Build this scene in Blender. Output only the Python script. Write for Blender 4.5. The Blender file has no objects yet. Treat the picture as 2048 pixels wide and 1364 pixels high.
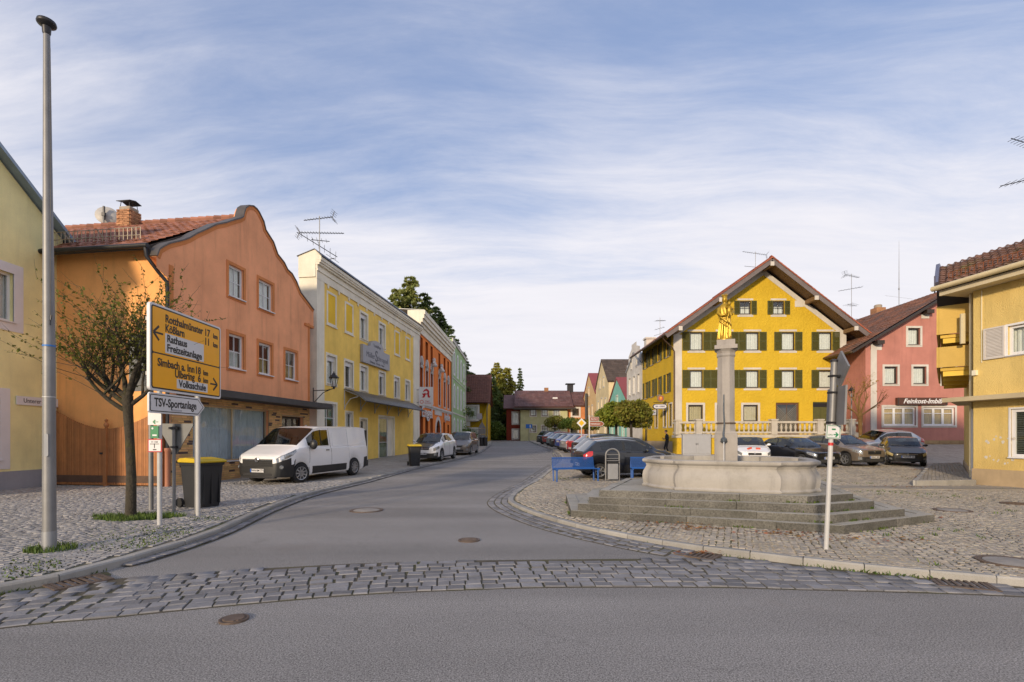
import bpy, bmesh, math, random
import numpy as np
from mathutils import Matrix, Vector
R = math.radians
random.seed(7)
RNG = np.random.default_rng(7)
SC = bpy.context.scene
COL = SC.collection
# ------------------------------------------------------------------ camera, sky, sun, exposure
CX, CY, F = 1024.0, 876.0, 1000.0          # principal column, horizon row and focal length in photo pixels
EYE = 1.6
cam = bpy.data.objects.new('camera', bpy.data.cameras.new('camera'))
COL.objects.link(cam)
cam.location = (0, 0, EYE)
cam.rotation_euler = (R(90), 0, 0)
cam.data.sensor_width = 36
cam.data.lens = 36 * F / 2048
cam.data.shift_y = (CY - 682) / 2048
cam.data.clip_start = 0.1
cam.data.clip_end = 5000
SC.camera = cam
SUN_EL, SUN_AZ = 14.0, 28.0                # low sun behind the camera, a little to the left
SUN_STRENGTH = 1.25
SKY_STRENGTH = 0.15
EXPOSURE = 1.6
world = bpy.data.worlds.new('World')
SC.world = world
world.use_nodes = True
def nd(nt, typ, ins=None, **props):
 n = nt.nodes.new(typ)
 for k, v in props.items():
  setattr(n, k, v)
 for k, v in (ins or {}).items():
  s = n.inputs[k]
  if isinstance(v, bpy.types.NodeSocket):
   nt.links.new(v, s)
  else:
   s.default_value = v
 return n
def math_(nt, op, a, b=0.0, clamp=False):
 n = nd(nt, 'ShaderNodeMath', {0: a, 1: b}, operation=op)
 n.use_clamp = clamp
 return n.outputs[0]
def mixc(nt, fac, a, b, mode='MIX'):
 return nd(nt, 'ShaderNodeMixRGB', {'Fac': fac, 'Color1': a, 'Color2': b}, blend_type=mode).outputs[0]
def maprange(nt, v, a, b, c, d):
 return nd(nt, 'ShaderNodeMapRange', {0: v, 1: a, 2: b, 3: c, 4: d}).outputs[0]
def build_sky():
 nt = world.node_tree
 nt.nodes.clear()
 out = nd(nt, 'ShaderNodeOutputWorld')
 bg = nd(nt, 'ShaderNodeBackground', {'Strength': SKY_STRENGTH})
 nt.links.new(bg.outputs[0], out.inputs[0])
 sky = nd(nt, 'ShaderNodeTexSky', sky_type='NISHITA')
 sky.sun_disc = False
 sky.sun_elevation = R(SUN_EL)
 sky.sun_rotation = R(180 + SUN_AZ)
 sky.air_density = 1.0
 sky.dust_density = 0.6
 sky.ozone_density = 2.5
 tc = nd(nt, 'ShaderNodeTexCoord')
 sep = nd(nt, 'ShaderNodeSeparateXYZ', {0: tc.outputs['Generated']})
 z = math_(nt, 'MAXIMUM', sep.outputs[2], 0.0)
 den = math_(nt, 'ADD', z, 0.16)
 px = math_(nt, 'DIVIDE', sep.outputs[0], den)
 py = math_(nt, 'DIVIDE', sep.outputs[1], den)
 p = nd(nt, 'ShaderNodeCombineXYZ', {0: px, 1: py, 2: 0.0}).outputs[0]
 # wispy sheets of high cloud: stretched noise, warped by a slower one
 warp = nd(nt, 'ShaderNodeTexNoise', {'Vector': p, 'Scale': 0.55, 'Detail': 3.0})
 wv = nd(nt, 'ShaderNodeVectorMath', {0: warp.outputs['Color'], 1: (.5, .5, .5)}, operation='MULTIPLY').outputs[0]
 pw = nd(nt, 'ShaderNodeVectorMath', {0: p, 1: wv}, operation='ADD').outputs[0]
 m1 = nd(nt, 'ShaderNodeMapping', {0: pw, 'Rotation': (0, 0, R(-14)), 'Scale': (0.55, 1.5, 1)})
 n1 = nd(nt, 'ShaderNodeTexNoise', {'Vector': m1.outputs[0], 'Scale': 0.9, 'Detail': 8.0, 'Roughness': 0.52, 'Distortion': 0.3})
 m2 = nd(nt, 'ShaderNodeMapping', {0: pw, 'Rotation': (0, 0, R(28)), 'Scale': (0.7, 3.2, 1)})
 n2 = nd(nt, 'ShaderNodeTexNoise', {'Vector': m2.outputs[0], 'Scale': 1.5, 'Detail': 10.0, 'Roughness': 0.66, 'Distortion': 0.25})
 n3 = nd(nt, 'ShaderNodeTexNoise', {'Vector': p, 'Scale': 0.33, 'Detail': 2.0})
 s = math_(nt, 'ADD', math_(nt, 'MULTIPLY', n1.outputs[0], 0.44), math_(nt, 'MULTIPLY', n2.outputs[0], 0.36))
 s = math_(nt, 'ADD', s, math_(nt, 'MULTIPLY', n3.outputs[0], 0.42))
 # cover gets denser towards the horizon, thinner overhead
 hz = maprange(nt, z, 0.05, 0.60, 0.22, -0.13)
 s = math_(nt, 'ADD', s, hz)
 fac = nd(nt, 'ShaderNodeMapRange', {0: s, 1: 0.37, 2: 0.73, 3: 0.13, 4: 0.97}, interpolation_type='SMOOTHSTEP').outputs[0]
 low = maprange(nt, z, 0.0, 0.10, 0.45, 1.0)
 fac = math_(nt, 'MULTIPLY', fac, low)
 blue = mixc(nt, 0.80, sky.outputs[0], (0.31, 0.48, 0.96, 1))
 cl = mixc(nt, n2.outputs[0], (1.84, 1.82, 1.96, 1), (2.2, 2.13, 2.2, 1))
 nt.links.new(mixc(nt, fac, blue, cl), bg.inputs[0])
build_sky()
sun = bpy.data.objects.new('sun', bpy.data.lights.new('sun', 'SUN'))
COL.objects.link(sun)
sun.data.energy = SUN_STRENGTH
sun.data.angle = R(4)
sun.data.color = (1.0, 0.80, 0.55)
_d = Vector((-math.sin(R(SUN_AZ)) * math.cos(R(SUN_EL)), -math.cos(R(SUN_AZ)) * math.cos(R(SUN_EL)), math.sin(R(SUN_EL))))
sun.rotation_euler = _d.to_track_quat('Z', 'Y').to_euler()
SC.view_settings.view_transform = 'Standard'
SC.view_settings.look = 'None'
SC.view_settings.exposure = EXPOSURE
SC.view_settings.gamma = 1
SC.view_settings.use_curve_mapping = False
SC.cycles.use_denoising = True
SC.cycles.max_bounces = 8
SC.cycles.transparent_max_bounces = 12
SC.cycles.caustics_reflective = False
SC.cycles.caustics_refractive = False
# ------------------------------------------------------------------ helpers: place
def ss(t):
 t = min(1.0, max(0.0, t))
 return t * t * (3 - 2 * t)
def G(x, y):
 """height of the roadway"""
 s = 0.018 * (max(0.0, min(y, 95) - 18) - 3 * ss((y - 14) / 8) * 0 )
 return s + 0.85 * ss((x - 12.5) / 13) * ss((y - 27) / 10)
def P(x, y):
 return G(x, y) + 0.10
def at(px, Y):
 return (px - CX) / F * Y
def zat(py, Y):
 return EYE + (CY - py) / F * Y
def gp(px, py, lift=0.1):
 """ground point seen at photo pixel (px, py)"""
 Y = 10.0
 for _ in range(40):
  zz = G(at(px, Y), Y) + lift
  Y2 = (EYE - zz) / max(0.002, (py - CY) / F)
  Y = 0.5 * Y + 0.5 * min(Y2, 120)
 return at(px, Y), Y
# ------------------------------------------------------------------ helpers: meshes and objects
class MB:
 def __init__(s):
  s.v, s.f, s.m, s.M = [], [], [], Matrix()
 def add(s, vs, fs, m=0):
  o = len(s.v)
  M = s.M
  s.v += [tuple(M @ Vector(p)) for p in vs]
  s.f += [tuple(o + i for i in f) for f in fs]
  s.m += [m] * len(fs)
  return s
 def box(s, x0, y0, z0, x1, y1, z1, m=0):
  return s.add([(x0, y0, z0), (x1, y0, z0), (x1, y1, z0), (x0, y1, z0), (x0, y0, z1), (x1, y0, z1), (x1, y1, z1), (x0, y1, z1)],
      [(0, 3, 2, 1), (4, 5, 6, 7), (0, 1, 5, 4), (1, 2, 6, 5), (2, 3, 7, 6), (3, 0, 4, 7)], m)
 def cbox(s, c, d, m=0, rz=0.0, ry=0.0, rx=0.0):
  old = s.M
  s.M = old @ Matrix.Translation(c) @ Matrix.Rotation(rz, 4, 'Z') @ Matrix.Rotation(ry, 4, 'Y') @ Matrix.Rotation(rx, 4, 'X')
  a, b, e = d[0] / 2, d[1] / 2, d[2] / 2
  s.box(-a, -b, -e, a, b, e, m)
  s.M = old
  return s
 def prism(s, poly, y0, y1, m=0, axis='y'):
  """polygon in (x, z) swept along y (or in (x, y) swept along z)"""
  n = len(poly)
  area = sum(poly[i][0] * poly[(i + 1) % n][1] - poly[(i + 1) % n][0] * poly[i][1] for i in range(n))
  if area < 0:
   poly = poly[::-1]
  if axis == 'y':
   vs = [(a, y0, b) for a, b in poly] + [(a, y1, b) for a, b in poly]
   fs = [tuple(range(n)), tuple(range(2 * n - 1, n - 1, -1))] + [(i, n + i, n + (i + 1) % n, (i + 1) % n) for i in range(n)]
  else:
   vs = [(a, b, y0) for a, b in poly] + [(a, b, y1) for a, b in poly]
   fs = [tuple(range(n - 1, -1, -1)), tuple(range(n, 2 * n))] + [(i, (i + 1) % n, n + (i + 1) % n, n + i) for i in range(n)]
  return s.add(vs, fs, m)
 def tube(s, pts, r, n=8, m=0, cap=True):
  pts = [Vector(p) for p in pts]
  k = len(pts)
  rs = [r] * k if not isinstance(r, (list, tuple)) else r
  vs, fs = [], []
  up = None
  for i, p in enumerate(pts):
   t = (pts[min(i + 1, k - 1)] - pts[max(i - 1, 0)])
   t = t.normalized() if t.length > 1e-9 else Vector((0, 0, 1))
   if up is None:
    up = t.orthogonal().normalized()
   a = (up - t * up.dot(t))
   a = a.normalized() if a.length > 1e-6 else t.orthogonal().normalized()
   up = a
   b = t.cross(a)
   for j in range(n):
    w = 2 * math.pi * j / n
    vs.append(p + (a * math.cos(w) + b * math.sin(w)) * rs[i])
  for i in range(k - 1):
   for j in range(n):
    fs.append((i * n + j, i * n + (j + 1) % n, (i + 1) * n + (j + 1) % n, (i + 1) * n + j))
  if cap:
   fs.append(tuple(range(n - 1, -1, -1)))
   fs.append(tuple(range((k - 1) * n, k * n)))
  return s.add(vs, fs, m)
 def lathe(s, prof, n=16, c=(0, 0, 0), m=0, ph=0.0, cap=True):
  vs, fs = [], []
  for r, z in prof:
   for j in range(n):
    w = 2 * math.pi * j / n + ph
    vs.append((c[0] + r * math.cos(w), c[1] + r * math.sin(w), c[2] + z))
  k = len(prof)
  for i in range(k - 1):
   for j in range(n):
    fs.append((i * n + j, i * n + (j + 1) % n, (i + 1) * n + (j + 1) % n, (i + 1) * n + j))
  if cap:
   fs.append(tuple(range(n - 1, -1, -1)))
   fs.append(tuple(range((k - 1) * n, k * n)))
  return s.add(vs, fs, m)
 def ball(s, c, r, nu=12, nv=8, m=0):
  rx, ry, rz = (r, r, r) if not isinstance(r, (list, tuple)) else r
  vs = [(c[0], c[1], c[2] - rz)]
  for i in range(1, nv):
   a = -math.pi / 2 + math.pi * i / nv
   for j in range(nu):
    w = 2 * math.pi * j / nu
    vs.append((c[0] + rx * math.cos(a) * math.cos(w), c[1] + ry * math.cos(a) * math.sin(w), c[2] + rz * math.sin(a)))
  vs.append((c[0], c[1], c[2] + rz))
  fs = [(0, 1 + (j + 1) % nu, 1 + j) for j in range(nu)]
  for i in range(nv - 2):
   for j in range(nu):
    a = 1 + i * nu
    fs.append((a + j, a + (j + 1) % nu, a + nu + (j + 1) % nu, a + nu + j))
  t = len(vs) - 1
  a = 1 + (nv - 2) * nu
  fs += [(a + j, a + (j + 1) % nu, t) for j in range(nu)]
  return s.add(vs, fs, m)
 def mesh(s, name, mats=(), smooth=False, angle=40):
  me = bpy.data.meshes.new(name)
  me.from_pydata(s.v, [], s.f)
  for a in (mats if isinstance(mats, (list, tuple)) else [mats]):
   me.materials.append(a)
  if any(s.m):
   me.polygons.foreach_set('material_index', s.m)
  if smooth:
   me.polygons.foreach_set('use_smooth', [True] * len(me.polygons))
   if angle:
    me.set_sharp_from_angle(angle=R(angle))
  me.update()
  return me
def link(name, me, parent=None, loc=None, rot=None, scale=None):
 o = bpy.data.objects.new(name, me)
 COL.objects.link(o)
 if parent is not None:
  o.parent = parent
 if loc is not None:
  o.location = loc
 if rot is not None:
  o.rotation_euler = rot
 if scale is not None:
  o.scale = scale
 return o
def ob(name, mb, mats, parent=None, smooth=False, loc=None, rot=None, bevel=0, kind=None, angle=40, scale=None):
 me = mb.mesh(name, mats, smooth, angle) if isinstance(mb, MB) else mb
 o = link(name, me, parent, loc, rot, scale)
 if bevel:
  b = o.modifiers.new('bevel', 'BEVEL')
  b.width = bevel
  b.segments = 2
  b.limit_method = 'ANGLE'
 if kind:
  o['kind'] = kind
 return o
def thing(name, label, cat, loc=(0, 0, 0), rz=0.0, group=None):
 o = bpy.data.objects.new(name, None)
 COL.objects.link(o)
 o.empty_display_size = 0.2
 o.location = loc
 o.rotation_euler = (0, 0, rz)
 return tag(o, label, cat, group)
def tag(o, label, cat, group=None):
 o['label'] = label
 o['category'] = cat
 if group:
  o['group'] = group
 return o
_tm = {}
def text(s, size, mat, parent, M, name='lettering', extrude=0.003, align='CENTER', sx=1.0, shear=0.0, spacing=1.0, bold=0.0, fit=0):
 """flat raised lettering; M places it: x right, y up, z out of the board"""
 cu = bpy.data.curves.new('lettering', 'FONT')
 cu.body = s
 cu.size = size
 cu.align_x = align
 cu.align_y = 'CENTER'
 cu.extrude = extrude
 cu.shear = shear
 cu.space_character = spacing
 cu.offset = bold
 cu.resolution_u = 3
 t = bpy.data.objects.new('lettering', cu)
 COL.objects.link(t)
 dg = bpy.context.evaluated_depsgraph_get()
 me = bpy.data.meshes.new_from_object(t.evaluated_get(dg))
 bpy.data.objects.remove(t)
 bpy.data.curves.remove(cu)
 me.materials.clear()
 me.materials.append(mat)
 if fit:
  xs_ = [v.co.x for v in me.vertices]
  sx = fit / (max(xs_) - min(xs_))
 o = link(name, me, parent)
 o.matrix_local = M @ Matrix.Diagonal((sx, 1, 1, 1))
 return o
def frame_m(o, x, z):
 """matrix from origin, x axis and (y axis) for boards: x right, y up, z out"""
 x = Vector(x).normalized()
 y = Vector(z).normalized()
 n = x.cross(y)
 M = Matrix((x, y, n)).transposed().to_4x4()
 M.translation = Vector(o)
 return M
# ------------------------------------------------------------------ materials
_mats = {}
def mat(name, col, rough=0.8, var=0.12, scale=1.2, bump=0.0, bscale=60.0, metal=0.0, spec=0.5, streak=0.0, rnd=0.0, fine=0.0, fscale=300.0,
  coat=0.0, moss=None, bdist=0.01, spots=None, hue=0.0):
 if name in _mats:
  return _mats[name]
 m = bpy.data.materials.new(name)
 m.use_nodes = True
 nt = m.node_tree
 bs = nt.nodes['Principled BSDF']
 bs.inputs['Roughness'].default_value = rough
 bs.inputs['Metallic'].default_value = metal
 bs.inputs['Specular IOR Level'].default_value = spec
 if coat:
  bs.inputs['Coat Weight'].default_value = coat
  bs.inputs['Coat Roughness'].default_value = 0.04
 geo = nd(nt, 'ShaderNodeNewGeometry')
 pos = geo.outputs['Position']
 c = nd(nt, 'ShaderNodeRGB').outputs[0]
 c.default_value = (*col, 1)
 if var:
  n = nd(nt, 'ShaderNodeTexNoise', {'Vector': pos, 'Scale': scale, 'Detail': 5.0, 'Roughness': 0.6})
  v = maprange(nt, n.outputs[0], 0.25, 0.75, 1 - var, 1 + var)
  c = nd(nt, 'ShaderNodeHueSaturation', {'Color': c, 'Value': v}).outputs[0]
 if fine:
  n = nd(nt, 'ShaderNodeTexNoise', {'Vector': pos, 'Scale': fscale, 'Detail': 3.0, 'Roughness': 0.7})
  v = maprange(nt, n.outputs[0], 0.3, 0.7, 1 - fine, 1 + fine)
  c = nd(nt, 'ShaderNodeHueSaturation', {'Color': c, 'Value': v}).outputs[0]
 if streak:
  mp = nd(nt, 'ShaderNodeMapping', {0: pos, 'Scale': (2.2, 2.2, 0.22)})
  n = nd(nt, 'ShaderNodeTexNoise', {'Vector': mp.outputs[0], 'Scale': 1.6, 'Detail': 6.0, 'Roughness': 0.65})
  f = nd(nt, 'ShaderNodeMapRange', {0: n.outputs[0], 1: 0.47, 2: 0.74, 3: 0.0, 4: streak}, interpolation_type='SMOOTHSTEP').outputs[0]
  c = mixc(nt, f, c, (col[0] * 0.45, col[1] * 0.45, col[2] * 0.47, 1))
 if rnd:
  oi = nd(nt, 'ShaderNodeObjectInfo')
  rr = math_(nt, 'FRACT', math_(nt, 'ADD', math_(nt, 'MULTIPLY', oi.outputs['Random'], 7.31), geo.outputs['Random Per Island']))
  v = maprange(nt, rr, 0, 1, 1 - rnd, 1 + rnd)
  c = nd(nt, 'ShaderNodeHueSaturation', {'Color': c, 'Value': v}).outputs[0]
  if hue:
   r2 = math_(nt, 'FRACT', math_(nt, 'MULTIPLY', rr, 13.7))
   c = nd(nt, 'ShaderNodeHueSaturation', {'Color': c, 'Hue': maprange(nt, r2, 0, 1, 0.5 - hue, 0.5 + hue)}).outputs[0]
 if spots:      # (colour, scale, low, high): patches of lichen, wear or dirt
  n = nd(nt, 'ShaderNodeTexNoise', {'Vector': pos, 'Scale': spots[1], 'Detail': 7.0, 'Roughness': 0.7})
  f = nd(nt, 'ShaderNodeMapRange', {0: n.outputs[0], 1: spots[2], 2: spots[3], 3: 0.0, 4: spots[4] if len(spots) > 4 else 1.0}).outputs[0]
  c = mixc(nt, f, c, (*spots[0], 1))
 if moss:
  n = nd(nt, 'ShaderNodeTexNoise', {'Vector': pos, 'Scale': moss[1], 'Detail': 8.0, 'Roughness': 0.7})
  f = nd(nt, 'ShaderNodeMapRange', {0: n.outputs[0], 1: moss[2], 2: moss[3], 3: 0.0, 4: 1.0}).outputs[0]
  c = mixc(nt, f, c, (*moss[0], 1))
 nt.links.new(c, bs.inputs['Base Color'])
 if bump:
  n = nd(nt, 'ShaderNodeTexNoise', {'Vector': pos, 'Scale': bscale, 'Detail': 4.0, 'Roughness': 0.6})
  b = nd(nt, 'ShaderNodeBump', {'Height': n.outputs[0], 'Strength': bump, 'Distance': bdist})
  nt.links.new(b.outputs[0], bs.inputs['Normal'])
 _mats[name] = m
 return m
def glass_mat(name, tint, refl=1.0, rough=0.02):
 m = bpy.data.materials.new(name)
 m.use_nodes = True
 nt = m.node_tree
 nt.nodes.clear()
 out = nd(nt, 'ShaderNodeOutputMaterial')
 tr = nd(nt, 'ShaderNodeBsdfTransparent', {0: (*tint, 1)})
 gl = nd(nt, 'ShaderNodeBsdfGlossy', {'Color': (1, 1, 1, 1), 'Roughness': rough})
 ge = nd(nt, 'ShaderNodeNewGeometry')
 dt = nd(nt, 'ShaderNodeVectorMath', {0: ge.outputs['Normal'], 1: ge.outputs['Incoming']}, operation='DOT_PRODUCT').outputs['Value']
 fr = math_(nt, 'POWER', math_(nt, 'SUBTRACT', 1.0, math_(nt, 'ABSOLUTE', dt), True), 4.0)
 f = math_(nt, 'ADD', math_(nt, 'MULTIPLY', fr, 0.9 * refl), 0.07 * refl, clamp=True)
 nz = nd(nt, 'ShaderNodeTexNoise', {'Vector': nd(nt, 'ShaderNodeNewGeometry').outputs['Position'], 'Scale': 1.4, 'Detail': 1.0})
 bp = nd(nt, 'ShaderNodeBump', {'Height': nz.outputs[0], 'Strength': 0.06, 'Distance': 0.05})
 nt.links.new(bp.outputs[0], gl.inputs['Normal'])
 mx = nd(nt, 'ShaderNodeMixShader', {0: f, 1: tr.outputs[0], 2: gl.outputs[0]})
 nt.links.new(mx.outputs[0], out.inputs[0])
 return m
def plaster(name, col, streak=0.25, bump=0.3, bscale=70, var=0.15):
 return mat(name, col, 0.9, var, 0.9, bump, bscale, streak=streak, spec=0.25, fine=0.05, fscale=40)
GLASS = glass_mat('window_glass', (0.92, 0.94, 0.93), 0.75)
CARGLASS = glass_mat('car_glass', (0.30, 0.36, 0.36), 1.0)
WHITE = mat('white_paint', (0.74, 0.74, 0.76), 0.5, 0.05, 3)
CREAM = plaster('cream_plaster', (0.80, 0.75, 0.63), 0.22)
OFFWHITE = plaster('off_white_plaster', (0.62, 0.60, 0.56), 0.3)
ROOM = mat('room_shade', (0.10, 0.085, 0.07), 0.9, 0.3, 2)
CURTAIN = mat('net_curtain', (0.80, 0.80, 0.78), 0.9, 0.12, 6)
WARMCURTAIN = mat('warm_curtain', (0.55, 0.38, 0.16), 0.9, 0.15, 5)
DARKWOOD = mat('dark_window_wood', (0.035, 0.025, 0.02), 0.5, 0.2, 8)
BROWNWOOD = mat('brown_window_wood', (0.13, 0.06, 0.03), 0.5, 0.2, 8)
GREENSHUT = mat('olive_shutter', (0.085, 0.085, 0.022), 0.6, 0.15, 6, streak=0.2)
STEEL = mat('galvanised_steel', (0.22, 0.22, 0.225), 0.5, 0.15, 4, metal=0.35, bump=0.05, bscale=30)
GREYMETAL = mat('grey_metal', (0.30, 0.31, 0.33), 0.5, 0.12, 3, metal=0.4)
DARKMETAL = mat('dark_metal', (0.035, 0.035, 0.04), 0.45, 0.2, 5, metal=0.5)
WHITEPOST = mat('white_post_paint', (0.47, 0.47, 0.47), 0.4, 0.08, 5, streak=0.15)
BLACK = mat('black_print', (0.012, 0.012, 0.014), 0.5, 0)
LEAD = mat('zinc_flashing', (0.12, 0.105, 0.095), 0.5, 0.2, 4, metal=0.5)
RUSTCAST = mat('cast_iron', (0.13, 0.095, 0.075), 0.7, 0.3, 12, bump=0.3, bscale=80, metal=0.3)
BLACKPLASTIC = mat('black_plastic', (0.018, 0.019, 0.021), 0.45, 0.1, 4)
_mc = {}
def cached(key, fn):
 if key not in _mc:
  _mc[key] = fn()
 return _mc[key]
def _in(c, poly):
 r = False
 for i in range(len(poly)):
  (x1, y1), (x2, y2) = poly[i], poly[(i + 1) % len(poly)]
  if (y1 > c.z) != (y2 > c.z) and c.x < (x2 - x1) * (c.z - y1) / (y2 - y1) + x1:
   r = not r
 return r
def wall(name, parent, outline, holes, m, depth=0.14, y=0.0, thick=0.0, reveal=None, kind=None):
 """wall in the (x, z) plane facing -y with true openings; outline and holes are (x, z) polygons"""
 bm = bmesh.new()
 edges = []
 for loop in [outline] + holes:
  vs = [bm.verts.new((a, y, b)) for a, b in loop]
  edges += [bm.edges.new((vs[i], vs[(i + 1) % len(vs)])) for i in range(len(vs))]
 bmesh.ops.triangle_fill(bm, use_beauty=True, use_dissolve=False, edges=edges)
 for f in bm.faces:
  f.normal_update()
  if f.normal.y > 0:
   f.normal_flip()
 def inh(c):
  return any(_in(c, h) for h in holes)
 bad = [f for f in bm.faces if inh(f.calc_center_median())]
 if bad:
  bmesh.ops.delete(bm, geom=bad, context='FACES_ONLY')
 def skirt(loop, d, mi):
  a = [bm.verts.new((p[0], y, p[1])) for p in loop]
  b = [bm.verts.new((p[0], y + d, p[1])) for p in loop]
  for i in range(len(loop)):
   j = (i + 1) % len(loop)
   f = bm.faces.new((a[i], a[j], b[j], b[i]))
   f.material_index = mi
 for h in holes:
  skirt(h, depth, 1 if reveal else 0)
 if thick:
  skirt(outline, thick, 0)
  b = [bm.verts.new((p[0], y + thick, p[1])) for p in outline]
  e2 = [bm.edges.new((b[i], b[(i + 1) % len(b)])) for i in range(len(b))]
  r = bmesh.ops.triangle_fill(bm, use_beauty=True, edges=e2)
 me = bpy.data.meshes.new(name)
 bm.to_mesh(me)
 bm.free()
 me.materials.append(m)
 if reveal:
  me.materials.append(reveal)
 o = link(name, me, parent)
 if kind:
  o['kind'] = kind
 return o
def rect(u0, z0, u1, z1):
 return [(u0, z0), (u1, z0), (u1, z1), (u0, z1)]
def arch(u0, z0, u1, z1, n=8):
 c, r = (u0 + u1) / 2, (u1 - u0) / 2
 return [(u0, z0), (u1, z0)] + [(c + r * math.cos(math.pi * i / n), z1 - r + r * math.sin(math.pi * i / n)) for i in range(n + 1)]
def ring(mb, outer, inner, y0, y1, m=0):
 n = len(outer)
 vs = [(a, y0, b) for a, b in outer] + [(a, y0, b) for a, b in inner] + [(a, y1, b) for a, b in outer] + [(a, y1, b) for a, b in inner]
 fs = []
 for i in range(n):
  j = (i + 1) % n
  fs += [(i, j, n + j, n + i), (2 * n + i, i + 3 * n, 3 * n + j, 2 * n + j), (i, 2 * n + i, 2 * n + j, j), (n + i, n + j, 3 * n + j, 3 * n + i)]
 mb.add(vs, fs, m)
def shrink(poly, d):
 """inset for the rect/arch outlines used here: moves every point towards the shape's axis and centre"""
 c = (min(p[0] for p in poly) + max(p[0] for p in poly)) / 2
 lo, hi = min(p[1] for p in poly), max(p[1] for p in poly)
 hw = (max(p[0] for p in poly) - c)
 sx = (hw - d) / hw
 mid = (lo + hi) / 2
 sz = ((hi - lo) / 2 - d) / ((hi - lo) / 2)
 return [(c + (a - c) * sx, mid + (b - mid) * sz) for a, b in poly]
def window(parent, u, z, w, h, y=0.0, frame=WHITE, fw=0.07, bars=(1, 0), recess=0.11, sill=WHITE, surround=None, sw=0.1, proud=0.025,
   curtain=None, shutters=None, roller=0.0, arched=False, room=True, glass=GLASS, sash=True, barw=0.03, sillout=0.07, name='window'):
 """frame with pane, sill, surround, shutters, curtain as sub-parts; (u, z) is the middle of the opening's foot"""
 a = arch if arched else rect
 fk = frame.name
 def mk_frame():
  mb = MB()
  o_ = a(-w / 2, 0, w / 2, h)
  ring(mb, o_, shrink(o_, fw), recess, recess + 0.06)
  i0, i1 = -w / 2 + fw, w / 2 - fw
  for k in range(1, bars[0] + 1):
   x = i0 + (i1 - i0) * k / (bars[0] + 1)
   bw = barw if not (sash and bars[0] == 1 and bars[1] == 0) else barw * 2
   mb.box(x - bw / 2, recess + 0.008, fw, x + bw / 2, recess + 0.05, h - fw)
  for k in range(1, bars[1] + 1):
   zz = fw + (h - 2 * fw) * k / (bars[1] + 1)
   mb.box(i0, recess + 0.01, zz - barw / 2, i1, recess + 0.048, zz + barw / 2)
  if roller:
   mb.box(-w / 2 + 0.01, recess - 0.06, h - roller, w / 2 - 0.01, recess + 0.004, h - 0.004)
  return mb.mesh(name, frame)
 key = (name, fk, round(w, 2), round(h, 2), bars, arched, round(roller, 2), round(recess, 2), fw)
 wo = link(name, cached(('f',) + key, mk_frame), parent, (u, y, z))
 def mk_pane():
  mb = MB()
  mb.prism(shrink(a(-w / 2, 0, w / 2, h), fw * 0.9), recess + 0.025, recess + 0.033)
  return mb.mesh('pane', glass)
 link('pane', cached(('p', glass.name) + key, mk_pane), wo)
 if room:
  def mk_room():
   mb = MB()
   p = a(-w / 2, 0, w / 2, h)
   n = len(p)
   mb.add([(q[0], recess + 0.062, q[1]) for q in p] + [(q[0], recess + 0.75, q[1]) for q in p],
     [(i, n + i, n + (i + 1) % n, (i + 1) % n) for i in range(n)] + [tuple(range(2 * n - 1, n - 1, -1))][::1])
   return mb.mesh('room_back', ROOM)
  link('room_back', cached(('r',) + key, mk_room), wo)
 if curtain:
  cm, c0, c1 = curtain          # material, from, to (fractions of the height)
  def mk_cur():
   mb = MB()
   n = max(8, int(w * 22))
   vs, fs = [], []
   for i in range(n + 1):
    x = -w / 2 + fw * 0.5 + (w - fw) * i / n
    yy = recess + 0.13 + 0.018 * math.sin(i * 1.9) + 0.01 * math.sin(i * 0.7)
    vs += [(x, yy, c0 * h), (x, yy, c1 * h)]
   for i in range(n):
    fs.append((2 * i, 2 * i + 2, 2 * i + 3, 2 * i + 1))
   mb.add(vs, fs)
   return mb.mesh('curtain', cm)
  link('curtain', cached(('c', cm.name, c0, c1) + key, mk_cur), wo)
 if sill:
  def mk_sill():
   mb = MB()
   mb.box(-w / 2 - 0.05, -sillout, -0.035, w / 2 + 0.05, recess, -0.002)
   return mb.mesh('sill', sill)
  link('sill', cached(('s', sill.name, sillout) + key, mk_sill), wo)
 if surround:
  def mk_sur():
   mb = MB()
   i_ = a(-w / 2, 0, w / 2, h)
   ring(mb, shrink(i_, -sw), i_, -proud, 0.02)
   return mb.mesh('surround', surround)
  link('surround', cached(('u', surround.name, sw) + key, mk_sur), wo)
 if shutters:
  sm, swid = shutters
  def mk_sh():
   mb = MB()
   t = 0.045
   for x0, x1 in ((0, t), (swid - t, swid)):
    mb.box(x0, -0.04, 0, x1, 0, h)
   for z0 in (0, h * 0.5 - t / 2, h - t):
    mb.box(t, -0.038, z0, swid - t, -0.002, z0 + t)
   k = max(6, int(h / 0.075))
   for i in range(k):
    zc = t + (h - 2 * t) * (i + 0.5) / k
    mb.cbox((swid / 2, -0.02, zc), (swid - 2 * t, 0.008, 0.06), rx=R(-35))
   return mb.mesh('shutter', sm)
  me = cached(('sh', sm.name, swid) + key, mk_sh)
  link('shutter', me, wo, (-w / 2 - swid - 0.01, -0.03, 0))
  link('shutter', me, wo, (w / 2 + 0.01, -0.03, 0))
 return wo
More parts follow.
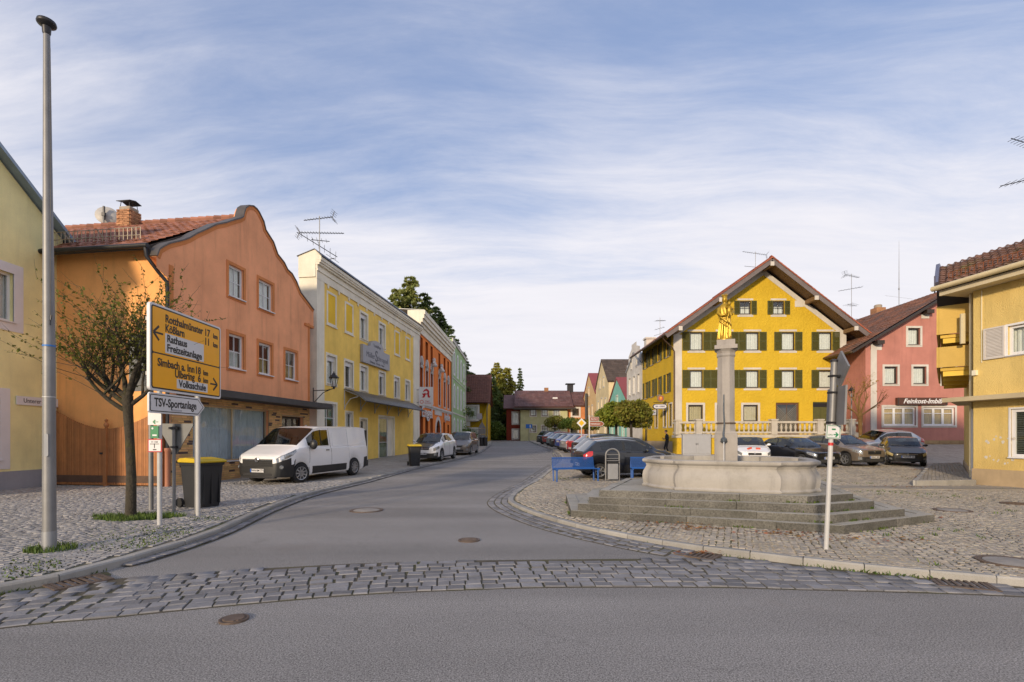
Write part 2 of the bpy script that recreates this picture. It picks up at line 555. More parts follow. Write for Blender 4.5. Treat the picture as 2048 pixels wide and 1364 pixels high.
def tiles(parent, P0, U, V, wid, lng, tw, tl, m, nind=300, skip=None, name='roof_tile', prof=0.035, nc=5, sortby=None, pieces=True):
 """rows of curved tiles from the eave point P0 along U, up the slope V; first nind are parts, the rest one joined part"""
 P0, U, V = Vector(P0), Vector(U).normalized(), Vector(V).normalized()
 N = U.cross(V).normalized()
 def mk():
  mb = MB()
  vs = []
  for j in range(2):
   for i in range(nc):
    t = i / (nc - 1)
    h = prof * math.sin(math.pi * min(1.0, t * 1.35)) if t < 0.75 else 0.35 * prof * (1 - math.cos((t - 0.75) * 4 * math.pi)) * 0.5
    vs.append((t * tw * 1.02, j * tl * 1.12, h + (0.045 if j == 0 else 0.012)))
  vs += [(vs[i][0], 0.0, vs[i][2] - 0.022) for i in range(nc)]
  fs = [(i, i + 1, nc + i + 1, nc + i) for i in range(nc - 1)] + [(2 * nc + i, 2 * nc + i + 1, i + 1, i) for i in range(nc - 1)]
  mb.add(vs, fs)
  return mb
 RM = Matrix((U, V, N)).transposed().to_4x4()
 raw = mk()
 base = MB()
 base.M = RM
 base.add(raw.v, raw.f)
 me = base.mesh(name, m, True, 50)
 nu, nv = int(wid / tw), int(lng / tl)
 rest = MB()
 spots = [(i, j) for j in range(nv) for i in range(nu)]
 if sortby:
  spots.sort(key=sortby)
 k = 0
 for i, j in spots:
  if skip and skip(i * tw, j * tl):
   continue
  M = Matrix.Translation(P0 + U * (i * tw + random.uniform(-.004, .004)) + V * (j * tl + random.uniform(-.008, .008)) + N * random.uniform(0, 0.012))
  if pieces and k < nind:
   o = link(name, me, parent)
   o.matrix_local = M
  else:
   rest.M = M
   rest.add(base.v, base.f)
  k += 1
 if rest.v:
  o = ob('roof_tiles', rest, m, parent, True, angle=50)
  o['kind'] = 'stuff'
def slab(mb, pts, th, m=0):
 """thin roof slab under four points (seen from above, counter-clockwise)"""
 a, b, c, d = [Vector(p) for p in pts]
 n = (b - a).cross(d - a).normalized()
 lo = [p - n * th for p in (a, b, c, d)]
 return mb.add([a, b, c, d] + lo, [(0, 1, 2, 3), (7, 6, 5, 4), (0, 4, 5, 1), (1, 5, 6, 2), (2, 6, 7, 3), (3, 7, 4, 0)], m)
# ------------------------------------------------------------------ ground, road, pavements
KL = np.array([(-20, 3.1), (-11, 3.3), (-8, 3.6), (-6.6, 4.0), (-5.7, 4.5), (-5.22, 5.1), (-4.96, 5.7), (-4.82, 6.73), (-4.85, 8.29), (-5.3, 10.88), (-5.55, 13.7),
    (-5.4, 16.5), (-5.0, 21), (-4.6, 25), (-3.73, 30), (-2.75, 38.5), (-2.55, 52), (-2.7, 68.7), (-3.0, 80)])
KR = np.array([(20, 3.4), (14, 3.6), (11, 3.9), (9.2, 4.2), (7.6, 4.6), (6.4, 5.0), (5.49, 5.36), (4.75, 5.67), (4.02, 6.04), (3.24, 6.54), (2.34, 7.2), (1.42, 8.29),
    (0.665, 9.64), (0.05, 11.4), (-0.08, 12.8), (0.275, 15.3), (0.97, 18.6), (1.92, 24), (3.0, 30), (3.6, 38.5), (3.5, 49), (3.0, 62), (2.6, 80)])
def smooth_curve(K, n=400):
 t = np.arange(len(K), dtype=float)
 tt = np.linspace(0, len(K) - 1, n)
 out = np.zeros((n, 2))
 for k, u in enumerate(tt):
  i = min(int(u), len(K) - 2)
  f = u - i
  p0, p1, p2, p3 = K[max(i - 1, 0)], K[i], K[i + 1], K[min(i + 2, len(K) - 1)]
  d1, d2 = (p2 - p0) / 2, (p3 - p1) / 2
  out[k] = (2 * f**3 - 3 * f**2 + 1) * p1 + (f**3 - 2 * f**2 + f) * d1 + (-2 * f**3 + 3 * f**2) * p2 + (f**3 - f**2) * d2
 return out
CL, CR = smooth_curve(KL), smooth_curve(KR)
def XL(y):
 return np.interp(y, CL[:, 1], CL[:, 0])
def XR(y):
 return np.interp(y, CR[:, 1], CR[:, 0])
def Gv(x, y):
 ssv = lambda t: np.clip(t, 0, 1) ** 2 * (3 - 2 * np.clip(t, 0, 1))
 return 0.018 * np.maximum(0, np.minimum(y, 95) - 18) + 0.85 * ssv((x - 12.5) / 13) * ssv((y - 27) / 10)
ASPHALT = mat('asphalt', (0.245, 0.234, 0.226), 0.92, 0.14, 0.3, 0.35, 150, fine=0.85, fscale=85, spec=0.25, bdist=0.006,
    spots=((0.22, 0.18, 0.16), 0.5, 0.56, 0.80, 0.5))
_nt = ASPHALT.node_tree
_bs = _nt.nodes['Principled BSDF']
_src = _bs.inputs['Base Color'].links[0].from_socket
_pos = nd(_nt, 'ShaderNodeNewGeometry').outputs['Position']
_w = nd(_nt, 'ShaderNodeTexNoise', {'Vector': _pos, 'Scale': 0.9, 'Detail': 6.0, 'Roughness': 0.65})
_wp = nd(_nt, 'ShaderNodeVectorMath', {0: _pos, 1: _w.outputs['Color']}, operation='ADD').outputs[0]
_v = nd(_nt, 'ShaderNodeTexVoronoi', {'Vector': _wp, 'Scale': 0.16}, feature='DISTANCE_TO_EDGE')
_cr = nd(_nt, 'ShaderNodeMapRange', {0: _v.outputs['Distance'], 1: 0.0, 2: 0.0018, 3: 0.3, 4: 0.0}).outputs[0]
_g = nd(_nt, 'ShaderNodeTexNoise', {'Vector': _pos, 'Scale': 0.35, 'Detail': 2.0})
_cr = math_(_nt, 'MULTIPLY', _cr, maprange(_nt, _g.outputs[0], 0.45, 0.55, 0.0, 1.0), True)
_c = mixc(_nt, _cr, _src, (0.05, 0.047, 0.045, 1))
_st = nd(_nt, 'ShaderNodeTexNoise', {'Vector': _pos, 'Scale': 1.1, 'Detail': 8.0, 'Roughness': 0.72})
_c = mixc(_nt, maprange(_nt, _st.outputs[0], 0.60, 0.80, 0.0, 0.6), _c, (0.10, 0.093, 0.09, 1))
_sp = nd(_nt, 'ShaderNodeTexVoronoi', {'Vector': _pos, 'Scale': 58.0})
_c = mixc(_nt, maprange(_nt, _sp.outputs['Distance'], 0.0, 0.34, 0.85, 0.0), _c, (0.46, 0.44, 0.42, 1))
_s2 = nd(_nt, 'ShaderNodeTexVoronoi', {'Vector': _pos, 'Scale': 47.0})
_c = mixc(_nt, maprange(_nt, _s2.outputs['Distance'], 0.0, 0.34, 0.8, 0.0), _c, (0.085, 0.08, 0.078, 1))
_mp = nd(_nt, 'ShaderNodeMapping', {0: _pos, 'Scale': (0.06, 0.8, 1.0)})
_ln = nd(_nt, 'ShaderNodeTexNoise', {'Vector': _mp.outputs[0], 'Scale': 1.0, 'Detail': 3.0})
_c = nd(_nt, 'ShaderNodeHueSaturation', {'Color': _c, 'Value': maprange(_nt, _ln.outputs[0], 0.35, 0.65, 0.86, 1.12)}).outputs[0]
_nt.links.new(_c, _bs.inputs['Base Color'])
JOINT = mat('pavement_joints', (0.15, 0.132, 0.10), 0.95, 0.3, 3, 0.4, 60, moss=((0.060, 0.075, 0.018), 1.1, 0.46, 0.62))
FARPAVE = mat('far_pavement', (0.32, 0.29, 0.25), 0.9, 0.25, 2.5, 0.6, 7, fine=0.2, fscale=9)
SETT = mat('granite_sett', (0.19, 0.187, 0.197), 0.78, 0.25, 4, 0.6, 35, rnd=0.30, fine=0.12, fscale=90, spots=((0.17, 0.165, 0.165), 1.2, 0.55, 0.8, 0.6))
COBBLE = mat('pavement_cobble', (0.335, 0.30, 0.25), 0.85, 0.16, 0.6, 0.35, 50, rnd=0.18, fine=0.12, fscale=80, hue=0.012,
    spots=((0.24, 0.20, 0.14), 0.45, 0.55, 0.8, 0.45))
COBBLE_L = mat('shaded_cobble', (0.31, 0.298, 0.29), 0.85, 0.14, 0.7, 0.35, 50, rnd=0.22, fine=0.12, fscale=80, hue=0.012)
KERB = mat('kerb_granite', (0.30, 0.29, 0.272), 0.8, 0.15, 3, 0.3, 60, rnd=0.15, fine=0.15, fscale=140)
EARTH = mat('earth', (0.07, 0.085, 0.03), 0.95, 0.3, 0.2)
GRASS = mat('grass_blade', (0.075, 0.125, 0.016), 0.7, 0.3, 3, rnd=0.35, hue=0.02)
WEED = mat('weed_leaf', (0.075, 0.115, 0.015), 0.7, 0.3, 3, rnd=0.4, hue=0.03)
def grid_sheet(name, xs, ys, zf, m, parent=None, kind='structure'):
 nx, ny = len(xs[0]) if hasattr(xs[0], '__len__') else len(xs), len(ys)
 vs = []
 for j, y in enumerate(ys):
  row = xs[j] if hasattr(xs[0], '__len__') else xs
  vs += [(x, y, zf(x, y)) for x in row]
 fs = [(j * nx + i, j * nx + i + 1, (j + 1) * nx + i + 1, (j + 1) * nx + i) for j in range(ny - 1) for i in range(nx - 1)]
 mb = MB()
 mb.v, mb.f, mb.m = vs, fs, [0] * len(fs)
 o = ob(name, mb, m, parent, True, angle=0)
 o['kind'] = kind
 return o
big = [-1500, -500, -200, -120, -80, -60, -45] + list(range(-36, 37, 3)) + [45, 60, 80, 120, 200, 500, 1500]
bigy = [-1500, -400, -150, -80, -50, -36, -24, -12, -4] + list(range(0, 101, 4)) + [130, 200, 500, 1500]
grid_sheet('ground', big, bigy, lambda x, y: G(x, y) - 0.12, EARTH)
grid_sheet('road', [x * 0.8 for x in range(-75, 76)], [-30, -20, -12, -8, -5, -3, -1] + list(np.arange(0, 95.1, 1.0)), lambda x, y: G(x, y), ASPHALT)
ysL = list(np.arange(3.1, 20, 0.3)) + list(np.arange(20, 80.1, 1.0))
pav = grid_sheet('pavement', [[XL(y) - 0.14 - s for s in (16, 13, 10, 8, 6, 4, 3, 2, 1, 0.5, 0)] for y in ysL], ysL, lambda x, y: P(x, y) - 0.012, JOINT)
ysR = list(np.arange(3.4, 20, 0.3)) + list(np.arange(20, 80.1, 1.0))
plaza = grid_sheet('market_square', [[XR(y) + 0.14 + s for s in (0, 0.5, 1, 2, 3, 4, 6, 8, 10, 12, 14, 16, 18, 20, 22, 24, 27, 30)] for y in ysR], ysR,
     lambda x, y: P(x, y) - 0.012, JOINT)
grid_sheet('far_pavement', [[XL(y) - 0.14 - s for s in (14, 8, 4, 2, 0)] for y in np.arange(17.5, 80.1, 1.0)], list(np.arange(17.5, 80.1, 1.0)), lambda x, y: P(x, y) - 0.004, FARPAVE)
yf = list(np.arange(26, 80.1, 1.0))
grid_sheet('far_square', [[XR(y) + 0.14 + s for s in (0, 1, 2, 4, 6, 8, 10, 12, 14, 16, 18, 20, 22, 24, 27, 30)] for y in yf], yf, lambda x, y: P(x, y) - 0.004, FARPAVE)
# --- setts
def sett_mesh(i, name, m):
 rr = random.Random(i)
 mb = MB()
 j = lambda s: rr.uniform(-s, s)
 c = [(-.5, -.5), (.5, -.5), (.5, .5), (-.5, .5)]
 a = [(x * 0.98 + j(.03), y * 0.98 + j(.04)) for x, y in c]
 vs = [(x, y, -1.0) for x, y in a] + [(x, y, -0.25 + j(.1)) for x, y in a] + [(x * 0.945 + j(.025), y * 0.86 + j(.03), j(.16)) for x, y in a]
 fs = [(0, 1, 5, 4), (1, 2, 6, 5), (2, 3, 7, 6), (3, 0, 4, 7), (4, 5, 9, 8), (5, 6, 10, 9), (6, 7, 11, 10), (7, 4, 8, 11), (8, 9, 10, 11)]
 mb.add(vs, fs)
 return mb.mesh(name, m, True, 35)
def lay(name, stones, m, parent, nind=300):
 """stones: (x, y, z, angle, length, width, height); the nearest in view are objects, the rest one joined part"""
 meshes = [sett_mesh(k, name, m) for k in range(8)]
 def key(s):
  vis = abs(s[0]) < 1.05 * s[1]
  return (0 if vis else 1000) + math.hypot(s[0], s[1])
 stones = sorted(stones, key=key)
 for s in stones[:nind]:
  o = link(name, random.choice(meshes), parent, s[:3], (random.uniform(-.02, .02), random.uniform(-.02, .02), s[3]), (s[4], s[5], s[6]))
 rest = stones[nind:]
 if not rest:
  return
 n = len(rest)
 A = np.array(rest)
 base = [np.array([v.co for v in me.vertices]) for me in meshes]
 faces = np.array([tuple(p.vertices) for p in meshes[0].polygons])
 pick = RNG.integers(0, 8, n)
 B = np.array(base)[pick]
 B = B * A[:, None, 4:7]
 tl = RNG.uniform(-.03, .03, (n, 2))
 B[:, :, 2] += B[:, :, 0] * tl[:, :1] + B[:, :, 1] * tl[:, 1:]
 ca, sa = np.cos(A[:, 3])[:, None], np.sin(A[:, 3])[:, None]
 X = B[:, :, 0] * ca - B[:, :, 1] * sa + A[:, 0:1]
 Y = B[:, :, 0] * sa + B[:, :, 1] * ca + A[:, 1:2]
 Z = B[:, :, 2] + A[:, 2:3]
 V = np.stack([X, Y, Z], -1).reshape(-1, 3)
 Fc = (faces[None] + (np.arange(n) * 12)[:, None, None]).reshape(-1)
 me = bpy.data.meshes.new(name + 's')
 nf = n * len(faces)
 me.vertices.add(len(V))
 me.vertices.foreach_set('co', V.ravel().astype(np.float32))
 me.loops.add(nf * 4)
 me.loops.foreach_set('vertex_index', Fc.astype(np.int32))
 me.polygons.add(nf)
 me.polygons.foreach_set('loop_start', np.arange(0, nf * 4, 4, dtype=np.int32))
 me.update(calc_edges=True)
 me.materials.append(m)
 o = link(name + 's', me, parent)
 o['kind'] = 'stuff'
# cobbled crossing strip
LO = np.array([(-12, -0.4), (-8, 2.0), (-6, 3.3), (-4.3, 4.2), (-3.63, 4.43), (-2.89, 4.70), (-1.65, 5.08), (-0.62, 5.25), (0.46, 5.35), (2.01, 5.36), (2.97, 5.28), (3.99, 5.19), (5.15, 5.03), (7, 4.55), (9, 4.0), (12, 3.2)])
UP = np.array([(-12, 6), (-4.75, 5.95), (-4.6, 5.61), (-3.11, 6.08), (-2.05, 6.32), (-0.77, 6.48), (0.56, 6.54), (2.49, 6.61), (3.0, 6.75), (12, 9)])
lo_s = smooth_curve(LO, 300)
yLo = lambda x: np.interp(x, lo_s[:, 0], lo_s[:, 1])
yUp = lambda x: np.interp(x, UP[:, 0], UP[:, 1])
on_road = lambda x, y, e=0.02: XL(y) + e < x < XR(y) - e
mb = MB()
xs = np.arange(-8, 9.01, 0.15)
vs, fs = [], []
for x in xs:
 y1 = yUp(x)
 while not on_road(x, y1, -0.05) and y1 > yLo(x) + 0.05:
  y1 -= 0.04
 vs += [(x, yLo(x) - 0.02, 0.004), (x, max(y1, yLo(x)) + 0.03, 0.004)]
fs = [(2 * i, 2 * i + 2, 2 * i + 3, 2 * i + 1) for i in range(len(xs) - 1)]
mb.add(vs, fs)
DARKJOINT = mat('sett_joints', (0.085, 0.072, 0.052), 0.95, 0.3, 3, 0.4, 60, moss=((0.075, 0.075, 0.02), 1.3, 0.48, 0.66))
strip = ob('cobbled_crossing', mb, DARKJOINT, kind='structure')
st = []
t = np.concatenate([[0], np.cumsum(np.hypot(*np.diff(lo_s, axis=0).T))])
for k in range(18):
 off = 0.08 + 0.158 * k
 s = random.uniform(0, .1)
 while s < t[-1]:
  ln = random.choice((.15, .17, .19, .21, .24)) + random.uniform(-.012, .012)
  m_ = s + ln / 2
  x, y = np.interp(m_, t, lo_s[:, 0]), np.interp(m_, t, lo_s[:, 1])
  x2, y2 = np.interp(m_ + .05, t, lo_s[:, 0]), np.interp(m_ + .05, t, lo_s[:, 1])
  a = math.atan2(y2 - y, x2 - x)
  px_, py_ = x - math.sin(a) * off, y + math.cos(a) * off
  if -8 < px_ < 9 and py_ < yUp(px_) - 0.03 and on_road(px_, py_, 0.10):
   st.append((px_, py_, 0.013 + random.uniform(-.004, .005), a + random.uniform(-.03, .03), ln - 0.012, 0.148 + random.uniform(-.012, .008), 0.017))
  s += ln
lay('sett', st, SETT, strip)
def along(C, y0, y1, off, step, jit=0.0):
 """points along a kerb curve, offset sideways (positive towards +x)"""
 t = np.concatenate([[0], np.cumsum(np.hypot(*np.diff(C, axis=0).T))])
 a0, a1 = np.interp(y0, C[:, 1], t), np.interp(y1, C[:, 1], t)
 s = a0
 out = []
 while s < a1:
  ln = step * random.uniform(1 - jit, 1 + jit)
  x, y = np.interp(s + ln / 2, t, C[:, 0]), np.interp(s + ln / 2, t, C[:, 1])
  x2, y2 = np.interp(s + ln / 2 + .05, t, C[:, 0]), np.interp(s + ln / 2 + .05, t, C[:, 1])
  a = math.atan2(y2 - y, x2 - x)
  out.append((x + math.sin(a) * off, y - math.cos(a) * off, a, ln))
  s += ln
 return out
# gutters of setts beside the kerbs
for C, side, rows, y0, y1 in ((CR, -1, 3, 7.0, 46), (CL, 1, 1, 6.2, 60)):
 mb = MB()
 pts = along(C, y0, y1, 0, 0.4)
 vs = []
 for x, y, a, _ in pts:
  for o_ in (0.0, side * (0.17 * rows + 0.02)):
   xx, yy = x + math.sin(a) * o_, y - math.cos(a) * o_
   vs.append((xx, yy, G(xx, yy) + (0.032 if o_ == 0 else 0.0045)))
 mb.add(vs, [(2 * i, 2 * i + 2, 2 * i + 3, 2 * i + 1) for i in range(len(pts) - 1)])
 gut = ob('gutter', mb, DARKJOINT, kind='structure')
 st = []
 for k in range(rows):
  for x, y, a, ln in along(C, y0, y1, side * (0.09 + 0.168 * k), 0.2, 0.25):
   if y < yUp(x) and side < 0 and y < 6.9:
    continue
   if side > 0 and (y < yUp(x) + .05 or k > 0 and y > 14):
    continue
   st.append((x, y, G(x, y) + (0.036, 0.024, 0.013)[k] + random.uniform(-.003, .004), a, ln - 0.02, 0.148, 0.018))
 lay('sett', st, SETT, gut)
# kerbs
for C, side in ((CL, -1), (CR, 1)):
 kb = thing('kerb', 'granite kerb', 'kerb')
 del kb['label'], kb['category']
 kb['kind'] = 'structure'
 mb = MB()
 mb.add([(-.5, -.5, -1), (.5, -.5, -1), (.5, .5, -1), (-.5, .5, -1), (-.497, -.5, -.1), (.497, -.5, -.1), (.497, .5, -.1), (-.497, .5, -.1),
   (-.492, -.40, 0), (.492, -.40, 0), (.492, .40, 0), (-.492, .40, 0)],
   [(0, 1, 5, 4), (1, 2, 6, 5), (2, 3, 7, 6), (3, 0, 4, 7), (4, 5, 9, 8), (5, 6, 10, 9), (6, 7, 11, 10), (7, 4, 8, 11), (8, 9, 10, 11)])
 me = mb.mesh('kerb_stone', KERB)
 for x, y, a, ln in along(C, 3.45, 76, side * 0.07 * (1 if side > 0 else 1), 0.95 if side < 0 else 0.6, 0.05):
  link('kerb_stone', me, kb, (x, y, P(x, y) - 0.002 + random.uniform(-.003, .003)), (random.uniform(-.012, .012), random.uniform(-.004, .004), a), (ln - 0.006, 0.14, 0.2))
# --- fans of small cobbles
TREE_PITS = [(-7.12, 9.43, 0.70, 0.36)]
STEP_C = (4.75 * .9375, 11.3 * .9375)
STEPS = [[(0.7, 9.75), (5.56, 8.36), (8.1, 9.58)], [(0.9, 9.85), (5.48, 8.60), (7.35, 9.35)], [(1.42, 9.75), (5.42, 8.88), (6.85, 9.45)], [(1.66, 9.85), (5.38, 9.10), (6.52, 9.55)]]
STEPS = [[(x * .9375, y * .9375) for x, y in a] for a in STEPS]
for a, q in zip(STEPS, ((1.12, 9.5), (1.25, 9.5), (1.45, 9.46), (1.65, 9.45))):
 a[0] = q
STEPS = [a + [(2 * STEP_C[0] - x, 2 * STEP_C[1] - y) for x, y in a] for a in STEPS]
def inside(p, poly):
 r = False
 n = len(poly)
 for i in range(n):
  (x1, y1), (x2, y2) = poly[i], poly[(i + 1) % n]
  if (y1 > p[1]) != (y2 > p[1]) and p[0] < (x2 - x1) * (p[1] - y1) / (y2 - y1) + x1:
   r = not r
 return r
PATH = [(12.7, 15.75), (14.85, 16.05), (22.4, 25.0), (20.1, 24.0)]
RHOUSE = [(14.95, 16.2), (22.6, 25.0), (40, 25), (40, -20), (21.8, -20)]
def fans(x0, x1, y0, y1, rot, ok, d=0.093, W=1.25):
 out = []
 Rr = W * 0.72
 c0 = math.sqrt(Rr * Rr - W * W / 4)
 ca, sa = math.cos(rot), math.sin(rot)
 mx, my = (x0 + x1) / 2, (y0 + y1) / 2
 L = math.hypot(x1 - x0, y1 - y0) / 2 + 1
 nc, nr = int(L / W) + 1, int(L / d) + 1
 th = math.asin(W / 2 / Rr)
 k = int(2 * th * Rr / d)
 for c in range(-nc, nc + 1):
  for r in range(-nr, nr + 1):
   for q in range(k):
    a = -th + 2 * th * (q + 0.5 + random.uniform(-.12, .12)) / k
    u = c * W + Rr * math.sin(a)
    v = r * d + Rr * math.cos(a) - c0
    x, y = mx + u * ca - v * sa, my + u * sa + v * ca
    if x0 < x < x1 and y0 < y < y1 and ok(x, y):
     out.append((x, y, rot - a + random.uniform(-.13, .13), (2 * th * Rr / k) - 0.012 + random.uniform(-.022, .008), (d * (0.55 + 0.45 * math.cos(a))) - 0.004 + random.uniform(-.012, .006)))
 return out
def okL(x, y):
 if x > XL(y) - 0.19 or x < -1.06 * y or x < -14.6 + max(0, 0):
  return False
 return not any((x - a) ** 2 / rx ** 2 + (y - b) ** 2 / ry ** 2 < 1 for a, b, rx, ry in TREE_PITS)
def okR(x, y):
 if x < XR(y) + 0.2 or x > 1.04 * y + 0.3:
  return False
 return not (inside((x, y), STEPS[0]) or inside((x, y), PATH) or inside((x, y), RHOUSE))
st = [(x, y, P(x, y) + 0.003 + random.uniform(-.004, .004), a, l, w, 0.013) for x, y, a, l, w in fans(-15, -4, 4, 17.6, R(8), okL)]
lay('cobble', st, COBBLE_L, pav)
st = [(x, y, P(x, y) + 0.003 + random.uniform(-.004, .004), a, l, w, 0.013) for x, y, a, l, w in fans(-0.2, 20, 3.6, 17.0, R(-24), okR)]
st += [(x, y, P(x, y) + 0.003 + random.uniform(-.004, .004), a, l, w, 0.013) for x, y, a, l, w in fans(-0.2, 27, 17.0, 26.2, R(-24), okR, 0.135, 1.6)]
lay('cobble', st, COBBLE, plaza)
# paved footpath along the house on the right
PAVER = mat('concrete_paver', (0.27, 0.245, 0.21), 0.85, 0.12, 1.5, 0.2, 60, rnd=0.14, fine=0.1, fscale=90)
fp = MB()
fp.prism(PATH, -0.05, 0.0, axis='z')
fp.v = [(x, y, P(x, y) + (0.0 if z > -0.01 else -0.2)) for x, y, z in fp.v]
foot = ob('footpath', fp, JOINT, kind='structure')
pst = []
e1 = Vector((22.4 - 14.85, 25.0 - 16.05)).normalized()
e2 = Vector((e1.y, -e1.x)) * -1
for i in range(-10, 70):
 for j in range(-2, 22):
  q = Vector((14.6, 16.0)) + e1 * (i * 0.205) + e2 * (j * 0.105)
  if inside(q, PATH):
   pst.append((q.x, q.y, P(q.x, q.y) + 0.158, math.atan2(e1.y, e1.x), 0.199, 0.1, 0.02))
lay('paver', pst, PAVER, foot)
mb = MB()
kb = thing('path_kerb', 'x', 'x')
del kb['label'], kb['category']
kb['kind'] = 'structure'
for a, b, n in ((PATH[0], PATH[1], 2), (PATH[3], PATH[0], 8)):
 for k in range(n):
  p0 = Vector(a).lerp(Vector(b), k / n)
  p1 = Vector(a).lerp(Vector(b), (k + 1) / n)
  d = p1 - p0
  c = (p0 + p1) / 2
  m1 = MB()
  m1.cbox((0, 0, 0), (d.length - 0.008, 0.12, 0.3))
  ob('kerb_stone', m1, KERB, kb, loc=(c.x, c.y, P(c.x, c.y) + 0.016), rot=(0, 0, math.atan2(d.y, d.x)), bevel=0.01)
# strip of flat slabs crossing the square in front of the house
sl = thing('slab_strip', 'x', 'x')
del sl['label'], sl['category']
sl['kind'] = 'structure'
m1 = MB()
m1.cbox((0, 0, 0), (0.49, 0.49, 0.04))
me = m1.mesh('slab', PAVER)
for i in range(16):
 for j in range(2):
  x, y = 9.0 + i * 0.5, 14.95 - i * 0.035 + j * 0.5
  if x < 1.02 * y + 1.0 and not inside((x, y), RHOUSE):
   link('slab', me, sl, (x, y, P(x, y) + 0.001), (0, 0, -0.07))
# --- manholes, drains
def manhole(px, py, r, label, lift=0.0, concrete=True):
 x, y = gp(px, py, lift)
 t_ = thing('manhole_cover', label, 'manhole cover', (x, y, G(x, y) + lift))
 mb = MB()
 mb.lathe([(r, -0.02), (r, 0.016), (r * 0.94, 0.018), (r * 0.80, 0.012), (r * 0.80, -0.02)], 28)
 ob('rim', mb, RUSTCAST, t_, True)
 mb = MB()
 mb.lathe([(r * 0.78, -0.02), (r * 0.78, 0.013), (r * 0.74, 0.016)], 28)
 if not concrete:
  for k in range(-3, 4):
   w = math.sqrt(max(0, (r * .7) ** 2 - (k * r * .2) ** 2))
   mb.box(-w, k * r * .2 - .012, .016, w, k * r * .2 + .012, .022)
 ob('lid', mb, mat('cover_concrete', (0.27, 0.25, 0.23), 0.9, 0.2, 6) if concrete else RUSTCAST, t_, True)
manhole(733, 1021, 0.36, 'round manhole cover with pale centre in the road, left of the street bend')
manhole(938, 1081, 0.17, 'small dark round cap sunk in the asphalt before the cobbled crossing', concrete=False)
manhole(468, 1240, 0.12, 'small rusty valve cap in the near asphalt below the cobbled crossing', concrete=False)
manhole(2022, 1125, 0.33, 'rusty rimmed manhole cover in the cobbles at the right edge of the photo', 0.1)
manhole(1905, 1021, 0.32, 'round manhole cover in the cobbles right of the fountain steps', 0.1)
manhole(2035, 1008, 0.30, 'manhole cover in the cobbles nearest the yellow corner house', 0.1, False)
def drain(x, y, a, label):
 t_ = thing('drain_grate', label, 'drain grate', (x, y, G(x, y)), a)
 mb = MB()
 ring(mb, rect(-0.26, -0.2, 0.26, 0.2), rect(-0.22, -0.16, 0.22, 0.16), -0.022, 0.01)
 mb.v = [(p[0], p[2], -p[1]) for p in mb.v]
 mb.f = [f[::-1] for f in mb.f]
 ob('frame', mb, RUSTCAST, t_)
 mb = MB()
 mb.box(-0.22, -0.16, 0.004, 0.22, 0.16, 0.008)
 ob('pit', mb, BLACK, t_)
 m2 = MB()
 m2.box(-0.016, -0.165, 0.006, 0.016, 0.165, 0.022)
 me = m2.mesh('bar', RUSTCAST)
 for k in range(7):
  link('bar', me, t_, (-0.195 + k * 0.065, 0, 0))
for px, py, a, l in ((157, 1166, R(58), 'rusty drain grate in the gutter at the left kerb'), (1396, 1111, R(-40), 'rusty drain grate at the kerb in front of the fountain steps'),
      (1925, 1170, R(-25), 'cast iron drain grate in the setts at the right kerb')):
 x, y = gp(px, py, 0.0)
 drain(x, y, a, l)
# --- grass, weeds, fallen leaves
def blades(pts, h, m, name, label, cat, parent=None, w=0.012, lean=0.6):
 mb = MB()
 for x, y, z in pts:
  hh = h * random.uniform(0.5, 1.2)
  a = random.uniform(0, 6.28)
  dx, dy = math.cos(a), math.sin(a)
  l = random.uniform(0, lean) * hh
  ww = w * random.uniform(.6, 1.3)
  mb.add([(x - dy * ww / 2, y + dx * ww / 2, z), (x + dy * ww / 2, y - dx * ww / 2, z), (x + dx * l * .4 + dy * ww * .3, y + dy * l * .4 - dx * ww * .3, z + hh * .6), (x + dx * l, y + dy * l, z + hh)],
    [(0, 1, 2), (0, 2, 3)])
 o = ob(name, mb, m)
 o['kind'] = 'stuff'
 o['label'] = label
 o['category'] = cat
 return o
pts = []
for cx, cy, rx, ry, n in ((-7.12, 9.43, 0.78, 0.40, 2000),):
 for _ in range(n):
  a, r = random.uniform(0, 6.28), math.sqrt(random.random())
  w_ = 1 + 0.15 * math.sin(3 * a) + 0.1 * math.sin(7 * a)
  pts.append((cx + rx * r * w_ * math.cos(a), cy + ry * r * w_ * math.sin(a), P(cx, cy) - 0.01))
blades(pts, 0.09, GRASS, 'grass', 'patch of green grass round the trunk of the bare pruned tree', 'grass')
pts = []
for _ in range(420):
 a, r = random.uniform(0, 6.28), random.uniform(0.3, 1) ** .7
 pts.append((-6.2 + 0.30 * r * math.cos(a) + .02, 6.7 + 0.24 * r * math.sin(a), 0.1))
blades(pts, 0.085, GRASS, 'grass', 'tuft of grass round the foot of the tall grey mast', 'grass', w=0.014)
pts = []
for x, y, a, ln in along(CL, 4.6, 22, 0.02, 0.03) + along(CR, 3.8, 12, -0.02, 0.03):
 d = 0.5 + 0.5 * math.sin(x * 3.1 + y * 2.3) + 0.4 * math.sin(y * 7.7)
 for _ in range(int(max(0, d) * 3)):
  pts.append((x + random.gauss(0, .02), y + random.gauss(0, .02), G(x, y) + 0.005))
blades(pts, 0.045, WEED, 'weeds', 'low weeds and moss growing in the gutter along the kerbs', 'weeds', lean=1.3, w=0.016)
pts = []
for k in range(6):
 poly = STEPS[0]
 a, b = Vector(poly[k]), Vector(poly[(k + 1) % 6])
for s in range(4):
 for k in (0, 1, 5):
  a, b = Vector(STEPS[s][k]), Vector(STEPS[s][(k + 1) % 6])
  for _ in range(3):
   c = a.lerp(b, random.random())
   for _ in range(random.randint(5, 22)):
    q = c + (b - a).normalized() * random.gauss(0, .07)
    o_ = (q - Vector(STEP_C)).normalized() * random.uniform(.0, .05)
    pts.append((q.x + o_.x, q.y + o_.y, 0.1 + 0.1285 * s))
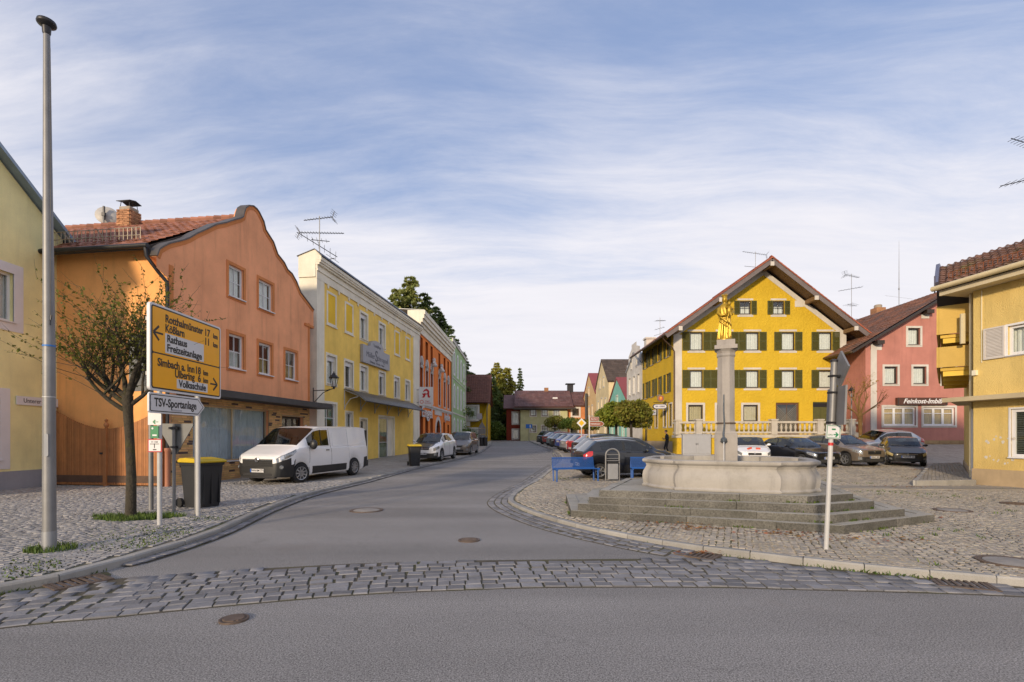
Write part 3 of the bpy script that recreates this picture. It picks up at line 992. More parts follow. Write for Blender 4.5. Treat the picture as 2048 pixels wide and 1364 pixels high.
for _ in range(900):
 c = (random.uniform(1.5, 17), random.uniform(5.8, 20))
 if okR(*c) and math.sin(c[0] * 1.3) + math.sin(c[1] * 1.7 + c[0]) > 0.7:
  for _ in range(6):
   pts.append((c[0] + random.gauss(0, .05), c[1] + random.gauss(0, .05), P(*c)))
blades(pts, 0.045, WEED, 'weeds', 'small weeds growing from the joints of the fountain steps and cobbles', 'weeds', lean=1.2, w=0.02)
pts = []
for _ in range(1500):
 y = random.uniform(4.4, 9.5)
 x = XL(y) - 0.2 - abs(random.gauss(0, 0.7))
 if x > -1.05 * y and math.sin(x * 2.1 + 1) + math.sin(y * 2.6 + x) > 0.1:
  pts.append((x, y, 0.1))
blades(pts, 0.03, WEED, 'weeds', 'mossy weeds in the cobble joints beside the left kerb', 'weeds', lean=1.6, w=0.022)
LEAF = mat('fallen_leaf', (0.22, 0.10, 0.03), 0.7, 0.3, 5, rnd=0.45, hue=0.03)
mb = MB()
clusters = [(*gp(1395, 1058), .22, 60), (*gp(1562, 1068), .3, 80), (*gp(1270, 1037), .4, 60), (*gp(1340, 1050), .35, 40), (*gp(1835, 1035), .35, 60), (*gp(1675, 1078), .4, 40), (*gp(1790, 1082), .4, 30),
   (*gp(1840, 955), .4, 80), (*gp(1815, 975), .4, 60), (*gp(1395, 1108), .15, 25), (*gp(1850, 940), .5, 60)]
for cx, cy, r, n in clusters:
 for _ in range(n):
  x, y = cx + random.gauss(0, r), cy + random.gauss(0, r * .35)
  if inside((x, y), STEPS[0]):
   continue
  mb.M = Matrix.Translation((x, y, P(x, y) + 0.012 + random.uniform(0, .02))) @ Matrix.Rotation(random.uniform(0, 6.28), 4, 'Z') @ Matrix.Rotation(random.uniform(-.5, .5), 4, 'X')
  s_ = random.uniform(.02, .045)
  mb.add([(-s_, 0, 0), (0, -s_ * .55, .006), (s_, 0, 0), (0, s_ * .55, .006)], [(0, 1, 2, 3)])
for _ in range(500):
 y = random.uniform(5.5, 22)
 x = random.uniform(0, y * 1.02)
 if not okR(x, y):
  continue
 mb.M = Matrix.Translation((x, y, P(x, y) + 0.014)) @ Matrix.Rotation(random.uniform(0, 6.28), 4, 'Z')
 s_ = random.uniform(.015, .035)
 mb.add([(-s_, 0, 0), (0, -s_ * .55, .006), (s_, 0, 0), (0, s_ * .55, .006)], [(0, 1, 2, 3)])
o = ob('fallen_leaves', mb, LEAF)
tag(o, 'scattered dry brown leaves lying on the cobbles round the fountain steps', 'leaves')
o['kind'] = 'stuff'
# ------------------------------------------------------------------ fountain: steps, basin, column, statue
STONE = mat('step_granite', (0.125, 0.12, 0.108), 0.9, 0.3, 2.2, 1.0, 18, rnd=0.28, fine=0.5, fscale=40, spots=((0.065, 0.065, 0.05), 1.6, 0.48, 0.75, 0.7), bdist=0.02)  # risers: shade put into the colour against the frontal sun; treads paler from wear
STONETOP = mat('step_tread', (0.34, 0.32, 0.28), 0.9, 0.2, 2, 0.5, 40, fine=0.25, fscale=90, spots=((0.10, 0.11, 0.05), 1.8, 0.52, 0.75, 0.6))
BASIN = mat('basin_stone', (0.37, 0.35, 0.325), 0.85, 0.10, 1.2, 0.25, 70, fine=0.1, fscale=120, streak=0.55, spots=((0.17, 0.16, 0.13), 1.1, 0.48, 0.72, 0.6))
COLSTONE = mat('column_stone', (0.34, 0.315, 0.295), 0.85, 0.12, 2.0, 0.35, 60, fine=0.12, fscale=120, streak=0.4, spots=((0.20, 0.185, 0.15), 2.2, 0.52, 0.8, 0.5))
GOLD = mat('gilded_metal', (0.40, 0.255, 0.022), 0.40, 0.15, 6, 0.15, 50, metal=0.45)
ft = thing('fountain_steps', 'four weathered granite steps round the fountain basin', 'steps')
for s, poly in enumerate(STEPS):
 z0, z1 = (0.0 if s == 0 else 0.1 + 0.1285 * s - 0.03), 0.1 + 0.1285 * (s + 1)
 inner = MB()
 shr = [(STEP_C[0] + (x - STEP_C[0]) * 0.93, STEP_C[1] + (y - STEP_C[1]) * 0.93) for x, y in poly]
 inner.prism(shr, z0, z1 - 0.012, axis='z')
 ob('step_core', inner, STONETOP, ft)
 for k in range(6):
  a, b = Vector(poly[k]), Vector(poly[(k + 1) % 6])
  ia, ib = Vector(shr[k]), Vector(shr[(k + 1) % 6])
  n = max(1, round((b - a).length / random.uniform(0.95, 1.25)))
  cuts = [0] + [(i + random.uniform(-.14, .14)) / n for i in range(1, n)] + [1]
  for i in range(n):
   e = 0.002 / (b - a).length
   t0, t1 = cuts[i] + (e if i else 0), cuts[i + 1] - (e if i < n - 1 else 0)
   q = [a.lerp(b, t0), a.lerp(b, t1), ia.lerp(ib, t1), ia.lerp(ib, t0)]
   m1 = MB()
   c = sum(q, Vector((0, 0))) / 4
   dz = random.uniform(-.005, .005)
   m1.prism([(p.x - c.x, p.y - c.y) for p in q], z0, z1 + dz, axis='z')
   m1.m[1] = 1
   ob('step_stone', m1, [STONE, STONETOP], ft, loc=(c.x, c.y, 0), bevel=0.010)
BC = Vector((4.59, 10.73))
BZ = 0.1 + 0.1285 * 4 - 0.01
def basin_outline(R_, ch, nn=6):
 """square plan with hollow-sided chamfers"""
 pts = []
 for q in range(4):
  a = q * math.pi / 2
  f = R_ - ch
  p0, p1 = (f, -R_), (R_, -f)
  side = [(-f + 2 * f * i / 10, -R_ - 0.05 * math.sin(math.pi * i / 10)) for i in range(0, 11)]
  cor = [(f + 0.05, -R_ + 0.09)] + [(f + 0.05 + (ch - 0.10) * i / nn + 0.10 * math.sin(math.pi * i / nn) * 0.7, -R_ + 0.09 + (ch - 0.14) * i / nn - 0.10 * math.sin(math.pi * i / nn) * 0.7) for i in range(1, nn)] + [(R_ - 0.09, -f - 0.05)]
  for x, y in side + cor:
   pts.append((x * math.cos(a) - y * math.sin(a), x * math.sin(a) + y * math.cos(a)))
 return pts
bt = thing('fountain_basin', 'pale stone fountain basin with curved lobed sides on top of the steps', 'fountain basin', (BC.x, BC.y, BZ), R(-23))
bt.scale = (.9, .9, .865)
prof = [(1.80, 0.0), (1.81, 0.03), (1.78, 0.07), (1.795, 0.16), (1.80, 0.26), (1.785, 0.36), (1.74, 0.44), (1.72, 0.49), (1.735, 0.545), (1.79, 0.58), (1.80, 0.60), (1.80, 0.645), (1.78, 0.66), (1.62, 0.66), (1.60, 0.64), (1.58, 0.2)]
mb = MB()
loops = [basin_outline(r, 0.80) for r, _ in prof]
n = len(loops[0])
vs = [(p[0], p[1], z) for (r, z), L in zip(prof, loops) for p in L]
fs = [(i * n + j, i * n + (j + 1) % n, (i + 1) * n + (j + 1) % n, (i + 1) * n + j) for i in range(len(prof) - 1) for j in range(n)]
mb.add(vs, fs)
ob('basin', mb, BASIN, bt, True, angle=35)
mb = MB()
mb.prism(basin_outline(1.6, 0.8), 0.05, 0.50, axis='z')
ob('water', mb, mat('basin_water', (0.03, 0.04, 0.035), 0.05, 0), bt)
cz = BZ
ct = thing('fountain_column', 'grey eight sided stone column with carved capital in the fountain basin', 'column', (4.59, 10.73, cz), R(-23))
zc = lambda py: EYE + (CY - py) / F * 10.7 - cz
sq = lambda r, z0, z1, mb: mb.box(-r, -r, z0, r, r, z1)
mb = MB()
sq(0.225, 0.03, zc(868), mb)
mb.lathe([(0.225 * 1.38, zc(868)), (0.19 * 1.38, zc(862))], 4, ph=R(45))
ob('base_block', mb, COLSTONE, ct, bevel=0.012)
mb = MB()
mb.lathe([(0.205, zc(866)), (0.192, zc(858)), (0.186, zc(850)), (0.184, zc(760)), (0.178, zc(713))], 8, ph=R(22.5))
ob('shaft', mb, COLSTONE, ct, bevel=0.008)
mb = MB()
mb.lathe([(0.18, zc(715)), (0.198, zc(712)), (0.198, zc(709)), (0.185, zc(708)), (0.20, zc(704)), (0.235, zc(700))], 8, ph=R(22.5))
mb.box(-0.225, -0.225, zc(700), 0.225, 0.225, zc(692))
mb.box(-0.18, -0.18, zc(692), 0.18, 0.18, zc(681))
ob('capital', mb, COLSTONE, ct, bevel=0.01)
mb = MB()
mb.lathe([(0.205, zc(848)), (0.211, zc(846.5)), (0.205, zc(845))], 8, ph=R(22.5))
ob('band', mb, RUSTCAST, ct)
mb = MB()
mb.tube([(-0.04, -0.19, zc(790)), (-0.045, -0.20, zc(820)), (-0.03, -0.225, zc(850)), (-0.05, -0.28, zc(868)), (-0.04, -0.35, zc(878))], [.012, .016, .016, .02, .022], 8)
mb.ball((-0.04, -0.29, zc(880)), 0.065, 10, 8)
mb.lathe([(0.06, 0), (0.075, 0.02), (0.02, 0.05)], 10, (-0.04, -0.27, zc(884)))
mb.tube([(-0.04, -0.35, zc(878)), (-0.04, -0.42, zc(879)), (-0.04, -0.44, zc(884))], 0.014, 8)
ob('spout_pipe', mb, mat('verdigris_metal', (0.12, 0.14, 0.16), 0.5, 0.5, 20, metal=0.5), ct, True)
mb = MB()
mb.tube([(-0.04, -0.44, zc(884)), (-0.04, -0.46, zc(900)), (-0.04, -0.47, zc(925))], [.009, .007, .008], 6)
ob('water_jet', mb, mat('falling_water', (0.6, 0.62, 0.65), 0.2, 0), ct, True)
# gilded Madonna: robe, mantle, child, crown
sz = cz + zc(681)
S = thing('statue', 'gilded standing Madonna statue with crowned head and child on top of the column', 'statue', (4.56, 10.73, sz), R(-12))
S.scale = (.86, .86, .93)
mb = MB()
rings = [(0, .165, .13, 0, 0), (.03, .16, .13, 0, 0), (.12, .145, .12, 0, 0), (.25, .135, .112, .004, 0), (.38, .132, .108, .01, 0), (.50, .128, .10, .014, 0), (.60, .130, .10, .012, 0),
   (.68, .142, .10, .008, 0), (.74, .140, .095, .004, 0), (.80, .118, .085, 0, 0), (.835, .075, .062, 0, -.005), (.86, .048, .048, 0, -.01), (.875, .042, .046, 0, -.015),
   (.89, .05, .056, 0, -.02), (.92, .062, .068, 0, -.02), (.96, .064, .07, 0, -.02), (1.0, .055, .06, 0, -.018), (1.025, .03, .035, 0, -.015)]
vs, fs, nn = [], [], 40
for z, rx, ry, ox, oy in rings:
 for j in range(nn):
  w = 2 * math.pi * j / nn
  fold = 0
  if z < .8:
   k = max(0.0, 1 - z / .8)
   fold = (0.17 * math.sin(8 * w + 3 * z) + .09 * math.sin(14 * w - 5 * z + 1)) * (0.35 + .65 * k)
   fold += 0.10 * math.exp(-((w - 4.71 - .6 * math.sin(5 * z)) / .28) ** 2) * (1 if .1 < z < .6 else .3)
  if .60 < z < .82:
   fold += .10 * max(0, math.cos(w - 5.5))
  vs.append((ox + rx * (1 + fold) * math.cos(w), oy + ry * (1 + fold) * math.sin(w), z * 1.0))
k = len(rings)
fs = [(i * nn + j, i * nn + (j + 1) % nn, (i + 1) * nn + (j + 1) % nn, (i + 1) * nn + j) for i in range(k - 1) for j in range(nn)]
fs.append(tuple(range((k - 1) * nn, k * nn)))
mb.add(vs, fs)
mb.ball((0, -.088, .935), (.011, .016, .018), 8, 6)          # nose
mb.ball((-.022, -.078, .95), (.012, .01, .008), 8, 6)
mb.ball((.022, -.078, .95), (.012, .01, .008), 8, 6)
mb.ball((0, -.08, .912), (.014, .01, .006), 8, 6)
mb.tube([(-.125, -.02, .74), (-.155, -.07, .62), (-.10, -.13, .56), (-.02, -.15, .57)], [.05, .046, .036, .026], 10)   # arms
mb.tube([(.125, -.02, .74), (.165, -.06, .64), (.14, -.12, .585), (.07, -.15, .60)], [.05, .048, .04, .028], 10)
for q in range(4):
 mb.tube([(-.02, -.15 - .004 * q, .585 - .012 * q), (.015, -.165, .59 - .012 * q), (.03, -.165, .60 - .012 * q)], [.008, .007, .005], 6)
ob('robed_figure', mb, GOLD, S, True, angle=60)
mb = MB()
rg = [(.0, .05), (.05, .062), (.11, .058), (.16, .045), (.18, .024)]
mb.lathe([(r, z) for z, r in rg], 14, (.085, -.11, .60))
mb.ball((.085, -.125, .825), (.042, .045, .05), 12, 10)
mb.ball((.085, -.17, .82), (.008, .01, .01), 6, 5)
mb.tube([(.06, -.14, .75), (.02, -.17, .72), (-.01, -.175, .745)], [.018, .015, .01], 8)
mb.tube([(.12, -.13, .75), (.15, -.16, .71), (.165, -.17, .70)], [.018, .015, .01], 8)
mb.ball((.178, -.175, .70), .026, 10, 8)
mb.tube([(.07, -.15, .62), (.06, -.19, .58), (.06, -.185, .52)], [.026, .02, .013], 8)
mb.tube([(.10, -.15, .62), (.11, -.19, .575), (.12, -.185, .52)], [.026, .02, .013], 8)
ob('child_figure', mb, GOLD, S, True, angle=60)
mb = MB()
mb.lathe([(.058, .985), (.062, 1.0), (.066, 1.03), (.07, 1.035), (.05, 1.03), (.045, 1.0)], 16, (0, -.018, 0))
for q in range(8):
 w = 2 * math.pi * q / 8
 mb.lathe([(.016, 1.03), (.012, 1.05), (.002, 1.075)], 6, (.06 * math.cos(w), -.018 + .06 * math.sin(w), 0))
ob('crown', mb, GOLD, S, True)
mb = MB()
mb.lathe([(.19, -.012), (.19, .02), (.175, .035)], 20)
ob('plinth', mb, GOLD, S, True)
mb = MB()
for q in range(7):
 z0, z1 = 0.05 + .07 * q * .5, .42 + .04 * q
 w = R(-170 + 23 * q)
 r0, r1 = .155, .125
 mb.tube([(r0 * math.cos(w), r0 * .8 * math.sin(w), z0 * .3), (r0 * .93 * math.cos(w + .08), r0 * .76 * math.sin(w + .08), (z0 + z1) / 2.4), (r1 * math.cos(w + .2), r1 * .8 * math.sin(w + .2), z1)], [.014, .02, .008], 6)
mb.tube([(-.15, .0, .70), (-.10, -.10, .52), (.02, -.14, .42), (.13, -.08, .34), (.15, .0, .30)], [.02, .026, .03, .024, .015], 8)
mb.tube([(-.15, .02, .66), (-.12, -.09, .44), (.0, -.135, .33), (.12, -.08, .24)], [.016, .022, .024, .014], 8)
ob('mantle_folds', mb, GOLD, S, True)
# ------------------------------------------------------------------ houses on the left of the street
class Fac:
 """a facade standing on the line X = X0 + t*Y; u runs along it from distance Ys"""
 def __init__(s, X0, t, Ys):
  s.X0, s.t, s.Ys, s.k = X0, t, Ys, math.sqrt(1 + t * t)
 def Y(s, px):
  return s.X0 / ((px - CX) / F - s.t)
 def u(s, px):
  return abs(s.Y(px) - s.Ys) * s.k
 def z(s, px, py):
  return zat(py, s.Y(px))
 def p(s, px, py):
  return (s.u(px), s.z(px, py))
def house_left(name, label, fac, group=None):
 return thing(name, label, 'house', (fac.X0 + fac.t * fac.Ys, fac.Ys, 0), math.atan2(1, fac.t), group)
def body(parent, u0, u1, d, z1, m, y0=0.95, z0=-0.6, name='side_wall', left=True, right=True):
 mb = MB()
 mb.box(u0 + 0.004, y0, z0, u1 - 0.004, d, z1)
 if left:
  mb.box(u0 + 0.001, 0.004, z0, u0 + 0.2, y0, z1)
 if right:
  mb.box(u1 - 0.2, 0.004, z0, u1 - 0.001, y0, z1)
 return ob(name, mb, m, parent)
def ribbon(pts, off, y0, y1):
 """band along a polyline in (x, z): from the line to the line shifted by off, swept y0..y1"""
 n = len(pts)
 nor = []
 for i in range(n):
  a, b = Vector(pts[max(i - 1, 0)]), Vector(pts[min(i + 1, n - 1)])
  d = (b - a).normalized()
  nor.append(Vector((-d.y, d.x)))
 mb = MB()
 vs = []
 for p, q in zip(pts, nor):
  e = (p[0] + q.x * off, p[1] + q.y * off)
  vs += [(p[0], y0, p[1]), (e[0], y0, e[1]), (e[0], y1, e[1]), (p[0], y1, p[1])]
 fs = []
 for i in range(n - 1):
  for j in range(4):
   fs.append((i * 4 + j, i * 4 + (j + 1) % 4, i * 4 + 4 + (j + 1) % 4, i * 4 + 4 + j))
 fs += [(0, 3, 2, 1), (n * 4 - 4, n * 4 - 3, n * 4 - 2, n * 4 - 1)]
 mb.add(vs, fs)
 if off > 0:
  pass
 return mb
def brick_stack(parent, c, w, d, h, m, bl=0.24, bh=0.072, name='brick'):
 """courses of separate bricks round a rectangular stack"""
 mb = MB()
 mb.box(c[0] - w / 2 + .02, c[1] - d / 2 + .02, c[2], c[0] + w / 2 - .02, c[1] + d / 2 - .02, c[2] + h)
 ob('mortar', mb, mat('mortar', (0.22, 0.18, 0.14), 0.9, 0.2, 5), parent)
 m1 = MB()
 m1.cbox((0, 0, 0), (bl - 0.012, 0.1, bh - 0.012))
 me = m1.mesh(name, m)
 for k in range(int(h / bh)):
  zz = c[2] + bh * (k + 0.5)
  for (ax, L, off, rz) in ((0, w, d / 2 - .05, 0), (1, d, w / 2 - .05, R(90))):
   n = max(1, round(L / bl))
   for sgn in (-1, 1):
    for i in range(n):
     t_ = -L / 2 + (i + 0.5) * L / n + (0.03 if k % 2 else -0.03)
     x, y = (c[0] + t_, c[1] + sgn * off) if ax == 0 else (c[0] + sgn * off, c[1] + t_)
     link(name, me, parent, (x, y, zz), (0, 0, rz), (L / n / bl, 1, 1))
# --- pale yellow house at the left edge
PALE = plaster('pale_yellow_plaster', (0.88, 0.81, 0.42), 0.15)
PLINTH = plaster('grey_plinth', (0.33, 0.34, 0.38), 0.15)
h = thing('house', 'pale yellow gabled house with grey plinth cut by the left edge of the photo', 'house', (-14.65, 10.9, 0), R(90))
W_ = 5.4
ax, az, ez = 2.7, 10.08, 8.05
ws = [(8.78, 5.0, 1.15, 1.42), (8.55, 0.98, 1.2, 1.78)]
ws[0] = (3.22, 5.0, 1.15, 1.42)
ws[1] = (2.80, 0.98, 1.2, 1.78)
holes = [rect(u - w / 2, z, u + w / 2, z + hh) for u, z, w, hh in ws]
wall('wall', h, [(0, -0.5), (W_, -0.5), (W_, ez), (ax, az), (0, ez)], holes, PALE)
for u, z, w, hh in ws:
 window(h, u, z, w, hh, surround=WHITE, sw=0.28, proud=0.02, curtain=(CURTAIN, 0, 1))
mb = MB()
mb.box(-0.002, -0.025, -0.5, W_ + 0.01, -0.003, 0.63)
ob('plinth', mb, PLINTH, h)
mb = MB()
mb.box(0.01, 0.95, -0.5, W_ - .01, 10, ez)
mb.prism([(0.01, ez), (W_ - .01, ez), (ax, az - .02)], 0.95, 10)
mb.box(W_ - 0.3, 0.004, -0.5, W_ - 0.002, 0.95, ez)
ob('side_wall', mb, PALE, h)
BLUEROOF = mat('blue_grey_metal', (0.25, 0.33, 0.42), 0.45, 0.15, 2, metal=0.2)
mb = MB()
sl_ = (az - ez) / (W_ - ax)
for sgn, e in ((1, W_ + 0.45), (-1, -0.45)):
 zz = ez - 0.45 * sl_
 pts = [(ax, -0.28, az + .05), (e, -0.28, zz + .05), (e, 10.2, zz + .05), (ax, 10.2, az + .05)]
 slab(mb, pts if sgn < 0 else pts[::-1], 0.10)
ob('roof', mb, BLUEROOF, h)
mb = MB()
mb.tube([(W_ + 0.5, -0.32, ez - 0.33), (W_ + 0.5, 10.2, ez - 0.33)], 0.07, 8)
ob('gutter', mb, BLUEROOF, h, True)
sg = thing('street_name_sign', 'white street name sign reading Unterer Markt on the pale yellow house', 'street sign', (-14.65 + 0.03, 14.75, 2.72), R(90))
mb = MB()
mb.box(0, -0.012, -0.13, 1.42, 0.01, 0.13)
ob('board', mb, WHITE, sg)
text('Unterer Markt', 0.19, BLACK, sg, frame_m((0.71, -0.014, 0), (1, 0, 0), (0, 0, 1)), sx=0.9)
# --- salmon house with the curved gable
SALMON = plaster('salmon_plaster', (0.88, 0.40, 0.21), 0.36, 0.2)
ORANGE = plaster('orange_plaster', (0.84, 0.41, 0.15), 0.25, 0.2)
RUSTTRIM = plaster('rust_trim_plaster', (0.64, 0.24, 0.085), 0.2, 0.15)
OF = Fac(-12.80, 0.137, 15.55)
h = house_left('house', 'salmon house with a curved baroque gable and closed brick shopfront', OF)
salmon = h
gp_px = [(313, 512), (318, 499), (327, 493), (337, 488), (358, 483), (366, 481), (378, 476.5), (393, 467.7), (410.5, 460), (431, 450), (451.6, 446), (469, 440), (479.6, 437.5), (486, 434),
   (488, 424), (491, 416), (497, 412), (506, 413), (512, 418), (517, 425), (525.8, 442.8), (530, 460), (535.6, 469), (545.5, 484.5), (554, 508.7), (567.5, 526), (574, 539.5),
   (583, 548), (591.7, 563.7), (600.5, 585.7), (613.7, 603), (627, 621)]
top = [OF.p(*q) for q in gp_px]
top[0] = (OF.u(313) * -1, top[0][1])
top = [((-abs(u) if px < OF_px else u), z) for (px, py), (u, z) in zip(gp_px, top) for OF_px in [1024 + 1000 * (OF.t + OF.X0 / OF.Ys)]]
UR = OF.u(619)
base = [(0, -0.5), (UR, -0.5), (UR, OF.z(619, 654)), (top[-1][0], OF.z(627, 654))]
outline = base + top[::-1] + [(top[0][0], top[0][1] - 0.35), (0, top[0][1] - 0.55)]
wins = []
for x0, x1, zb, zt in ((457, 487, 6.80, 7.95), (517, 545, 6.80, 7.95), (457, 487, 4.17, 5.43), (517, 543, 4.17, 5.43), (570, 593, 4.17, 5.43)):
 wins.append(((OF.u(x0) + OF.u(x1)) / 2, zb, OF.u(x1) - OF.u(x0), zt - zb))
holes = [rect(u - w / 2, z, u + w / 2, z + hh) for u, z, w, hh in wins]
su0, su1, sz0, sz1 = OF.u(385), OF.u(537), 0.78, 2.72
du0, du1 = OF.u(563), OF.u(606)
holes += [rect(su0, sz0, su1, sz1), rect(du0, -0.3, du1, 2.55)]
wall('wall', h, outline, holes, SALMON, depth=0.16, thick=0.0)
for k, (u, z, w, hh) in enumerate(wins):
 window(h, u, z, w, hh, bars=(1, 1), surround=RUSTTRIM, sw=0.11, recess=0.08, fw=0.075, sash=False, barw=0.022,
   curtain=(CURTAIN, 0.0, 0.95) if k < 2 else (WARMCURTAIN if k > 2 else CURTAIN, 0.0, 0.55), sillout=0.10)
mb = MB()
mb.box(0.004, 0.95, -0.5, UR - .005, 11, 7.3)
mb.prism([(0.05, 7.3), (UR - .05, 7.3), (3.75, 9.7)], 0.95, 10.9)
mb.box(UR - .2, .004, -.5, UR - .003, .95, 7.3)
ob('gable_body', mb, SALMON, h)
mb = ribbon([(q[0], q[1] - .01) for q in top], -0.5, .0045, .40)
ob('gable_parapet', mb, SALMON, h)
mb = MB()
mb.box(-0.004, 0.02, -0.5, 0.2, 11, 7.55)
ob('side_wall', mb, ORANGE, h)
mb = ribbon(top, 0.045, -0.05, 0.32)
ob('coping', mb, LEAD, h, True, angle=50)
mb = ribbon(top, -0.13, -0.018, -0.002)
ob('gable_trim', mb, RUSTTRIM, h)
mb = MB()
mb.box(-0.003, -0.02, 3.2, 0.16, -0.002, 7.0)
mb.box(UR - 0.14, -0.02, 3.2, UR + .003, -0.002, 7.0)
ob('corner_trim', mb, RUSTTRIM, h)
mb = MB()
mb.prism([(UR - .45, OF.z(619, 654) - .02), (UR + .3, OF.z(619, 654) - .02), (UR + .3, OF.z(619, 654) + .1), (UR - .45, OF.z(619, 654) + .1)], -0.06, 0.4)
ob('kneeler', mb, RUSTTRIM, h)
mb = MB()
mb.prism([(-.1, 7.0), (8.0, 7.0), (7.9, 7.30), (3.72, 10.0), (-.45, 7.38)], .33, .40)
ob('verge_wall', mb, SALMON, h)
# faint traces of old flashing at the swells of the left side
ROOFTILE = mat('red_roof_tile', (0.30, 0.125, 0.08), 0.75, 0.2, 1.5, 0.2, 40, rnd=0.28, spots=((0.30, 0.17, 0.11), 3, 0.55, 0.8, 0.6))
ru, rz_, eu, ez_ = 3.72, 10.08, -0.50, 7.42
L_ = math.hypot(ru - eu, rz_ - ez_)
mb = MB()
slab(mb, [(eu, 11, ez_ - .03), (eu, 0.3, ez_ - .03), (ru, 0.3, rz_ - .03), (ru, 11, rz_ - .03)], 0.1)
slab(mb, [(ru, 11, rz_ - .03), (ru, 0.3, rz_ - .03), (7.95, 0.3, 7.35), (7.95, 11, 7.35)], 0.1)
ob('roof_deck', mb, DARKWOOD, h)
tiles(h, (eu, 10.6, ez_ + .0), (0, -1, 0), (ru - eu, 0, rz_ - ez_), 10.2, L_ - .05, 0.30, 0.33, ROOFTILE, 300, sortby=lambda q: -q[0])
mb = MB()
for k in range(32):
 y = 0.35 + k * 0.33
 mb.tube([(ru, y, rz_ + .04), (ru, y + .36, rz_ + .05)], [.10, .125], 8)
ob('ridge_tiles', mb, ROOFTILE, h, True)
mb = MB()
V_ = Vector((ru - eu, 0, rz_ - ez_)).normalized()
for s in (0.62, 0.86):
 q = Vector((eu, 0, ez_)) + V_ * 0.55
 mb.tube([(q.x - .06, 0.9, q.z + s - .40), (q.x - .06, 10.4, q.z + s - .40)], 0.014, 5)
for k in range(64):
 y = 0.9 + k * 0.15
 mb.tube([(q.x - .06, y, q.z + .10), (q.x - .06, y, q.z + .47)], 0.012, 4)
for k in range(8):
 y = 1.2 + k * 1.25
 mb.tube([(q.x - .06, y, q.z + .47), (q.x + .25, y, q.z + .18)], 0.02, 5)
ob('snow_guard', mb, mat('old_zinc', (0.42, 0.36, 0.28), 0.5, 0.2, 5, metal=0.4), h)
mb = MB()
mb.tube([(eu - .07, 0.2, ez_ - .03), (eu - .07, 10.8, ez_ - .03)], 0.075, 10)
ob('gutter', mb, DARKMETAL, h, True)
mb = MB()
mb.tube([(eu - .05, .3, ez_ - .05), (eu - .05, .25, ez_ - .35), (-0.28, .1, ez_ - .75), (-0.10, -.02, ez_ - 1.0), (-0.10, -.04, ez_ - 1.3), (-0.10, -.04, 1.2)], .055, 8)
ob('downpipe', mb, DARKMETAL, h, True)
mb = MB()
mb.lathe([(.075, 0.05), (.075, 1.18), (.09, 1.2), (.09, 1.28), (.07, 1.29)], 12, (-0.10, -.04, 0))
ob('standpipe', mb, mat('salmon_pipe', (0.42, 0.18, 0.11), 0.6, 0.1), h, True)
# canopy, shop window, door, brick facing
mb = MB()
mb.box(OF.u(352), -0.85, 2.98, UR + .55, -0.004, 3.22)
ob('canopy', mb, mat('slate_canopy', (0.055, 0.052, 0.052), 0.7, 0.2, 3), h, bevel=0.01)
ALU = mat('brass_aluminium', (0.55, 0.45, 0.30), 0.35, 0.1, 3, metal=0.6)
swo = window(h, (su0 + su1) / 2, sz0, su1 - su0, sz1 - sz0, frame=ALU, fw=0.045, bars=(1, 0), recess=0.10, sill=WHITE, sash=False, barw=0.045,
    glass=glass_mat('shop_glass', (0.9, 0.93, 0.95), .45), curtain=(mat('grey_net', (0.52, 0.57, 0.60), 0.9, 0.15, 3), 0, 1))
window(h, (du0 + du1) / 2, -0.3, du1 - du0, 2.85, frame=DARKWOOD, fw=0.1, bars=(2, 0), recess=0.14, sill=None, sash=False, barw=.1)
BRICK = mat('buff_brick', (0.62, 0.37, 0.155), 0.8, 0.12, 2, 0.3, 60, rnd=0.20, hue=0.01)
BRICKD = mat('dark_brick', (0.085, 0.055, 0.05), 0.7, 0.2, 3)
mb = MB()
ob('mortar_bed', wall('mortar_bed', None, [(0.05, -0.3), (UR - .02, -0.3), (UR - .02, 2.97), (0.05, 2.97)], holes[-2:], mat('mortar_joint', (0.40, 0.30, 0.19), 0.9, 0.15, 4), depth=0.02, y=-0.006).data, [], h)
for o_ in [o for o in SC.objects if o.name.startswith('mortar_bed') and o.parent is None]:
 bpy.data.objects.remove(o_)
mb = MB()
mb.cbox((0, 0, 0), (1, 0.02, 0.058))
mA, mB_ = mb.mesh('brick', BRICK), mb.mesh('brick', BRICKD)
rows = int(3.1 / 0.072)
spots, rest = [], MB()
for r in range(rows):
 z = -0.1 + r * 0.072
 u = 0.06 - random.uniform(0, .3)
 while u < UR - .03:
  ln = random.choice((0.24, 0.30, 0.36))
  a, b = max(u, 0.06), min(u + ln, UR - .03)
  segs = [(a, b)]
  for (h0, h1, v0, v1) in ((su0, su1, sz0, sz1), (du0, du1, -0.3, 2.55)):
   if v0 - .035 < z < v1 + .035:
    segs = [t_ for (p, q) in segs for t_ in ((p, min(q, h0)), (max(p, h1), q)) if t_[1] - t_[0] > 0.04]
  for p, q in segs:
   if z < 2.95 and not (p < OF.u(360) - .2 and z > 3):
    spots.append((p, q, z, random.random() < 0.09))
  u += ln
random.shuffle(spots)
spots.sort(key=lambda s: s[2] < 0.05)
for k, (p, q, z, dk) in enumerate(spots):
 if k < 300 or dk:
  link('brick', mB_ if dk else mA, h, ((p + q) / 2, -0.016, z), None, (q - p - 0.012, 1, 1))
 else:
  rest.cbox(((p + q) / 2, -0.016, z), (q - p - 0.012, 0.02, 0.058))
ob('bricks', rest, BRICK, h, kind='stuff')
mb = MB()
mb.box(OF.u(606) + .1, -0.04, 1.9, OF.u(606) + .26, -0.027, 2.2)
ob('house_number_plate', mb, WHITE, h)
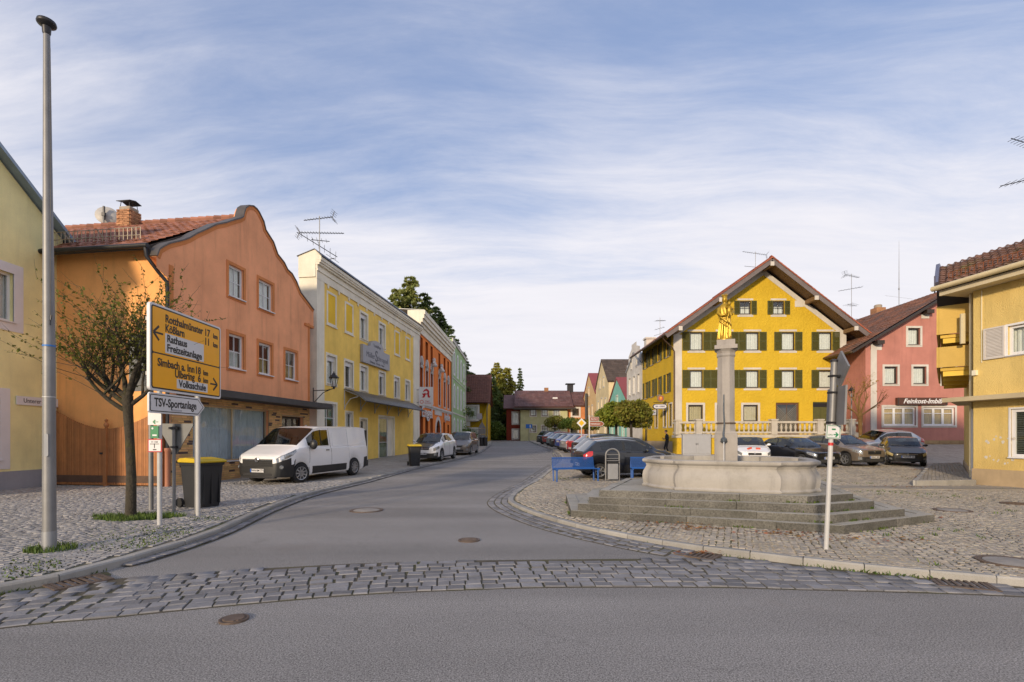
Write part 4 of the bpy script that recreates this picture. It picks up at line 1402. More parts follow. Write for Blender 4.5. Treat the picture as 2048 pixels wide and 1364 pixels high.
# chimney, dish
ch = thing('chimney', 'buff brick chimney with a metal cap on the red tiled roof of the salmon house', 'chimney')
Mh = salmon.matrix_basis.copy()
Mh = Matrix.Translation(salmon.location) @ Matrix.Rotation(salmon.rotation_euler.z, 4, 'Z')
ch.location = Mh @ Vector((ru - .25, 4.9, 9.55))
ch.rotation_euler = salmon.rotation_euler
brick_stack(ch, (0, 0, 0), 0.50, 0.56, 0.94, mat('chimney_brick', (0.40, 0.20, 0.10), 0.85, 0.2, 4, rnd=0.3))
mb = MB()
mb.box(-.21, -.24, .94, .21, .24, 1.08)
ob('chimney_pot', mb, mat('chimney_concrete', (0.35, 0.30, 0.24), 0.9, 0.2, 4), ch, bevel=.03)
mb = MB()
for x in (-.18, .18):
 for y in (-.2, .2):
  mb.tube([(x, y, 1.09), (x * .9, y * .9, 1.28)], .012, 4)
mb.prism([(-.27, 1.26), (0, 1.33), (.27, 1.26), (.27, 1.28), (0, 1.35), (-.27, 1.28)], -.3, .3)
ob('cap', mb, DARKMETAL, ch)
ds = thing('satellite_dish', 'grey satellite dish on a short pole on the roof ridge of the salmon house', 'satellite dish')
ds.location = Mh @ Vector((ru, 6.3, 10.0))
mb = MB()
mb.tube([(0, 0, -.1), (0, 0, .75)], .025, 8)
ob('pole', mb, STEEL, ds, True)
mb = MB()
mb.M = Matrix.Translation((0, .1, .66)) @ Matrix.Rotation(R(25), 4, 'Z') @ Matrix.Rotation(R(78), 4, 'X')
mb.lathe([(.03, .0), (.2, -.025), (.33, -.075), (.385, -.11), (.385, -.12), (.33, -.085), (.2, -.035), (.03, -.01)], 28)
ob('dish', mb, mat('dish_paint', (0.45, 0.43, 0.40), 0.5, 0.15, 4), ds, True)
mb = MB()
mb.box(-.03, -.02, .38, .03, .04, .92)
mb.box(-.06, -.04, .52, .06, .05, .66)
ob('bracket', mb, DARKMETAL, ds)
# --- wooden gate
GATE = mat('gate_wood', (0.38, 0.155, 0.055), 0.65, 0.2, 3, 0.2, 30, rnd=0.16, streak=0.3)
gt = thing('wooden_gate', 'brown wooden double gate with curved top and turned posts between two houses', 'gate', (-14.60, 15.92, 0.09), math.atan2(-0.53, 3.82))
GW = 3.84
mb = MB()
mb.box(-.5, -.5, 0, .5, .5, 1)
bme = mb.mesh('board', GATE)
nb = 26
for leaf in (0, 1):
 for k in range(nb):
  t_ = (k + 0.5) / nb
  u = (t_ if leaf == 0 else 1 - t_) * (GW / 2 - .1) + .05 if leaf == 0 else GW - ((k + .5) / nb * (GW / 2 - .1) + .05)
  hh = 1.75 + 0.60 * (1 - t_) ** 1.7
  link('board', bme, gt, (u, random.uniform(-.004, .004), 0.05), None, ((GW / 2 - .1) / nb - 0.006, 0.03, hh))
mb = MB()
for u0, u1 in ((0.02, GW / 2 - .05), (GW / 2 + .05, GW - .02)):
 mb.box(u0, -.03, .12, u1, -.016, .34)
ob('kick_rail', mb, mat('gate_wood_dark', (0.10, 0.055, 0.035), 0.7, 0.3, 4), gt)
for u, hh in ((0.0, 2.35), (GW / 2, 1.78), (GW, 2.35)):
 mb = MB()
 mb.box(u - .06, -.07, 0, u + .06, .06, hh)
 mb.lathe([(.05, 0), (.06, .03), (.03, .05), (.065, .1), (.075, .15), (.05, .2), (.02, .23), (.045, .26), (.045, .30), (.0, .34)], 12, (u, -.005, hh))
 ob('gate_post', mb, GATE, gt, True)
mb = MB()
mb.box(GW / 2 - .2, -.05, 1.0, GW / 2 - .1, -.016, 1.06)
ob('handle', mb, DARKMETAL, gt)
# --- yellow shop house with flat cornice front
YEL = plaster('yellow_plaster', (0.90, 0.62, 0.15), 0.16)
YELD = plaster('deep_yellow_plaster', (0.84, 0.54, 0.05), 0.1)
YF = Fac(-12.80, 0.137, 12.80 / (0.392 + 0.137) * 1.0)
YF.Ys = YF.Y(632)
h = house_left('house', 'yellow three storey shop house with cream cornice and small canopy beside the salmon house', YF)
yhouse = h
UW = YF.u(838)
ZT = 10.36
cols = [(653, 672), (689, 706), (720, 735), (757, 771), (787, 800), (809, 821)]
cu = [((YF.u(a) + YF.u(b)) / 2) for a, b in cols]
ww = 0.92
low = [(u, 4.38, ww, 1.42) for u in cu]
up = [(cu[k], 7.42, ww, 1.50) for k in (2, 3)]
gw = [((YF.u(640) + YF.u(673)) / 2, 1.9, YF.u(673) - YF.u(640) - .1, 1.45), ((YF.u(692) + YF.u(704)) / 2, 1.0, 0.8, 2.0), (YF.u(727), -0.3, 0.9, 3.0), ((YF.u(758) + YF.u(788)) / 2, -0.3, YF.u(788) - YF.u(758), 3.25)]
holes = [rect(u - w / 2, z, u + w / 2, z + hh) for u, z, w, hh in low + up + gw]
wall('wall', h, [(0, -0.5), (UW, -0.5), (UW, ZT), (0, ZT)], holes, YEL, depth=0.2, reveal=CREAM)
for u, z, w, hh in low + up:
 window(h, u, z, w, hh, bars=(0, 0), surround=CREAM, sw=0.13, recess=0.16, roller=0.24, fw=0.08, sill=CREAM, sillout=0.09, curtain=(CURTAIN, 0, .8) if random.random() < .5 else None)
window(h, *gw[0], bars=(1, 1), surround=CREAM, sw=0.12, recess=0.1, fw=0.07)
window(h, *gw[1], bars=(1, 0), surround=CREAM, sw=0.1, recess=0.1, fw=0.07)
window(h, *gw[2], bars=(0, 1), frame=CREAM, surround=CREAM, sw=0.1, recess=0.18, fw=0.1, sill=None)
window(h, gw[3][0] - .35, gw[3][1], gw[3][2] - .7, gw[3][3], bars=(0, 1), surround=None, recess=0.16, fw=0.09, sill=None, curtain=(mat('green_net', (0.25, 0.30, 0.16), 0.9, 0.1), 0.2, 1))
mb = MB()
ring(mb, rect(gw[3][0] - gw[3][2] / 2 - .12, -.3, gw[3][0] + gw[3][2] / 2 + .12, 3.07), rect(gw[3][0] - gw[3][2] / 2, -.29, gw[3][0] + gw[3][2] / 2, 2.95), -.02, -.002)
ob('door_surround', mb, CREAM, h)
mb = MB()
mb.box(gw[3][0] + gw[3][2] / 2 - .72, .15, -.3, gw[3][0] + gw[3][2] / 2, .4, 2.95)
ob('door_pier', mb, CREAM, h)
bm_ = MB()
for k in (0, 1, 4, 5):
 p_ = rect(cu[k] - .5, 7.35, cu[k] + .5, 9.05)
 b_ = MB()
 ring(b_, p_, shrink(p_, 0.11), -0.035, -0.002)
 b_.box(cu[k] - .56, -.06, 7.30, cu[k] + .56, -.002, 7.37)
 ob('blind_window_frame', b_, CREAM, h)
 b_ = MB()
 b_.prism(shrink(p_, 0.11), -0.012, -0.001)
 ob('blind_window_panel', b_, YELD, h)
mb = MB()
mb.box(-.003, -.05, -.5, YF.u(647), -.002, 9.36)
mb.box(YF.u(826), -.05, -.5, UW + .003, -.002, 9.36)
ob('pilaster', mb, CREAM, h)
mb = MB()
cp = [(-.02, -.06, 9.34, 9.72), (-.02, -.11, 9.72, 9.80), (-.03, -.09, 9.80, 10.0), (-.05, -.20, 10.0, 10.10), (-.06, -.27, 10.10, 10.20), (-.07, -.31, 10.20, 10.36)]
for a, y, z0, z1 in cp:
 mb.box(a, y, z0, UW - a, -.003, z1)
mb.prism([(-.31, 10.36), (.02, 10.72), (.88, 10.42), (.88, 9.4), (-.003, 9.4), (-.003, 10.36)], 0, 1)
s0 = mb.v[-12:]
mb.v[-12:] = [(-.06 if y == 0 else UW + .06, x, z) for x, y, z in s0]
ob('cornice', mb, CREAM, h)
mb = MB()
for k in range(12):
 u = YF.u(647) + .4 + k * (YF.u(826) - YF.u(647) - .8) / 11
 mb.prism([(u - .09, 9.35), (u + .09, 9.35), (u + .05, 9.19), (u, 9.15), (u - .05, 9.19)], -.055, -.002)
ob('cornice_drops', mb, CREAM, h, kind='stuff')
mb = MB()
slab(mb, [(-.1, -.36, 10.385), (UW + .1, -.36, 10.385), (UW + .1, .03, 10.75), (-.1, .03, 10.75)], .03)
slab(mb, [(-.1, .03, 10.75), (UW + .1, .03, 10.75), (UW + .1, .95, 10.44), (-.1, .95, 10.44)], .03)
ob('coping', mb, DARKMETAL, h)
mb = MB()
mb.box(.004, .0045, -.5, .85, .88, 9.6)
mb.box(.3, .95, -.5, UW - .004, 12, 7.9)
mb.box(UW - .85, .0045, -.5, UW - .004, .88, 9.6)
ob('side_wall', mb, CREAM, h)
mb = MB()
slab(mb, [(.2, .95, 8.0), (UW, .95, 8.0), (UW, 7, 10.0), (.2, 7, 10.0)], .1)
slab(mb, [(.2, 7, 10.0), (UW, 7, 10.0), (UW, 13, 8.0), (.2, 13, 8.0)], .1)
ob('roof', mb, ROOFTILE, h)
# sign
SIGNGREY = mat('sign_grey_board', (0.33, 0.335, 0.37), 0.5, 0.06, 2)
SIGNINK = mat('sign_slate_ink', (0.10, 0.105, 0.13), 0.6, 0)
u0, u1 = YF.u(720), YF.u(774)
sg = thing('shop_sign', 'grey shop board with arched top lettered Schroppel on the yellow house', 'sign')
sg.location = Mh @ Vector((0, 0, 0))
sg.location = Matrix.Translation(h.location) @ Matrix.Rotation(h.rotation_euler.z, 4, 'Z') @ Vector(((u0 + u1) / 2, -0.16, 6.55))
sg.rotation_euler = h.rotation_euler
w2 = (u1 - u0) / 2
poly = [(-w2, -.52), (w2, -.52), (w2, .52), (w2 * .58, .52), (w2 * .5, .60)] + [(w2 * .5 * math.cos(math.pi * i / 10), .62 + .42 * math.sin(math.pi * i / 10)) for i in range(1, 10)] + [(-w2 * .5, .60), (-w2 * .58, .52), (-w2, .52)]
mb = MB()
mb.prism(poly, -.03, .14)
ob('board', mb, SIGNGREY, sg)
FM = lambda x, z, y=-.034: frame_m((x, y, z), (1, 0, 0), (0, 0, 1))
text('Müller', .48, SIGNINK, sg, FM(-w2 * .48, .02), sx=1.0)
text('S', .95, SIGNINK, sg, FM(-w2 * .06, .06), sx=1.0, bold=.01)
text('chroppel', .48, SIGNINK, sg, FM(w2 * .42, -.0), sx=1.0)
text('Reinigung · Wäsche · Mode', .2, SIGNINK, sg, FM(0, -.36), sx=1.0)
text('Textilpflege', .25, SIGNINK, sg, FM(0, .70), sx=1.0)
# canopy of the yellow house
c0, c1 = YF.u(687), YF.u(816)
AW = mat('canopy_sheet', (0.085, 0.08, 0.07), 0.35, 0.2, 4, streak=.3)
aw = thing('shop_canopy', 'dark sheet metal canopy on curved white brackets along the yellow house', 'canopy')
aw.location = Matrix.Translation(h.location) @ Matrix.Rotation(h.rotation_euler.z, 4, 'Z') @ Vector((c0, -.02, 4.22))
aw.rotation_euler = h.rotation_euler
prof_ = [(0, 0.05), (-.45, -.10), (-.9, -.34), (-1.3, -.62)]
ncr = 60
vs, fs = [], []
for i in range(ncr + 1):
 u = (c1 - c0) * i / ncr
 dz = 0.025 * (i % 2)
 vs += [(u, y, z + dz) for y, z in prof_]
 vs += [(u, y, z + dz - .015) for y, z in prof_]
for i in range(ncr):
 for j in range(3):
  a, b = i * 8 + j, (i + 1) * 8 + j
  fs += [(a, a + 1, b + 1, b), (a + 4, b + 4, b + 5, a + 5)]
 fs.append((i * 8 + 3, i * 8 + 7, i * 8 + 15, i * 8 + 11))
mb = MB()
mb.add(vs, fs)
ob('corrugated_sheet', mb, AW, aw)
for k in range(6):
 u = .05 + (c1 - c0 - .1) * k / 5
 mb = MB()
 mb.tube([(u, 0, -.01), (u, -.9, -.37), (u, -1.28, -.66)], .025, 6)
 mb.tube([(u, -.02, -1.05), (u, -.08, -.85), (u, -.35, -.5), (u, -.8, -.38)], .022, 6)
 mb.tube([(u, -.01, .0), (u, -.01, -1.1)], .025, 6)
 ob('bracket', mb, WHITEPOST, aw, True)
mb = MB()
mb.tube([(0, -1.3, -.64), (c1 - c0, -1.3, -.64)], .035, 6)
ob('front_rail', mb, DARKMETAL, aw, True)
def lantern(loc, rz, label, arm=True, post=0):
 t_ = thing('street_lantern', label, 'street lamp', loc, rz)
 y0 = -1.05 if arm else 0
 mb = MB()
 if arm:
  mb.tube([(0, 0, .1), (0, -.35, .12), (0, -.7, .12), (0, y0, .2)], .022, 6)
  mb.tube([(0, 0, -.5), (0, -.2, -.3), (0, -.5, .0), (0, -.85, .14)], .018, 6)
  mb.box(-.03, -.02, -.6, .03, 0, .25)
  mb.lathe([(.05, 0), (.05, .06), (.03, .12)], 8, (0, y0, .17))
  ob('bracket_arm', mb, DARKMETAL, t_, True)
 else:
  mb.lathe([(.09, -post), (.08, -post + .5), (.045, -post + .55), (.035, .1), (.06, .17), (.03, .3)], 12)
  ob('post', mb, STEEL if post > 3 else DARKMETAL, t_, True)
 z0 = .28
 mb = MB()
 for k in range(6):
  w = math.pi * 2 * k / 6
  c, s = math.cos(w), math.sin(w)
  mb.tube([(.1 * c, y0 + .1 * s, z0), (.2 * c, y0 + .2 * s, z0 + .42)], .012, 4)
 mb.lathe([(.11, z0 - .02), (.11, z0 + .015), (.06, z0 + .015)], 6, (0, y0, 0))
 mb.lathe([(.225, z0 + .41), (.235, z0 + .44), (.14, z0 + .54), (.08, z0 + .58), (.08, z0 + .62), (.03, z0 + .66), (.012, z0 + .74)], 6, (0, y0, 0))
 ob('lantern_frame', mb, DARKMETAL, t_)
 mb = MB()
 mb.lathe([(.095, z0), (.19, z0 + .41)], 6, (0, y0, 0))
 ob('lantern_glass', mb, GLASS, t_)
 mb = MB()
 mb.lathe([(.03, z0), (.04, z0 + .1), (.035, z0 + .25), (.01, z0 + .3)], 8, (0, y0, 0))
 ob('lamp', mb, WHITE, t_, True)
 return t_
lp = Matrix.Translation(yhouse.location) @ Matrix.Rotation(yhouse.rotation_euler.z, 4, 'Z') @ Vector((-.35, -.05, 3.75))
lantern(lp, yhouse.rotation_euler.z, 'black wall lantern on a bracket between the salmon and yellow houses')
def yagi(label, loc, rz, mast, booms, thick=.016, group='television aerials on the roofs'):
 """booms: (height, length, azimuth, elements, element half-length, tilt)"""
 t_ = thing('roof_aerial', label, 'aerial', loc, rz, group)
 mb = MB()
 mb.tube([(0, 0, -.6), (0, 0, mast)], thick * 1.3, 6)
 ob('mast', mb, GREYMETAL, t_)
 for (hh, L, az_, ne, el, tl) in booms:
  mb = MB()
  mb.M = Matrix.Translation((0, 0, hh)) @ Matrix.Rotation(R(az_), 4, 'Z') @ Matrix.Rotation(R(tl), 4, 'Y')
  a, b = -L * .45, L * .55
  mb.tube([(a, 0, 0), (b, 0, 0)], thick, 5)
  for k in range(ne):
   x = a + (b - a) * (k + .3) / ne
   e_ = el * (1.25 - .5 * k / ne)
   mb.tube([(x, -e_, .01), (x, e_, .01)], thick * .5, 4)
  if ne > 8:
   for s in (-1, 1):
    mb.tube([(a, 0, 0), (a - .12, 0, s * .28)], thick * .8, 4)
    for q in range(3):
     mb.tube([(a - .04 * (q + 1), -.3, s * .09 * (q + 1)), (a - .04 * (q + 1), .3, s * .09 * (q + 1))], thick * .4, 4)
  ob('antenna', mb, DARKMETAL, t_)
 return t_
Yh = Matrix.Translation(yhouse.location) @ Matrix.Rotation(yhouse.rotation_euler.z, 4, 'Z')
q = Yh @ Vector((YF.u(668), .8, 10.4))
yagi('tall television aerial with several long booms on the yellow shop house', q, 0, zat(432, q.y) - q.z,
  [(zat(437, q.y) - q.z, 1.6, 172, 10, .12, 3), (zat(466, q.y) - q.z, 2.3, 2, 16, .15, 0), (zat(492, q.y) - q.z, 2.2, 200, 7, .5, -28), (zat(522, q.y) - q.z, 1.9, 170, 5, .5, 6), (zat(481, q.y) - q.z, .9, 15, 4, .3, 0)], .02)
# --- orange pharmacy
RED = plaster('red_orange_plaster', (0.84, 0.24, 0.05), 0.15)
SILVERW = plaster('white_moulding', (0.60, 0.57, 0.55), 0.1)
RF = Fac(-9.07, 0.043, 39.6)
h = house_left('house', 'bright orange pharmacy house with arched windows and cream cornice', RF)
rhouse = h
UW, ZT = RF.u(902), 11.65
ctr = [(840.5, 5), (850.5, 7), (861, 8), (875, 8), (885.5, 6), (894, 6)]
ru_ = [RF.u(c) for c, _ in ctr]
ru_ = [0.75 + (UW - 1.7) * k / 5 + (0.45 if k >= 3 else 0) - (.0) for k in range(6)]
ru_ = [.85, 2.9, 4.95, 8.6, 11.4, 13.6]
low = [(u, 4.75, .95, 2.55) for u in ru_]
up = [(u, 8.0, .95, 1.75) for u in ru_]
grd = [(.9, 1.0, 1.1, 2.4), (2.9, 1.0, 1.1, 2.4), (4.95, .9, 1.1, 2.5), (11.2, 1.0, 1.0, 2.2), (13.6, 1.0, 1.0, 2.0)]
door = (7.9, -.3, 2.1, 3.6)
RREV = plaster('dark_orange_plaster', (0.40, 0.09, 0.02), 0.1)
holes = [rect(u - w / 2, z, u + w / 2, z + hh) for u, z, w, hh in low + up + grd] + [arch(door[0] - 1.05, -.3, door[0] + 1.05, 3.3)]
wall('wall', h, [(0, -.5), (UW, -.5), (UW, ZT), (0, ZT)], holes, RED, depth=.22, reveal=RREV)
for u, z, w, hh in low:
 window(h, u, z, w, hh, frame=BROWNWOOD, bars=(1, 0), recess=.18, sill=SILVERW, sash=False, surround=SILVERW, sw=.14, glass=GLASS)
 mb = MB()
 a_ = arch(u - .62, z + 1.3, u + .62, z + hh + .95)
 mb.prism([q for q in a_ if q[1] > z + hh + .05] + [(u - .62, z + hh + .06), (u + .62, z + hh + .06)][::-1], -.07, -.002)
 ob('window_hood', mb, SILVERW, h)
for k, (u, z, w, hh) in enumerate(up):
 window(h, u, z, w, hh, frame=BROWNWOOD, bars=(1, 0), recess=.18, sill=SILVERW, sash=False)
 mb = MB()
 mb.box(u - .65, -.08, z + hh + .28, u + .65, -.002, z + hh + .42)
 mb.box(u - .55, -.05, z - .32, u + .55, -.002, z - .12)
 ob('window_moulding', mb, SILVERW, h)
 if k in (2, 3):
  mb = MB()
  mb.lathe([(.28, 0), (.34, .12), (.20, .3), (.22, .38)], 10, (u, -.2, z - .05))
  mb.ball((u, -.2, z + .52), (.17, .17, .22), 10, 8)
  mb.ball((u, -.22, z + .25), (.4, .16, .2), 10, 6)
  ob('bust', mb, SILVERW, h, True)
for u, z, w, hh in grd:
 window(h, u, z, w, hh, frame=DARKWOOD, bars=(1, 0), recess=.16, sash=False, sill=SILVERW)
mb = MB()
ring(mb, shrink(arch(door[0] - 1.05, -.3, door[0] + 1.05, 3.3), -.35), arch(door[0] - 1.05, -.3, door[0] + 1.05, 3.3), -.05, -.002)
ob('door_surround', mb, SILVERW, h)
window(h, door[0], -.3, 2.1, 3.6, frame=DARKWOOD, bars=(1, 1), recess=.18, arched=True, sill=None, sash=False, barw=.08, name='door')
mb = MB()
for y, z0, z1 in ((-.10, 9.95, 10.1), (-.05, 10.1, 10.55), (-.16, 10.55, 10.8), (-.3, 10.8, 11.1), (-.42, 11.1, 11.4), (-.5, 11.4, 11.72)):
 mb.box(-.05, y, z0, UW + .05, -.003, z1)
mb.box(-.06, -.003, 9.0, .5, .9, 11.73)
ob('cornice', mb, CREAM, h)
mb = MB()
mb.box(0, -.14, 4.28, UW, -.003, 4.45)
mb.box(0, -.07, 4.15, UW, -.003, 4.28)
mb.box(0, -.06, 10.0, UW, -.003, 10.1)
ob('string_course', mb, SILVERW, h)
mb = MB()
mb.box(-.002, -.04, -.5, .3, -.002, 9.95)
mb.box(UW - .3, -.04, -.5, UW + .002, -.002, 9.95)
ob('pilaster', mb, RREV, h)
mb = MB()
mb.box(6.2, -.06, 3.75, 9.6, -.002, 4.15)
ob('name_panel', mb, SILVERW, h)
PHW = mat('letter_white', (0.62, 0.62, 0.64), 0.5, 0.05)
text('Engel', 1.25, PHW, h, frame_m((2.7, -.09, 3.72), (1, 0, 0), (0, 0, 1)), extrude=.03, sx=1.6, bold=.02)
text('Apotheke', 1.0, PHW, h, frame_m((12.4, -.09, 3.72), (1, 0, 0), (0, 0, 1)), extrude=.03, sx=.8, bold=.02)
body(h, 0, UW, 11, 10.4, CREAM)
mb = MB()
slab(mb, [(-.05, -.45, 11.76), (UW + .05, -.45, 11.76), (UW + .05, 5, 12.1), (-.05, 5, 12.1)], .05)
slab(mb, [(-.05, 5, 12.1), (UW + .05, 5, 12.1), (UW + .05, 11.2, 10.5), (-.05, 11.2, 10.5)], .1)
ob('roof', mb, GREYMETAL, h)
# pharmacy sign hung across the pavement
sx_, sy_ = at(852, 38.9), 38.9
sg = thing('pharmacy_sign', 'white hanging sign with a red gothic letter A on the orange pharmacy', 'sign', (sx_, sy_, zat(792.5, 38.9)))
mb = MB()
mb.box(-.54, -.06, -.72, .54, .06, .72)
ob('board', mb, mat('sign_white', (0.62, 0.62, 0.66), 0.5, 0.03), sg)
REDINK = mat('sign_red', (0.42, 0.008, 0.02), 0.5, 0)
A_ = [(-.22, .38), (-.10, .52), (.05, .58), (.2, .50), (.27, .36), (.26, .08), (.30, -.02), (.38, .05), (.30, -.12), (.16, -.10), (.12, .02), (.12, .14), (-.02, .12), (-.06, -.02), (-.16, -.12), (-.34, -.08), (-.24, -.03), (-.20, .05), (-.26, .12), (-.28, .22), (-.16, .20), (-.08, .26), (.02, .20), (.12, .24), (.12, .36), (.04, .42), (-.08, .40), (-.16, .32)]
mb = MB()
mb.prism(A_, -.068, -.0605)
ob('letter_shape', mb, REDINK, sg)
mb = MB()
mb.v, mb.f, mb.m = [], [], []
ring(mb, [(-.32 + .15 * math.cos(2 * math.pi * i / 18), -.44 + .15 * math.sin(2 * math.pi * i / 18)) for i in range(18)], [(-.32 + .10 * math.cos(2 * math.pi * i / 18), -.44 + .10 * math.sin(2 * math.pi * i / 18)) for i in range(18)], -.067, -.0605)
ob('ring_mark', mb, mat('sign_pale_red', (0.55, 0.16, 0.14), 0.5, 0), sg)
text('Engel', .15, REDINK, sg, frame_m((.12, -.064, -.38), (1, 0, 0), (0, 0, 1)))
text('Apotheke', .15, REDINK, sg, frame_m((.16, -.064, -.53), (1, 0, 0), (0, 0, 1)), sx=.85)
mb = MB()
mb.tube([(-.54, 0, .5), (-1.6, .1, .5)], .03, 6)
mb.tube([(-.54, 0, -.5), (-1.6, .1, -.5)], .03, 6)
ob('bracket', mb, GREYMETAL, sg)
# --- green house
GREEN = plaster('green_plaster', (0.34, 0.48, 0.25), 0.12)
GF = Fac(-7.28, 0.012, 55.2)
h = house_left('house', 'pale green three storey house with white arched windows beyond the orange pharmacy', GF)
UW, ZT = GF.u(931.5), 12.6
gu = [2.0, 5.2, 8.7, 12.0]
rows = [(9.0, 2.35), (5.3, 2.3), (1.3, 2.4)]
wl = [(u, z, 1.05, hh) for z, hh in rows for u in gu]
holes = [arch(u - w / 2, z, u + w / 2, z + hh) for u, z, w, hh in wl]
wall('wall', h, [(0, -.5), (UW, -.5), (UW, ZT), (0, ZT)], holes, GREEN, depth=.16, reveal=OFFWHITE)
for u, z, w, hh in wl:
 window(h, u, z, w, hh, bars=(1, 1), recess=.05, arched=True, sash=False, surround=WHITE, sw=.26, curtain=(CURTAIN, 0, .9), fw=.1)
mb = MB()
mb.box(-.03, -.12, 12.3, UW + .05, -.002, 12.64)
mb.box(-.001, -.06, 4.35, UW, -.002, 4.5)
mb.box(-.001, -.05, 8.3, UW, -.002, 8.4)
mb.box(-.004, -.04, -.5, .35, -.002, 12.3)
mb.box(UW - .35, -.04, -.5, UW + .004, -.002, 12.3)
ob('cornice', mb, OFFWHITE, h)
body(h, 0, UW, 10, 12.55, GREEN)
mb = MB()
slab(mb, [(-.05, -.15, 12.68), (UW + .05, -.15, 12.68), (UW + .05, 10, 12.9), (-.05, 10, 12.9)], .04)
ob('roof', mb, GREYMETAL, h)
# --- yellow house with steep brown roof, turned to the camera
Yb = 73.0
BROWNROOF = mat('brown_roof', (0.13, 0.050, 0.032), 0.75, 0.15, .8, rnd=.15)
xl, xr = -9.0, at(976, Yb)
h = thing('house', 'deep yellow house with steep red brown roof at the end of the left row', 'house', (xl, Yb, 0))
UW = xr - xl
ezz, rzz = zat(804, Yb), zat(749, Yb + 4.5)
wl = [(UW - 1.9 - .35, 4.3, 1.5, 1.9), (UW - 4.6, 4.3, 1.5, 1.9), (UW - 2.4, 1.3, 2.2, 1.6), (UW - 5.2, 1.3, 2.0, 1.6)]
YEL2 = plaster('ochre_plaster', (0.58, 0.36, 0.02), 0.2)
wall('wall', h, [(0, -.5), (UW, -.5), (UW, ezz), (0, ezz)], [rect(u - w / 2, z, u + w / 2, z + hh) for u, z, w, hh in wl], YEL2)
for u, z, w, hh in wl:
 window(h, u, z, w, hh, bars=(1, 1), surround=OFFWHITE, sw=.25, curtain=(CURTAIN, 0, 1), sash=False)
body(h, 0, UW, 9, ezz, YEL2)
mb = MB()
slab(mb, [(-.3, -.5, ezz - .1), (UW + .35, -.5, ezz - .1), (UW + .35, 4.5, rzz), (-.3, 4.5, rzz)], .15)
slab(mb, [(-.3, 4.5, rzz), (UW + .35, 4.5, rzz), (UW + .35, 9.5, ezz - .1), (-.3, 9.5, ezz - .1)], .15)
mb.prism([(-.5 + .4, ezz), (9.2, ezz), (4.5, rzz - .1)], UW - .1, UW - .02)
n_ = 6
mb.v[-n_:] = [(y, x, z) for x, y, z in mb.v[-n_:]]
ob('roof', mb, BROWNROOF, h)
tiles(h, (-.3, -.5, ezz - .09), (1, 0, 0), (0, 5, rzz - ezz + .1), UW + .6, math.hypot(5, rzz - ezz) - .1, .34, .40, BROWNROOF, pieces=False)
mb = MB()
mb.tube([(UW + .1, -.4, ezz - .15), (UW - .15, -.1, ezz - .9), (UW - .12, -.06, 1.2)], .07, 6)
ob('downpipe', mb, STEEL, h, True)
mb = MB()
mb.box(UW - 5.5, -.06, 3.3, UW - 2.6, -.01, 4.0)
ob('banner', mb, OFFWHITE, h)
lantern((at(942, 60), 60.0, zat(838, 60) - .4), R(90), 'black wall lantern on the far end of the pale green house')
# ------------------------------------------------------------------ far end of the street
def simple_gable(h, UW, D, ez, rz_, wallm, roofm, ov=.4, ridge_along='u', tilesize=None, z0=-.6):
 """side and back walls plus roof; ridge along the facade ('u') or running back from it ('y')"""
 mb = MB()
 mb.box(.004, .95, z0, UW - .004, D, ez)
 mb.box(.001, .004, z0, .2, .95, ez)
 mb.box(UW - .2, .004, z0, UW - .001, .95, ez)
 if ridge_along == 'u':
  pr = MB()
  pr.prism([(0.02, ez), (D, ez), (D / 2, rz_ - .15)], .01, UW - .01)
  mb.add([(y, x, z) for x, y, z in pr.v], [f[::-1] for f in pr.f])
 ob('side_wall', mb, wallm, h)
 r = MB()
 if ridge_along == 'u':
  sl_ = (rz_ - ez) / (D / 2)
  e = ez - ov * sl_
  slab(r, [(-ov, -ov, e), (UW + ov, -ov, e), (UW + ov, D / 2, rz_), (-ov, D / 2, rz_)], .16)
  slab(r, [(-ov, D / 2, rz_), (UW + ov, D / 2, rz_), (UW + ov, D + ov, e), (-ov, D + ov, e)], .16)
  ob('roof', r, roofm, h)
  if tilesize:
   tiles(h, (-ov, -ov, e + .01), (1, 0, 0), (0, D / 2 + ov, rz_ - e), UW + 2 * ov, math.hypot(D / 2 + ov, rz_ - e) - .1, tilesize, tilesize * 1.2, roofm, pieces=False)
 else:
  sl_ = (rz_ - ez) / (UW / 2)
  e = ez - ov * sl_
  slab(r, [(-ov, D + ov, e), (-ov, -ov, e), (UW / 2, -ov, rz_), (UW / 2, D + ov, rz_)], .16)
  slab(r, [(UW / 2, D + ov, rz_), (UW / 2, -ov, rz_), (UW + ov, -ov, e), (UW + ov, D + ov, e)], .16)
  ob('roof', r, roofm, h)
  if tilesize:
   tiles(h, (-ov, D + ov, e + .01), (0, -1, 0), (UW / 2 + ov, 0, rz_ - e), D + 2 * ov, math.hypot(UW / 2 + ov, rz_ - e) - .1, tilesize, tilesize * 1.2, roofm, pieces=False)
   tiles(h, (UW + ov, -ov, e + .01), (0, 1, 0), (-UW / 2 - ov, 0, rz_ - e), D + 2 * ov, math.hypot(UW / 2 + ov, rz_ - e) - .1, tilesize, tilesize * 1.2, roofm, pieces=False)
OLIVE = plaster('grey_green_plaster', (0.46, 0.46, 0.27), 0.2)
WINE = plaster('wine_red_plaster', (0.20, 0.035, 0.02), 0.2)
APRICOT = plaster('apricot_plaster', (0.60, 0.24, 0.10), 0.15)
FARROOF = mat('far_brown_roof', (0.13, 0.062, 0.055), 0.7, 0.2, .7, rnd=.2, spots=((0.24, 0.18, 0.17), .8, .5, .8, .5))
Ye = 82.0
x0, x1, x2 = at(1040, Ye), at(1135, Ye), at(1172, Ye)
h = thing('house', 'grey green farmhouse with brown roof closing the far end of the street', 'house', (x0, Ye, 0))
UW = x1 - x0
ez = zat(808, Ye)
wl = []
